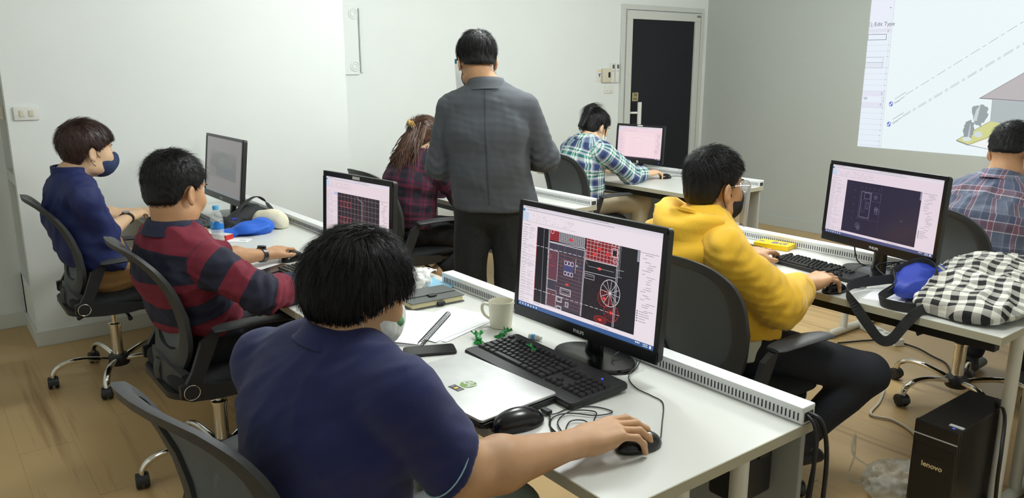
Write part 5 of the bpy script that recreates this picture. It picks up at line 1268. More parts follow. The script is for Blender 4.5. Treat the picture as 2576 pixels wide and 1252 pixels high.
obj('shield_clip', MB().tube([q(0.055, 0.086, 0.025), q(0.055, 0.088, 0.005)], 0.005, 8), M['bluelip'], vz, True)
# ---- wine plaid
J = dict(face=5, pel=(2.36, 4.13, 0.57), neck=(2.46, 4.13, 1.005), head=(2.505, 4.12, 1.120), hdir=(8, 20, 0), sl=(2.44, 4.30, 0.955), sr=(2.475, 3.95, 0.945),
         el=(2.55, 4.36, 0.77), er=(2.60, 3.90, 0.775), wl=(2.78, 4.25, 0.752), wr=(2.80, 4.03, 0.752), kl=(2.78, 4.2, 0.52), kr=(2.72, 3.88, 0.50), al=(2.72, 4.2, 0.09), ar=(2.30, 4.02, 0.20), cuffup=0.5,
         hand_l=dict(f=(1, -0.1, 0.05), side=(-0.1, -1, 0)), hand_r=dict(f=(1, 0.1, 0.05), side=(-0.1, 1, 0)))
HW = dict(SHORT, m=M['hairauburn'], r=(0.106, 0.088, 0.094), zs=[-0.075, -0.075, -0.07, -0.03, 0.0, 0.01, 0.03, 0.05, 0.055], ear=None, jit=0.12, whorl=(-0.098, 0.0, 0.055), nw=60,
          more=[lambda o, X, s: Ell(tuple(o + vv(-0.105, 0.03, 0.05) @ X), (0.032, 0.032, 0.026), X)],
          st=[(900, 0.05, 0.0012, 0.05, 0.2, 0.0, lambda q: q[:, 2] > 0), (900, 0.08, 0.0013, 0.02, 1.6, 0.0, lambda q: q[:, 2] < 0)])
p5 = person('person in wine red plaid shirt with tied brown hair, leaning over a desk', (2.36, 4.13), J, M['skin2'], dict(cuff=1.8, inf=0.012, sl=(0.060, 0.054, 0.042), collar=(0.026, 0.067, 0.008, True), ff=24), M['wineplaid'], M['blackpants'], HW, 0.98, 1.03, 1.0, None, 0.009, 0.007, 51)
bl = MB(); p = loc(J); rr = random.Random(3); lh = MB(); Q0 = lambda x, y, z: vv(*p(x, y, z)) - J['og']
for k in range(230):
    y0 = rr.uniform(-0.075, 0.075); z0 = rr.uniform(-0.07, 0.06); x0 = -math.sqrt(max(0.0, 1 - (y0 / 0.088) ** 2 - ((z0 - 0.02) / 0.13) ** 2)) * 0.105 - 0.004
    ye = y0 * rr.uniform(1.0, 1.9) + rr.uniform(-0.03, 0.05); ze = -rr.uniform(0.13, 0.27); w_ = rr.uniform(0.006, 0.016); ph = rr.uniform(0, 6)
    down = vv(0, 0, -1.0); P = []
    for i in range(8):
        u = i / 7; P.append(tuple(Q0(x0 - 0.05 * u * (1 - 0.25 * u) - 0.012, y0 + (ye - y0) * u ** 1.6 + w_ * math.sin(ph + 5 * u), z0 + (ze - z0) * u + 0.006 * math.sin(ph * 2 + 7 * u))))
    lh.tube(P, [0.0045 * (1 - 0.75 * (i / 7) ** 2) for i in range(8)], 5)
obj('loose_hair', lh, M['hairauburn'], p5, True)
for k in range(14):
    a = -1.2 + 0.16 * k; s0 = vv(-0.115, 0.015, 0.055); e0 = s0 + vv(-0.02 - 0.006 * (k % 3), -0.055 * math.sin(a + 0.6) - 0.01, -0.05 * math.cos(a) + 0.01)
    bl.tube(crv([tuple(np.asarray(p(*s0)) - J['og']), tuple(np.asarray(p(*((s0 + e0) / 2 + vv(-0.018, 0, 0.012)))) - J['og']), tuple(np.asarray(p(*e0)) - J['og'])], 4), [0.005, 0.005, 0.0045, 0.004, 0.004, 0.0035, 0.003, 0.002, 0.001], 6)
obj('hair_bun', bl, M['hairblonde'], p5, True)['label'] = 'loose blonde streaked knot at the back of the head'
# ---- teal plaid
J = dict(face=0, pel=(3.84, 4.19, 0.57), neck=(3.87, 4.17, 1.01), head=(3.945, 4.165, 1.110), hdir=(-2, 26, 0), sl=(3.87, 4.34, 0.95), sr=(3.855, 3.99, 0.945),
         el=(4.02, 4.45, 0.77), er=(4.10, 3.95, 0.775), wl=(4.26, 4.36, 0.755), wr=(4.335, 4.02, 0.757), kl=(4.26, 4.25, 0.53), kr=(4.27, 4.00, 0.55), al=(4.22, 4.25, 0.09), ar=(4.16, 3.98, 0.09),
         hand_l=dict(f=(1, 0.0, 0.05), side=(0, -1, 0)), hand_r=dict(f=(0.97, -0.15, 0.12), side=(0.15, 0.97, 0), curl=(24, 32, 26)))
HT = dict(SHORT, m=M['hairblack'], r=(0.106, 0.088, 0.096), zs=[-0.075, -0.075, -0.07, -0.04, 0.0, 0.0, 0.03, 0.05, 0.055], jit=0.2, whorl=(-0.085, 0.0, 0.09), ear=(-0.005, -0.03),
          more=[lambda o, X, s: Ell(tuple(o + vv(-0.085, 0.0, 0.105) @ X), (0.040, 0.036, 0.036), X), lambda o, X, s: Ecap(tuple(o + vv(-0.115, 0.0, 0.09) @ X), tuple(o + vv(-0.125, 0.01, -0.05) @ X), (0.040, 0.026), (0.030, 0.012), X[1]), lambda o, X, s: Ecap(tuple(o + vv(0.02, -0.082, 0.03) @ X), tuple(o + vv(0.045, -0.082, -0.07) @ X), 0.008, 0.003)],
          st=[(1500, 0.06, 0.0011, 0.10, 0.5, 0.0, None)])
p6 = person('person in teal and white plaid shirt with black hair tied up, at the far desk', (3.84, 4.19), J, M['skin2'], dict(cuff=1.72, inf=0.012, sl=(0.062, 0.056, 0.046), collar=(0.028, 0.067, 0.010, True), ff=22), M['tealplaid'], M['khaki'], HT, 1.0, 1.0, 1.0, None, 0.007, 0.006, 61)
face_mask(p6, J, M['maskwhite'], M['maskwhite'])
f_ = nz(vv(0.97, -0.15, 0.05)); w_ = vv(*J['wr']) + f_ * 0.115 + vv(0, 0, -0.006)
obj('ring', MB().tube([tuple(vv(*q) - J['og']) for q in ring_at(w_ + vv(0.0, -0.006, 0), nz(f_ - vv(0, 0, 0.6)), 0.0105, 0.002, 16)], 0.0018, 6, loop=True), M['gold'], p6, True)
# ---- yellow hoodie
J = dict(face=-15, pel=(2.32, 1.675, 0.57), neck=(2.175, 1.745, 1.025), head=(2.215, 1.740, 1.135), hdir=(-10, 4, 0), sl=(2.215, 1.92, 0.935), sr=(2.085, 1.575, 0.945),
         el=(2.48, 2.03, 0.79), er=(2.25, 1.475, 0.765), wl=(2.765, 1.965, 0.762), wr=(2.55, 1.560, 0.765), kl=(2.70, 1.93, 0.57), kr=(2.56, 1.30, 0.50), al=(2.66, 1.92, 0.09), ar=(2.36, 1.46, 0.215),
         hand_l=dict(f=(0.98, 0.12, 0.06), side=(0.12, -0.98, -0.1), curl=(12, 22, 18), s=1.12), hand_r=dict(f=(0.985, -0.12, 0.16), side=(0.12, 0.98, 0.05), up=(-0.1, 0, 1), curl=(20, 28, 24), h=0.0033, s=1.12))
HY = dict(SHORT, m=M['hairblack'], r=(0.107, 0.087, 0.095), c=(-0.008, 0, 0.038), zs=[-0.075, -0.07, -0.055, -0.01, 0.0, 0.008, 0.04, 0.068, 0.075], st=[(1800, 0.03, 0.0010, 0.25, 0.2, 0.2, None), (900, 0.05, 0.0013, 0.22, 0.0, 0.5, lambda q: q[:, 2] > 0.07)], jit=0.32)
p7 = person('man in yellow hoodie, black mask and glasses seated at the middle desk', (2.26, 1.70), J, M['skin1'], dict(name='hoodie', cuff=1.70, cuff_l=1.85, hem=0.055, inf=0.014, sl=(0.068, 0.066, 0.046), ff=24), M['hoodie'], M['darkjeans'], HY, 1.04, 1.02, 1.02, None, 0.0065, 0.009, 71, leg_r=1.05)
f_ = vv(math.cos(-0.26), math.sin(-0.26), 0); l_ = vv(-f_[1], f_[0], 0); G = []
for i in range(65):
    a = 2 * PI * i / 64; ca, sa = math.cos(a), math.sin(a); back = max(0.0, -ca); front = max(0.0, ca); row = []
    for k, (r_, z_) in enumerate(((0.070, -0.055), (0.078, -0.020), (0.086, 0.012), (0.097, 0.030), (0.108, 0.032), (0.118, 0.020), (0.128, 0.000), (0.137, -0.022), (0.146, -0.046), (0.154, -0.072), (0.160, -0.098), (0.162, -0.122), (0.156, -0.142))):
        v = k / 12; fold = 0.0125 * math.sin(v * 19 + 2.2 * math.sin(a + 0.8) + 1.1 * math.sin(3 * a + 1)) * min(1, v * 3) * (0.5 + 0.5 * (1 - front)) + 0.003 * math.sin(v * 34 + 5 * a)
        r2 = r_ * (1 + 0.16 * back * v - 0.10 * front) + fold; zz = z_ - 0.050 * front - 0.035 * front * v + 0.014 * back * (1 - v) + fold * 0.7 + 0.012 * max(0, sa) * (1 - v)
        P = vv(2.150, 1.748, 1.030) + f_ * (ca * r2 - 0.012 * v) + l_ * (sa * r2 * 1.06) + vv(0, 0, zz); row.append(tuple(P - J['og']))
    G.append(row)
obj('hood', MB().sheet(G, 0.009), M['hoodie'], p7, True, angle=80)
for s_ in (-1, 1): obj('drawstring', MB().tube(crv([tuple(vv(2.235, 1.725 + 0.05 * s_, 0.985) - J['og']), tuple(vv(2.262, 1.715 + 0.055 * s_, 0.93) - J['og']), tuple(vv(2.272, 1.71 + 0.05 * s_, 0.86) - J['og'])], 5), 0.0035, 6), M['hoodie'], p7, True)
face_mask(p7, J, M['maskblack'], M['maskblack'], 0.014)
for sd in 'lr':
    c, dn, rr = J['cuff_' + sd]
    obj('sleeve_cuff', MB().rings([[tuple(vv(*q) - J['og']) for q in ring_at(c + dn * a, dn, rr + b, 0)] for a, b in ((-0.035, 0.002), (-0.03, 0.006), (-0.004, 0.004), (0.0, -0.001), (-0.004, -0.005), (-0.03, -0.004))], loop=True, cap=False), M['hoodie'], p7, True)
soft('undershirt', [Ecap((2.262, 1.70, 0.64), (2.27, 1.70, 0.575), (0.178, 0.135), (0.185, 0.142), (0.26, 0.966, 0))], 0.009, M['whitecloth'], p7, J['og'], 0.01, [Half((2.26, 1.7, 0.545), (0, 0, -1), 0.4)], 2, folds(5, 40, 0.004))
watch(p7, J, 'l', M['strap'], M['gloss'], 0.015, 0.035, 0.027)
p = loc(J); q = lambda *a: tuple(np.asarray(p(*a)) - J['og'])
gl = MB()
for y in (1, -1):
    gl.tube([q(0.112 + 0.003 * math.cos(a), y * 0.034 + 0.024 * math.cos(a), 0.004 + 0.020 * math.sin(a)) for a in np.linspace(0, 2 * PI, 25)[:-1]], 0.0011, 6, loop=True)
    gl.tube([q(0.110, y * 0.058, 0.010), q(0.05, y * 0.078, 0.012), q(-0.02, y * 0.084, 0.008)], 0.0012, 6)
gl.tube([q(0.113, 0.010, 0.006), q(0.116, 0, 0.009), q(0.113, -0.010, 0.006)], 0.0011, 6)
ge = obj('glasses', gl, M['steel'], p7, True)
ln = MB()
for y in (1, -1): ln.add([q(0.112, y * 0.034 + 0.023 * math.cos(a), 0.004 + 0.019 * math.sin(a)) for a in np.linspace(0, 2 * PI, 21)[:-1]], [tuple(range(20))])
obj('lens', ln, M['lens'], ge)
G = [[q(0.128 * math.cos(a) + 0.014, 0.088 * math.sin(a), z) for z in (0.012, -0.05, -0.128)] for a in np.linspace(-1.05, 1.05, 13)]
obj('face_shield', MB().sheet(G, 0.001), M['shield'], p7, True)
# ---- grey plaid at the right edge
J = dict(face=4, pel=(3.83, 1.49, 0.57), neck=(3.925, 1.485, 1.02), head=(3.985, 1.478, 1.152), hdir=(-12, 10, 0), sl=(3.92, 1.69, 0.930), sr=(3.93, 1.28, 0.94),
         el=(4.06, 1.80, 0.775), er=(4.06, 1.19, 0.775), wl=(4.30, 1.68, 0.755), wr=(4.30, 1.24, 0.755), kl=(4.25, 1.60, 0.53), kr=(4.25, 1.38, 0.53), al=(4.18, 1.60, 0.09), ar=(4.18, 1.38, 0.09),
         hand_l=dict(f=(1, -0.1, 0.05), side=(-0.1, -1, 0)), hand_r=dict(f=(1, 0.05, 0.05), side=(-0.05, 1, 0)))
HR = dict(SHORT, m=M['hairblack'], r=(0.103, 0.084, 0.098), c=(-0.008, 0, 0.042), zs=[-0.01, -0.005, 0.0, 0.012, 0.016, 0.02, 0.045, 0.068, 0.075], st=[(1600, 0.022, 0.0011, 0.5, 0.0, 0.1, lambda q: q[:, 2] > 0.05), (1200, 0.012, 0.0008, 0.3, 0.3, 0.0, None)], jit=0.7)
p8 = person('man in grey and red plaid shirt seen from behind at the right edge', (3.83, 1.49), J, M['skin1'], dict(cuff=1.8, inf=0.014, sl=(0.066, 0.058, 0.046), collar=(0.034, 0.070, 0.012, True), ff=22), M['greyplaid'], M['darkjeans'], HR, 1.03, 1.08, 1.0, None, 0.007, 0.007, 81)
face_mask(p8, J, M['maskwhite'], M['maskwhite'])
# ---------------------------------------------------------------- things on the desks
def make_keyboard(label, x, y, yaw, w=0.44, d=0.155, th=0.02, palm=0.0, light=False, grp=None, u=0.019):
    """local x points away from the typist, local y to the typist's left"""
    t = thing('keyboard', label, 'keyboard', (x, y, DT), math.radians(yaw), grp)
    dd = d + palm; Mx = Matrix.Rotation(math.radians(-2.5), 4, 'Y')
    b = MB().rings([[(px + 0.0, py, z) for px, py in rrect(dd * k, w * k2, 0.012, 4)] for k, k2, z in ((0.97, 0.99, 0.001), (1, 1, 0.005), (1, 1, th * 0.62), (0.975, 0.99, th * 0.8))], M=Mx @ tr(-palm / 2, 0, 0.004))
    obj('tray', b, M['plastic'], t, True, angle=40)
    if palm: obj('palm_rest', MB().tube([(-d / 2 - palm * 0.72, -w * 0.48, th * 0.55), (-d / 2 - palm * 0.72, w * 0.48, th * 0.55)], 0.011, 10, Mx @ tr(0, 0, 0.003), flat=0.6), M['chairpl'], t, True)
    z0 = th * 0.8 + 0.0035; ME = {}
    def key(cx, cy, wu, du=1.0):
        k = (round(wu, 2), du)
        if k not in ME:
            a, bb = du * u - 0.0026, wu * u - 0.0026
            m = MB().rings([[(-a / 2, -bb / 2, 0), (a / 2, -bb / 2, 0), (a / 2, bb / 2, 0), (-a / 2, bb / 2, 0)], [(-a / 2 + 0.001, -bb / 2 + 0.001, 0.003), (a / 2 - 0.001, -bb / 2 + 0.001, 0.003), (a / 2 - 0.001, bb / 2 - 0.001, 0.003), (-a / 2 + 0.001, bb / 2 - 0.001, 0.003)], [(-a / 2 + 0.0035, -bb / 2 + 0.003, 0.0075), (a / 2 - 0.002, -bb / 2 + 0.003, 0.0075), (a / 2 - 0.002, bb / 2 - 0.003, 0.0075), (-a / 2 + 0.0035, bb / 2 - 0.003, 0.0075)]])
            me = mesh_from('key', m.v, m.f, M['keycap']); fix_normals(me); ME[k] = me
        o = bpy.data.objects.new('key', ME[k]); COL.objects.link(o); o.parent = t; o.matrix_local = Mx @ tr(cx, cy, z0)
    L = w / 2 - 0.012
    rows = [[1.25, 1.25, 1.25, 6.25, 1.25, 1.25, 1.25, 1.25], [2.25] + [1] * 10 + [2.75], [1.75] + [1] * 11 + [2.25], [1.5] + [1] * 12 + [1.5], [1] * 13 + [2]]
    xr = -d / 2 + 0.018
    for r in rows:
        yy = L
        for q in r: key(xr, yy - q * u / 2, q); yy -= q * u
        xr += u
    x5 = xr + 0.006; yy = L; key(x5, yy - u / 2, 1); yy -= 2 * u
    for g in range(3):
        for k in range(4): key(x5, yy - u / 2, 1); yy -= u
        yy -= 0.5 * u
    x0 = -d / 2 + 0.018; n0 = L - 15 * u - 0.008
    for k in range(3): key(x0, n0 - u * (k + 0.5), 1); key(x0 + 3 * u, n0 - u * (k + 0.5), 1); key(x0 + 4 * u, n0 - u * (k + 0.5), 1)
    key(x0 + u, n0 - u * 1.5, 1); p0 = n0 - 3 * u - 0.008
    if p0 - 4 * u > -w / 2:
        for i in range(5):
            for k in range(4): key(x0 + i * u, p0 - u * (k + 0.5), 1)
    if light: obj('lock_light', MB().box((x5, p0 - u * 1.5, z0 + 0.002), (0.003, 0.004, 0.002), 0, Mx), M['bluled'], t)
    return t
def make_mouse(label, x, y, yaw, z=None, m=None, cord=None, s=1.0):
    t = thing('computer_mouse', label, 'mouse', (x, y, DT), math.radians(yaw))
    F = Field(0.003); F.add(Ell((-0.006 * s, 0, 0.004), (0.056 * s, 0.033 * s, 0.037 * s)), 0.01); F.add(Ell((0.020 * s, 0, 0.004), (0.045 * s, 0.030 * s, 0.027 * s)), 0.02); F.sub(Half((0, 0, 0.001), (0, 0, -1), 0.2), 0.003)
    V, Q = F.build(2); np_obj('shell', V, Q, m or M['gloss'], t)
    obj('wheel', MB().lathe([(0.004, -0.003), (0.008, -0.002), (0.008, 0.002), (0.004, 0.003)], 16, tr(0.036 * s, 0, 0.020 * s) @ Matrix.Rotation(PI / 2, 4, 'X')), M['plastic'], t, True)
    obj('button_seam', MB().tube(crv([(0.002 * s, 0, 0.0345 * s), (0.03 * s, 0, 0.0265 * s), (0.055 * s, 0, 0.014 * s)], 5), 0.0007, 5), M['slot'], t)
    if cord:
        Mi = (tr(x, y, DT) @ rz(math.radians(yaw))).inverted(); obj('cord', MB().tube(crv([tuple(Mi @ Vector(p)) for p in cord], 6), 0.0017, 6), M['cable'], t, True)
    return t
Z = DT
# the foreground desk
t = thing('laptop', 'closed silver laptop with a green round badge on the foreground desk', 'laptop', (1.092, 1.60, Z), math.radians(4))
obj('base', MB().rings([[(x, y, z) for x, y in rrect(0.25 * k, 0.386 * k, 0.012, 4)] for k, z in ((0.94, 0.0), (1, 0.006), (1, 0.016), (0.985, 0.0185))]), M['plastic'], t, True, angle=40)
obj('lid', MB().rings([[(x, y, z) for x, y in rrect(0.25 * k, 0.386 * k, 0.010, 4)] for k, z in ((0.985, 0.0205), (1, 0.022), (1, 0.0265), (0.993, 0.028))]), M['silver'], t, True, angle=40)
lg = MB().lathe([(0.022, 0.0), (0.022, 0.0006)], 32, tr(-0.012, -0.002, 0.028)); obj('badge', lg, M['greenlogo'], t)
obj('badge_lettering', text_mb('hp', 0.040, tr(-0.012, -0.002, 0.0290) @ Matrix(((0, -1, 0, 0), (1, 0, 0, 0), (0, 0, 1, 0), (0, 0, 0, 1))) @ Matrix(((1, 0.25, 0, 0), (0, 1, 0, 0), (0, 0, 1, 0), (0, 0, 0, 1))), 0.0002, 0.0006), M['silver'], t)
sk = MB().box((-0.050, 0.0, 0.0283), (0.022, 0.042, 0.0006)); so = obj('sticker', sk, M['print'], t)
obj('sticker_patch', MB().box((-0.050, 0.0, 0.0287), (0.012, 0.008, 0.0004)), M['yellowbox'], so); obj('sticker_patch', MB().box((-0.050, 0.0145, 0.0287), (0.014, 0.011, 0.0004)), M['leather'], so); obj('sticker_patch', MB().box((-0.050, -0.0145, 0.0287), (0.016, 0.012, 0.0004)), M['leather'], so)
obj('port', MB().box((0.06, -0.1925, 0.010), (0.02, 0.003, 0.006)), M['slot'], t)
make_keyboard('wide black multimedia keyboard behind the silver laptop', 1.345, 1.598, -1, 0.49, 0.165, 0.024, 0.035, True, None, 0.0205)
make_mouse('loose black mouse beside the corner of the silver laptop', 1.068, 1.374, -6, s=1.12, cord=[(1.13, 1.386, Z + 0.006), (1.177, 1.364, Z + 0.004), (1.239, 1.369, Z + 0.003), (1.287, 1.332, Z + 0.003), (1.297, 1.286, Z + 0.004), (1.25, 1.294, Z + 0.005), (1.204, 1.343, Z + 0.006), (1.158, 1.35, Z + 0.004), (1.12, 1.312, Z + 0.003), (1.111, 1.28, Z + 0.003), (1.147, 1.265, Z + 0.004), (1.183, 1.25, Z + 0.005), (1.205, 1.285, Z + 0.007), (1.175, 1.306, Z + 0.006), (1.126, 1.262, Z + 0.003), (1.165, 1.235, Z + 0.003), (1.225, 1.275, Z + 0.008), (1.262, 1.312, Z + 0.005), (1.215, 1.345, Z + 0.008), (1.150, 1.322, Z + 0.006), (1.118, 1.255, Z + 0.003)])
t = thing('usb_plug', 'black plug and lead sticking out of the silver laptop side', 'cable', (1.17, 1.40, Z))
obj('plug', MB().box((-0.005, -0.018, 0.009), (0.016, 0.028, 0.009), 0.002), M['plastic'], t); obj('lead', MB().tube(crv([(-0.004, -0.03, 0.009), (-0.02, -0.05, 0.005), (-0.045, -0.08, 0.003), (-0.06, -0.14, 0.003)], 5), 0.0018, 6), M['cable'], t, True)
make_mouse('black mouse under the right hand of the navy polo man', 1.215, 1.122, -10, cord=[(1.275, 1.108, Z + 0.007), (1.343, 1.165, Z + 0.003), (1.435, 1.245, Z + 0.003), (1.448, 1.294, Z + 0.003), (1.453, 1.356, Z + 0.003), (1.49, 1.42, Z + 0.004), (1.555, 1.455, Z + 0.012), (1.61, 1.50, Z + 0.015), (1.628, 1.47, Z + 0.02)], s=0.95)
t = thing('monitor_cable', 'thin black cable looping beside the foot of the foreground monitor', 'cable', (1.55, 1.46, Z))
obj('cable', MB().tube(crv([(0.02, 0.07, 0.03), (-0.03, 0.055, 0.02), (-0.06, 0.0, 0.004), (-0.03, -0.02, 0.003), (0.02, -0.005, 0.02), (0.05, 0.03, 0.05), (0.07, 0.0, 0.02)], 6), 0.0022, 6), M['cable'], t, True)
def phone(label, x, y, yaw, z=Z):
    t = thing('smartphone', label, 'phone', (x, y, z), math.radians(yaw))
    obj('case', MB().rings([[(a, b, q) for a, b in rrect(0.074 * k, 0.155 * k, 0.011, 4)] for k, q in ((0.96, 0.0), (1, 0.002), (1, 0.007), (0.975, 0.009))]), M['plastic'], t, True, angle=40)
    obj('display', MB().prism(rrect(0.068, 0.149, 0.008), 0.009, 0.0094), M['gloss'], t); obj('earpiece', MB().box((0, 0.068, 0.0096), (0.012, 0.002, 0.0004)), M['slot'], t); return t
phone('black smartphone lying between the silver laptop and the spiral notebook', 1.165, 1.925, -114)
# open ring notebook and loose paper
c0, c1 = Vector((1.166, 1.975)), Vector((1.399, 2.178)); a = math.atan2((c1 - c0).y, (c1 - c0).x); ln = (c1 - c0).length
t = thing('spiral_notebook', 'white spiral bound notebook open beside the black phone', 'notebook', (c0.x, c0.y, Z), a)
G = [[(u * ln, v * 0.21, 0.007 + 0.004 * math.sin(v * 3.1) + 0.003 * v * u) for v in np.linspace(0.03, 1, 9)] for u in np.linspace(0, 1, 7)]
obj('page', MB().sheet(G, 0.0006), M['paper'], t, True); obj('page_block', MB().box((ln / 2, 0.112, 0.003), (ln, 0.205, 0.005), 0.0005), M['paper'], t)
for k in range(26):
    xx = ln * (k + 0.5) / 26; obj('ring', MB().tube([(xx + 0.002 * math.sin(q), 0.004 + 0.009 * math.cos(q), 0.0085 + 0.0085 * math.sin(q)) for q in np.linspace(0, 2 * PI, 13)[:-1]], 0.0013, 5, loop=True), M['plastic'], t, True)
a2 = math.atan2(0.28, 0.96); t = thing('paper_stack', 'loose white sheets fanned under the spiral notebook, near the mug', 'paper', (1.34, 2.115, Z), a2)
for k, (dx, dy, r) in enumerate(((0, 0, 0), (0.012, -0.008, 0.05), (-0.004, 0.006, -0.02))): obj('sheet', MB().box((dx, dy, 0.0006 + 0.0012 * k), (0.297, 0.21, 0.0008), 0, rz(r)), M['paper'], t)
t = thing('notebook', 'closed black notebook with clasp tab and cream page edges', 'notebook', (1.435, 2.372, Z), math.radians(-3))
obj('page_block', MB().box((0, 0, 0.0135), (0.205, 0.142, 0.017), 0.001), M['pages'], t)
cv_ = MB().box((0, 0, 0.0025), (0.215, 0.150, 0.004), 0.0015); cv_.box((0, 0, 0.0245), (0.215, 0.150, 0.004), 0.0015); obj('cover', cv_, M['leather'], t)
obj('flap', MB().box((0.01, 0.03, 0.0285), (0.19, 0.09, 0.003), 0.001), M['leather'], t); obj('clasp', MB().box((0.0, -0.028, 0.0305), (0.030, 0.026, 0.004), 0.0015), M['plastic'], t)
obj('pen_loop', MB().tube([(-0.005, -0.078, 0.010), (0.022, -0.078, 0.010)], 0.008, 10), M['strap'], t, True)
# tissue, mask, blue wrapper
def crumple(name, label, cat, x, y, r, hgt, m, seed, z=Z):
    t = thing(name, label, cat, (x, y, z)); rr = np.random.default_rng(seed); F = Field(0.005)
    for k in range(9):
        a = rr.uniform(0, 6.28); q = rr.uniform(0.1, 0.75) * r; F.add(Ell((x + q * math.cos(a), y + q * math.sin(a), z + hgt * rr.uniform(0.3, 0.6)), (r * rr.uniform(0.25, 0.45), r * rr.uniform(0.25, 0.45), hgt * 0.55)), 0.008)
    F.sub(Half((x, y, z + 0.001), (0, 0, -1), 0.5), 0.002); f1 = folds(seed, 90, 0.010, True); V, Q = F.build(1, disp=f1); V[:, 2] = np.maximum(V[:, 2], z + 0.0005)
    np_obj('sheet', V, Q, m, t, None, (x, y, z)); return t
crumple('tissue', 'crumpled white tissues between the black notebook and the cable rail', 'tissue', 1.495, 2.565, 0.072, 0.062, M['tissue'], 4)
t = thing('face_mask', 'flat white surgical mask lying behind the crumpled tissues', 'mask', (1.555, 2.655, Z), 0.5)
G = [[(u * 0.085, v * 0.045, 0.012 + 0.010 * math.cos(u * 1.5) + 0.003 * math.sin(v * 12) + 0.012 * max(0, u)) for v in np.linspace(-1, 1, 15)] for u in np.linspace(-1, 1, 11)]
obj('pleats', MB().sheet(G, 0.001), M['maskwhite'], t, True)
for s in (-1, 1): obj('ear_loop', MB().tube(crv([(0.083 * s, 0.04, 0.02), (0.12 * s, 0.02, 0.018), (0.12 * s, -0.02, 0.012), (0.083 * s, -0.04, 0.02)], 5), 0.0018, 5), M['tissue'], t, True)
t = thing('wrapper', 'pale blue plastic wrapper beside the face mask at the cable rail', 'wrapper', (1.565, 2.535, Z), 0.2)
G = [[(u * 0.05, v * 0.075, 0.006 + 0.004 * math.sin(u * 5 + v * 3)) for v in np.linspace(-1, 1, 9)] for u in np.linspace(-1, 1, 7)]
obj('film', MB().sheet(G, 0.001), M['lightblue'], t, True)
t = thing('mug', 'cream mug holding a little tea beside the foreground monitor', 'mug', (1.475, 1.985, Z), math.radians(120))
obj('cup', MB().rings([[(r * math.cos(q), r * math.sin(q), z) for q in np.linspace(0, 2 * PI, 37)[:-1]] for r, z in ((0.033, 0.0), (0.036, 0.003), (0.0385, 0.04), (0.041, 0.088), (0.0395, 0.089), (0.0375, 0.085), (0.035, 0.03), (0.030, 0.022))]), M['mug'], t, True)
obj('handle', MB().tube(crv([(0.037, 0, 0.068), (0.060, 0, 0.072), (0.068, 0, 0.055), (0.058, 0, 0.034), (0.037, 0, 0.022)], 6), 0.0052, 10, flat=1.5, up=(0, 1, 0)), M['mug'], t, True)
obj('tea', MB().lathe([(0.001, 0.0605), (0.0362, 0.0605)], 30, cap=True), M['tea'], t); obj('tea_string', MB().tube([(-0.030, 0.022, 0.062), (-0.033, 0.024, 0.088), (-0.036, 0.026, 0.089)], 0.0007, 5), M['tissue'], t)
def candy(label, x, y, z, yaw, s=1.0):
    t = thing('candy_wrapper', label, 'wrapper', (x, y, z), math.radians(yaw), 'green candy wrappers'); rr = random.Random(int(x * 1e4))
    F = Field(0.0028); F.add(Ecap((x - 0.013 * s, y, z + 0.010 * s), (x + 0.012 * s, y, z + 0.012 * s), (0.009 * s, 0.009 * s), (0.010 * s, 0.008 * s)), 0.003); V, Q = F.build(0, disp=folds(int(x * 100), 300, 0.0028, True)); np_obj('foil', V, Q, M['greenfoil'], t, None, (x, y, z))
    for d in (-1, 1):
        G = [[(d * (0.012 + 0.024 * u) * s, (0.005 + 0.018 * u) * v * s, (0.011 + 0.006 * math.sin(v * 9) * u + 0.008 * u * d) * s) for v in np.linspace(-1, 1, 11)] for u in np.linspace(0, 1, 5)]
        obj('twist', MB().sheet(G, 0.0005), M['greenfoil'], t)
    return t
candy('larger crumpled green candy wrapper beside the white paper', 1.335, 1.915, Z, 60, 1.0)
candy('smaller green candy wrapper at the keyboard corner below the mug', 1.425, 1.905, Z, 20, 0.85)
candy('scrap of green candy wrapper lying on the keyboard keys', 1.375, 1.70, Z + 0.028, 80, 0.5)
t = thing('glue_tube', 'tiny white and blue tube behind the wide keyboard', 'tube', (1.482, 1.815, Z), math.radians(-70))
obj('barrel', MB().lathe([(0.002, -0.022), (0.009, -0.021), (0.009, 0.012), (0.006, 0.016), (0.006, 0.022), (0.002, 0.023)], 16, tr(0, 0, 0.009) @ Matrix.Rotation(PI / 2, 4, 'Y')), M['white'], t, True); obj('band', MB().lathe([(0.0092, -0.012), (0.0094, -0.01), (0.0094, 0.0), (0.0092, 0.002)], 16, tr(0, 0, 0.009) @ Matrix.Rotation(PI / 2, 4, 'Y')), M['caps'], t, True)
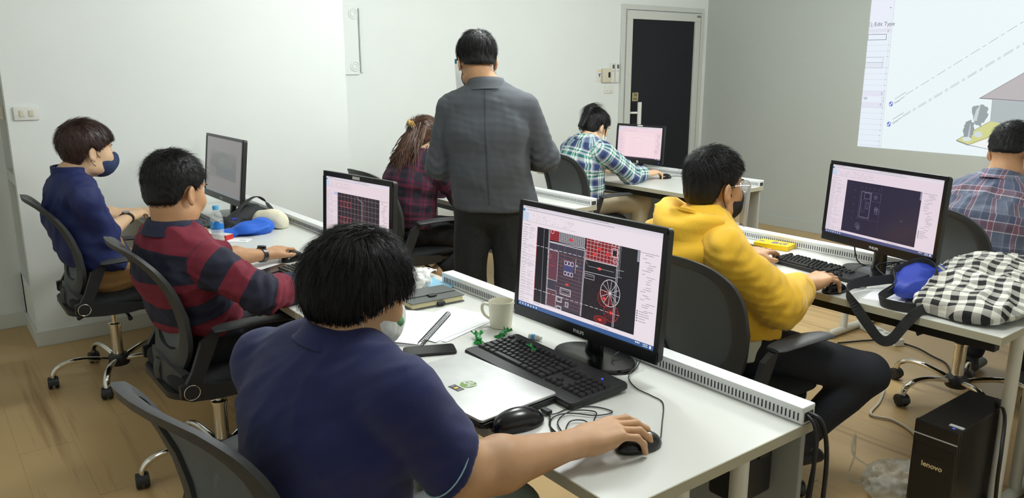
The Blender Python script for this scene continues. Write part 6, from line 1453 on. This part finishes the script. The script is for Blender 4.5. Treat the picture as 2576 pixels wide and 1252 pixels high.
# under the right end of the foreground desk
t = thing('power_adapter', 'black box hung under the right end of the foreground desk', 'adapter', (1.53, 1.07, 0.572))
obj('case', MB().box((0, 0, 0), (0.13, 0.09, 0.11), 0.008), M['plastic'], t); obj('bracket', MB().box((0.07, 0, 0.045), (0.10, 0.06, 0.014), 0.002), M['blackmetal'], t)
obj('lead', MB().tube(crv([(-0.02, -0.03, -0.05), (-0.025, -0.03, -0.2), (-0.01, -0.02, -0.4), (0.0, 0.0, -0.59)], 5), 0.004, 6), M['modesty'], t, True)
for k, (pts, r, lb) in enumerate(((((1.632, 0.962, 0.735), (1.635, 0.93, 0.725), (1.648, 0.918, 0.66), (1.650, 0.915, 0.56), (1.635, 0.915, 0.42), (1.60, 0.93, 0.2), (1.58, 0.95, 0.012)), 0.0058, 'thick black cable hanging furthest out from the foreground rail end'),
      (((1.625, 0.962, 0.732), (1.62, 0.935, 0.71), (1.612, 0.925, 0.62), (1.600, 0.925, 0.5), (1.57, 0.93, 0.3), (1.54, 0.95, 0.012)), 0.005, 'black cable hanging from the rail end, close against the desk edge'),
      (((1.640, 0.962, 0.728), (1.637, 0.94, 0.70), (1.625, 0.932, 0.62), (1.612, 0.935, 0.52), (1.60, 0.94, 0.35), (1.59, 0.96, 0.012)), 0.005, 'black cable hanging between two others from the rail end'))):
    t = thing('power_cable', lb, 'cable', pts[0], 0, 'cables hanging from the foreground rail'); obj('cable', MB().tube(crv([tuple(Vector(p) - Vector(pts[0])) for p in pts], 6), r, 8), M['cable'], t, True)
# the desk by the left wall
t = thing('water_bottle', 'small clear water bottle with blue cap and label on the left desk', 'bottle', (1.137, 3.80, Z))
obj('bottle_body', MB().lathe([(0.004, 0.004), (0.027, 0.0), (0.030, 0.006), (0.030, 0.022), (0.0285, 0.03), (0.030, 0.04), (0.0285, 0.05), (0.030, 0.06), (0.030, 0.115), (0.027, 0.135), (0.015, 0.158), (0.0125, 0.162), (0.0125, 0.17)], 28, cap=True), M['film'], t, True)
obj('water', MB().lathe([(0.002, 0.005), (0.0275, 0.005), (0.0275, 0.098), (0.002, 0.098)], 24), M['film'], t, True)
obj('label', MB().lathe([(0.0305, 0.072), (0.0308, 0.074), (0.0308, 0.098), (0.0305, 0.1)], 28, cap=False), M['bluelabel'], t, True)
for a_ in (-1.9, -2.9): obj('label_badge', MB().rings([[tuple(vv(0.0312 * math.cos(a_ + 0.017 / 0.0312 * k * math.cos(q)), 0.0312 * math.sin(a_ + 0.017 / 0.0312 * k * math.cos(q)), 0.094 + 0.019 * k * math.sin(q))) for q in np.linspace(0, 2 * PI, 21)[:-1]] for k in (1.0, 0.5, 0.05)], cap=True), M['caps'] if a_ < -2 else M['bluelabel'], t)
obj('cap', MB().lathe([(0.014, 0.164), (0.0150, 0.165), (0.0150, 0.182), (0.013, 0.184)], 22), M['caps'], t, True)
def cloth(name, label, cat, prims, m, og, h=0.006, seed=2, amp=0.005, freq=40, extra=None, k=0.02):
    t = thing(name, label, cat, og); F = Field(h)
    for p_ in prims: F.add(p_, k)
    F.sub(Half((og[0], og[1], og[2] + 0.0005), (0, 0, -1), 1.0), 0.004); V, Q = F.build(2, disp=folds(seed, freq, amp, True)); V[:, 2] = np.maximum(V[:, 2], og[2] + 0.0003)
    np_obj('fabric', V, Q, m, t, None, og); return t
cloth('folded_cloth', 'bright blue folded fabric bag on the left desk behind the bottle', 'bag', [Ell((1.24, 3.945, Z + 0.014), (0.10, 0.062, 0.022)), Ell((1.345, 3.925, Z + 0.026), (0.095, 0.078, 0.034)), Ell((1.40, 3.93, Z + 0.034), (0.055, 0.070, 0.036))], M['bluecloth'], (1.33, 3.93, Z), 0.006, 6, 0.012, 24, k=0.012)
cloth('folded_cloth', 'cream cloth bag bulging behind the blue fabric on the left desk', 'bag', [Ecap((1.44, 4.06, Z + 0.035), (1.51, 3.97, Z + 0.035), (0.06, 0.045), (0.055, 0.045), (0, 0, 1)), Ell((1.50, 4.03, Z + 0.04), (0.07, 0.085, 0.05))], M['creamcloth'], (1.48, 4.02, Z), 0.006, 7, 0.005, 30)
t = cloth('waist_bag', 'black belt bag slumped between the pale monitor and the blue fabric', 'bag', [Ecap((1.28, 4.10, Z + 0.025), (1.46, 4.24, Z + 0.05), (0.05, 0.035), (0.06, 0.05), (-0.6, 0.8, 0))], M['strap'], (1.38, 4.17, Z), 0.006, 9, 0.005, 34)
obj('strap', MB().tube(crv([(-0.12, -0.12, 0.015), (-0.02, -0.04, 0.10), (0.10, 0.06, 0.135), (0.18, 0.13, 0.09), (0.20, 0.05, 0.03)], 6), 0.014, 8, flat=0.18, up=(0, 0, 1)), M['strap'], t, True); obj('buckle', MB().box((-0.07, -0.09, 0.055), (0.03, 0.02, 0.01), 0.003), M['bluebag'], t)
t = thing('red_box', 'flat red and white box behind the water bottle', 'box', (1.17, 3.905, Z), math.radians(-62))
obj('carton', MB().box((0, 0, 0.013), (0.145, 0.05, 0.026), 0.001), M['red'], t); obj('top_panel', MB().box((0, 0, 0.0265), (0.143, 0.048, 0.001)), M['white'], t)
t = thing('leaflet', 'small white printed card beside the red box', 'card', (1.235, 3.80, Z), math.radians(-40)); obj('card', MB().box((0, 0, 0.0012), (0.105, 0.07, 0.002)), M['paper'], t)
obj('print', MB().box((0.02, 0.0, 0.0023), (0.03, 0.012, 0.0003)), M['modesty'], t)
t = thing('lipstick', 'small gold tube standing beside the red box', 'tube', (1.135, 3.985, Z)); obj('tube', MB().lathe([(0.002, 0), (0.008, 0.0), (0.008, 0.026), (0.0085, 0.027), (0.0085, 0.045), (0.006, 0.047), (0.001, 0.047)], 16), M['gold'], t, True)
phone('black smartphone on the white notebook in front of the jersey man', 1.148, 3.105, -64, Z + 0.008)
t = thing('spiral_notebook', 'white ring bound notebook under the phone before the jersey man', 'notebook', (1.13, 3.10, Z), math.radians(18))
obj('page_block', MB().box((0, 0, 0.0038), (0.21, 0.25, 0.007), 0.001), M['paper'], t)
for k in range(20): obj('ring', MB().tube([(-0.09 + 0.18 * k / 19, -0.125 + 0.008 * math.cos(q), 0.006 + 0.008 * math.sin(q)) for q in np.linspace(0, 2 * PI, 11)[:-1]], 0.0015, 5, loop=True), M['plastic'], t, True)
make_mouse('black mouse under the left hand of the jersey man', 1.285, 3.265, 30, cord=[(1.34, 3.30, Z + 0.006), (1.42, 3.32, Z + 0.003), (1.52, 3.25, Z + 0.003), (1.60, 3.20, Z + 0.003)])
t = make_keyboard('black keyboard below the red grid monitor', 1.24, 2.90, 4)
t = make_keyboard('black keyboard below the pale grey monitor', 1.20, 4.40, 0)
t = thing('folder', 'thin grey folder on the desk under the wrist of the navy shirt man', 'folder', (1.10, 4.74, Z), math.radians(8))
obj('cover', MB().box((0, 0, 0.006), (0.24, 0.22, 0.010), 0.002), M['modesty'], t); obj('page', MB().box((0.004, 0, 0.012), (0.225, 0.21, 0.001)), M['paper'], t)
# the middle desk of the yellow hoodie man
make_keyboard('slim black keyboard under the hands of the yellow hoodie man', 2.955, 1.765, -7, 0.415, 0.125, 0.018)
make_mouse('black mouse under the right hand of the yellow hoodie man', 2.715, 1.545, -8, cord=[(2.772, 1.535, Z + 0.006), (2.85, 1.50, Z + 0.003), (2.93, 1.52, Z + 0.003), (3.05, 1.44, Z + 0.003), (3.2, 1.46, Z + 0.003)], s=0.92)
t = thing('yellow_box', 'flat yellow box with purple lettering against the cable rail', 'box', (3.178, 2.125, Z), math.radians(-78))
obj('carton', MB().box((0, 0, 0.012), (0.165, 0.095, 0.022), 0.0012), M['yellowbox'], t)
obj('lettering', text_mb('BG', 0.058, tr(0.025, -0.002, 0.0235), 0.0003, 0.001), M['purple'], t); obj('lettering', text_mb('PL', 0.03, tr(-0.06, 0.0, 0.0235), 0.0003, 0.0005), M['purple'], t)
t = thing('notebook', 'black notebook beneath the yellow box', 'notebook', (3.06, 2.17, Z), math.radians(-10)); obj('cover', MB().box((0, 0, 0.004), (0.12, 0.17, 0.007), 0.002), M['plastic'], t); obj('page_block', MB().box((0.004, 0, 0.004), (0.116, 0.164, 0.0045)), M['pages'], t)
og = (2.945, 1.335, Z)
t = cloth('pouch', 'blue zipped pouch lying in front of the checkered cloth bag', 'bag', [Ecap((2.81, 1.31, Z + 0.045), (3.07, 1.38, Z + 0.055), (0.055, 0.035), (0.095, 0.040), (-0.25, 1, 0)), Ell((3.00, 1.355, Z + 0.06), (0.10, 0.09, 0.05))], M['bluebag'], og, 0.006, 12, 0.006, 30)
obj('zipper', MB().tube(crv([(0.10, 0.075, 0.100), (0.075, 0.02, 0.111), (0.065, -0.03, 0.103), (0.055, -0.075, 0.078)], 5), 0.009, 8, flat=0.25, up=(0, 0, 1)), M['modesty'], t, True)
obj('drawstring', MB().tube(crv([(0.10, 0.12, 0.05), (0.04, 0.11, 0.085), (-0.05, 0.08, 0.085), (-0.13, 0.03, 0.06), (-0.17, 0.02, 0.05), (-0.20, 0.05, 0.02)], 6), 0.0035, 6), M['cable'], t, True)
obj('drawstring', MB().tube(crv([(0.12, 0.13, 0.04), (0.13, 0.16, 0.07), (0.05, 0.20, 0.06), (0.03, 0.14, 0.03), (-0.02, 0.10, 0.08)], 6), 0.0035, 6), M['cable'], t, True)
def ribbon(pts, w, up, n=7): return MB().tube(crv(pts, n), w, 8, flat=0.10, up=up)
o = Vector(og)
t2 = thing('bag_strap', 'wide black webbing strap looping over the front desk edge', 'strap', (2.72, 1.33, Z)); o2 = Vector((2.72, 1.33, Z))
def rb(P, w, upv_):
    P = crv(P, 8); n = len(P); R = []
    for i in range(n):
        t_ = (P[min(i + 1, n - 1)] - P[max(i - 1, 0)]).normalized(); u = Vector(upv_[0]).lerp(Vector(upv_[1]), i / (n - 1)); u = (u - t_ * u.dot(t_)).normalized(); b = t_.cross(u)
        R.append([tuple(P[i] - o2 + u * (w * a) + b * (0.0012 * c)) for a, c in ((1, 1), (1, -1), (-1, -1), (-1, 1))])
    return MB().rings(R)
obj('webbing', rb([(2.95, 1.40, Z + 0.05), (2.88, 1.46, Z + 0.035), (2.78, 1.50, Z + 0.03), (2.67, 1.47, Z + 0.03), (2.625, 1.42, Z + 0.01), (2.632, 1.36, Z - 0.06), (2.635, 1.31, Z - 0.105), (2.635, 1.27, Z - 0.095), (2.635, 1.23, Z - 0.03), (2.66, 1.20, Z + 0.02), (2.78, 1.20, Z + 0.02)], 0.018, ((0, 0, 1), (0.1, 0.3, 1))), M['strap'], t2, False)
obj('webbing', rb([(2.94, 1.34, Z + 0.075), (2.80, 1.36, Z + 0.04), (2.70, 1.36, Z + 0.02), (2.66, 1.30, Z + 0.02), (2.70, 1.22, Z + 0.018), (2.80, 1.19, Z + 0.03)], 0.017, ((0, 0.4, 1), (0, 0.2, 1))), M['strap'], t2, False)
obj('webbing', rb([(2.90, 1.42, Z + 0.08), (2.98, 1.36, Z + 0.118), (2.96, 1.29, Z + 0.105), (2.86, 1.26, Z + 0.05)], 0.011, ((-0.3, 0.4, 1), (-0.3, 0.2, 1))), M['strap'], t2, False)
og = (3.05, 1.13, Z); F = Field(0.008)
F.add(Ecap((2.72, 1.10, Z + 0.035), (2.95, 1.12, Z + 0.05), (0.15, 0.035), (0.19, 0.055), (0, 1, 0), 1, 0.0), 0.03); F.add(Ecap((2.95, 1.12, Z + 0.05), (3.42, 1.17, Z + 0.055), (0.19, 0.06), (0.20, 0.05), (0, 1, 0), 1, 0.23), 0.03); F.add(Ell((3.20, 1.22, Z + 0.06), (0.2, 0.13, 0.07)), 0.04)
F.sub(Half((3.0, 1.1, Z + 0.001), (0, 0, -1), 1.0), 0.004); F.sub(Half((2.645, 1.14, Z), (-1, 0.35, 0), 0.6), 0.006)
f1 = folds(14, 16, 0.012, True); f2 = folds(15, 38, 0.004, True); V, Q = F.build(2, disp=lambda v: (f1(v) + f2(v)) * np.clip((v[:, 2] - Z) / 0.03, 0, 1)); V[:, 2] = np.maximum(V[:, 2], Z + 0.0004)
t = thing('cloth_bag', 'black and white checkered cloth bag spread over the desk end', 'bag', og)
sel = np.stack([(V[:, 1] - 1.13) * 0.97 - (V[:, 0] - 3.05) * 0.22, (V[:, 0] - 3.05) * 0.97 + (V[:, 1] - 1.13) * 0.22 + (V[:, 2] - Z) * 0.6], 1) + 0.004 * np.sin(V[:, :2] * 40)
np_obj('fabric', V, Q, M['gingham'], t, sel, og)
t = thing('paper', 'white sheet under the blue pouch and black strap', 'paper', (2.80, 1.39, Z), math.radians(14)); obj('sheet', MB().box((0, 0, 0.001), (0.15, 0.12, 0.0012)), M['paper'], t); obj('sheet', MB().box((0.01, -0.012, 0.0024), (0.15, 0.12, 0.0012), 0, rz(0.08)), M['paper'], t)
t = thing('monitor_cable', 'black cables curling behind the foot of the monitor with the dark drawing', 'cable', (3.12, 1.48, Z))
for P in (((-0.03, 0.09, 0.03), (0.02, 0.03, 0.06), (0.03, -0.02, 0.05), (0.04, -0.06, 0.01), (0.08, -0.12, 0.01)), ((0.03, 0.24, 0.09), (0.0, 0.20, 0.03), (0.03, 0.15, 0.012), (0.08, 0.10, 0.012))): obj('cable', MB().tube(crv(P, 6), 0.0028, 6), M['cable'], t, True)
# far desks
make_keyboard('black keyboard on the far desk under the pink white screen', 4.46, 4.33, 5, 0.42, 0.13)
make_mouse('black mouse under the hand of the teal plaid person', 4.50, 3.985, 0, cord=[(4.55, 3.99, Z + 0.006), (4.64, 4.03, Z + 0.003), (4.69, 3.95, Z + 0.003)], s=0.9)
t = make_mouse('white mouse at the right end of the far desk', 4.60, 3.86, 20, m=M['white'], s=0.9)
make_keyboard('black keyboard on the desk before the person in wine red plaid', 2.97, 4.15, 0)
make_keyboard('black keyboard before the grey plaid shirt man', 4.34, 1.45, 0)
t = thing('grey_box', 'pale grey flat box standing on the floor under the far desk', 'box', (4.42, 4.05, 0), math.radians(12)); obj('carton', MB().box((0, 0, 0.17), (0.40, 0.20, 0.34), 0.006), M['modesty'], t); obj('lid', MB().box((0, 0, 0.343), (0.404, 0.204, 0.006), 0.002), M['white'], t)
# on the floor at the right
t = thing('computer_tower', 'black desktop computer tower standing on the floor below the checkered bag', 'computer', (2.77, 1.057, 0), math.radians(0))
obj('case', MB().box((0.01, 0, 0.20), (0.38, 0.140, 0.38), 0.004), M['pcblack'], t); obj('front_panel', MB().box((-0.19, 0, 0.20), (0.022, 0.142, 0.385), 0.006), M['pcblack'], t)
obj('trim_line', MB().box((-0.2015, 0, 0.345), (0.002, 0.14, 0.004)), M['logo'], t); obj('drive_bay', MB().box((-0.2005, 0.0, 0.295), (0.004, 0.125, 0.04), 0.001), M['gloss'], t)
obj('logo', text_mb('lenovo', 0.025, frame((-0.2025, 0.0, 0.245), (0, -1, 0), (0, 0, 1), (-1, 0, 0)), 0.0006, 0.0006), M['lettergold'], t)
obj('power_button', MB().box((-0.16, -0.045, 0.392), (0.016, 0.045, 0.004), 0.001), M['logo'], t); obj('power_light', MB().box((-0.183, -0.045, 0.3925), (0.004, 0.006, 0.002)), M['bluled'], t)
t = thing('computer_tower', 'second dark computer unit behind the desk legs at right', 'computer', (3.18, 0.80, 0)); obj('case', MB().box((0, 0, 0.19), (0.36, 0.16, 0.36), 0.005), M['pcblack'], t); obj('front_panel', MB().box((-0.185, 0, 0.19), (0.016, 0.162, 0.365), 0.004), M['plastic'], t)
for pts, r, m, lb in ((((2.93, 1.02, 0.40), (2.80, 0.945, 0.405), (2.70, 0.905, 0.33), (2.69, 0.90, 0.22), (2.74, 0.91, 0.08), (2.80, 0.92, 0.012)), 0.006, M['cable'], 'black cable draped over the computer tower'),
      (((3.62, 1.75, 0.008), (3.46, 1.69, 0.008), (3.30, 1.644, 0.008), (3.32, 1.547, 0.008), (3.26, 1.426, 0.008), (3.1, 1.30, 0.008), (2.96, 1.16, 0.008)), 0.006, M['wcable'], 'cream cable lying on the wooden floor near the tower'),
      (((4.05, 2.25, 0.008), (4.30, 2.12, 0.008), (4.33, 1.96, 0.008), (4.26, 1.82, 0.008), (4.20, 1.72, 0.008), (3.95, 1.58, 0.03)), 0.005, M['cable'], 'black cable on the floor beside the chrome chair base at right'),
      (((3.30, 0.95, 0.02), (3.25, 0.92, 0.14), (3.22, 0.96, 0.20), (3.28, 0.93, 0.10), (3.2, 0.9, 0.05), (3.15, 0.93, 0.02)), 0.006, M['cable'], 'tangle of black cable behind the right desk legs')):
    t = thing('floor_cable', lb, 'cable', (pts[0][0], pts[0][1], 0)); obj('cable', MB().tube(crv([tuple(Vector(p) - Vector((pts[0][0], pts[0][1], 0))) for p in pts], 7), r, 8), m, t, True)
t = thing('power_strip', 'white power strip on the floor under the desk beyond', 'power strip', (4.36, 2.17, 0), math.radians(64)); obj('body', MB().box((0, 0, 0.022), (0.34, 0.06, 0.04), 0.005), M['white'], t)
for k in range(5): obj('socket', MB().lathe([(0.018, 0.0425), (0.017, 0.0432)], 16, tr(-0.12 + 0.06 * k, 0, 0)), M['modesty'], t)
t = thing('plastic_bag', 'crumpled clear plastic bag on the floor beside the tower', 'bag', (2.72, 1.27, 0)); og = (2.72, 1.27, 0)
F = Field(0.008); F.add(Ell((2.72, 1.25, 0.05), (0.11, 0.09, 0.07)), 0.02); F.add(Ell((2.78, 1.20, 0.06), (0.08, 0.07, 0.06)), 0.02); F.sub(Half((2.72, 1.27, 0.002), (0, 0, -1), 1), 0.004); V, Q = F.build(1, disp=folds(22, 52, 0.020, True)); V[:, 2] = np.maximum(V[:, 2], 0.001)
np_obj('film', V, Q, M['bagfilm'], t, None, og)
obj('handle', rb2 if False else MB().tube(crv([(0.02, 0.06, 0.06), (-0.01, 0.13, 0.10), (0.03, 0.15, 0.16), (0.02, 0.14, 0.08), (-0.05, 0.12, 0.02), (-0.06, 0.06, 0.03)], 6), 0.010, 8, flat=0.25), M['bagfilm'], t, True)
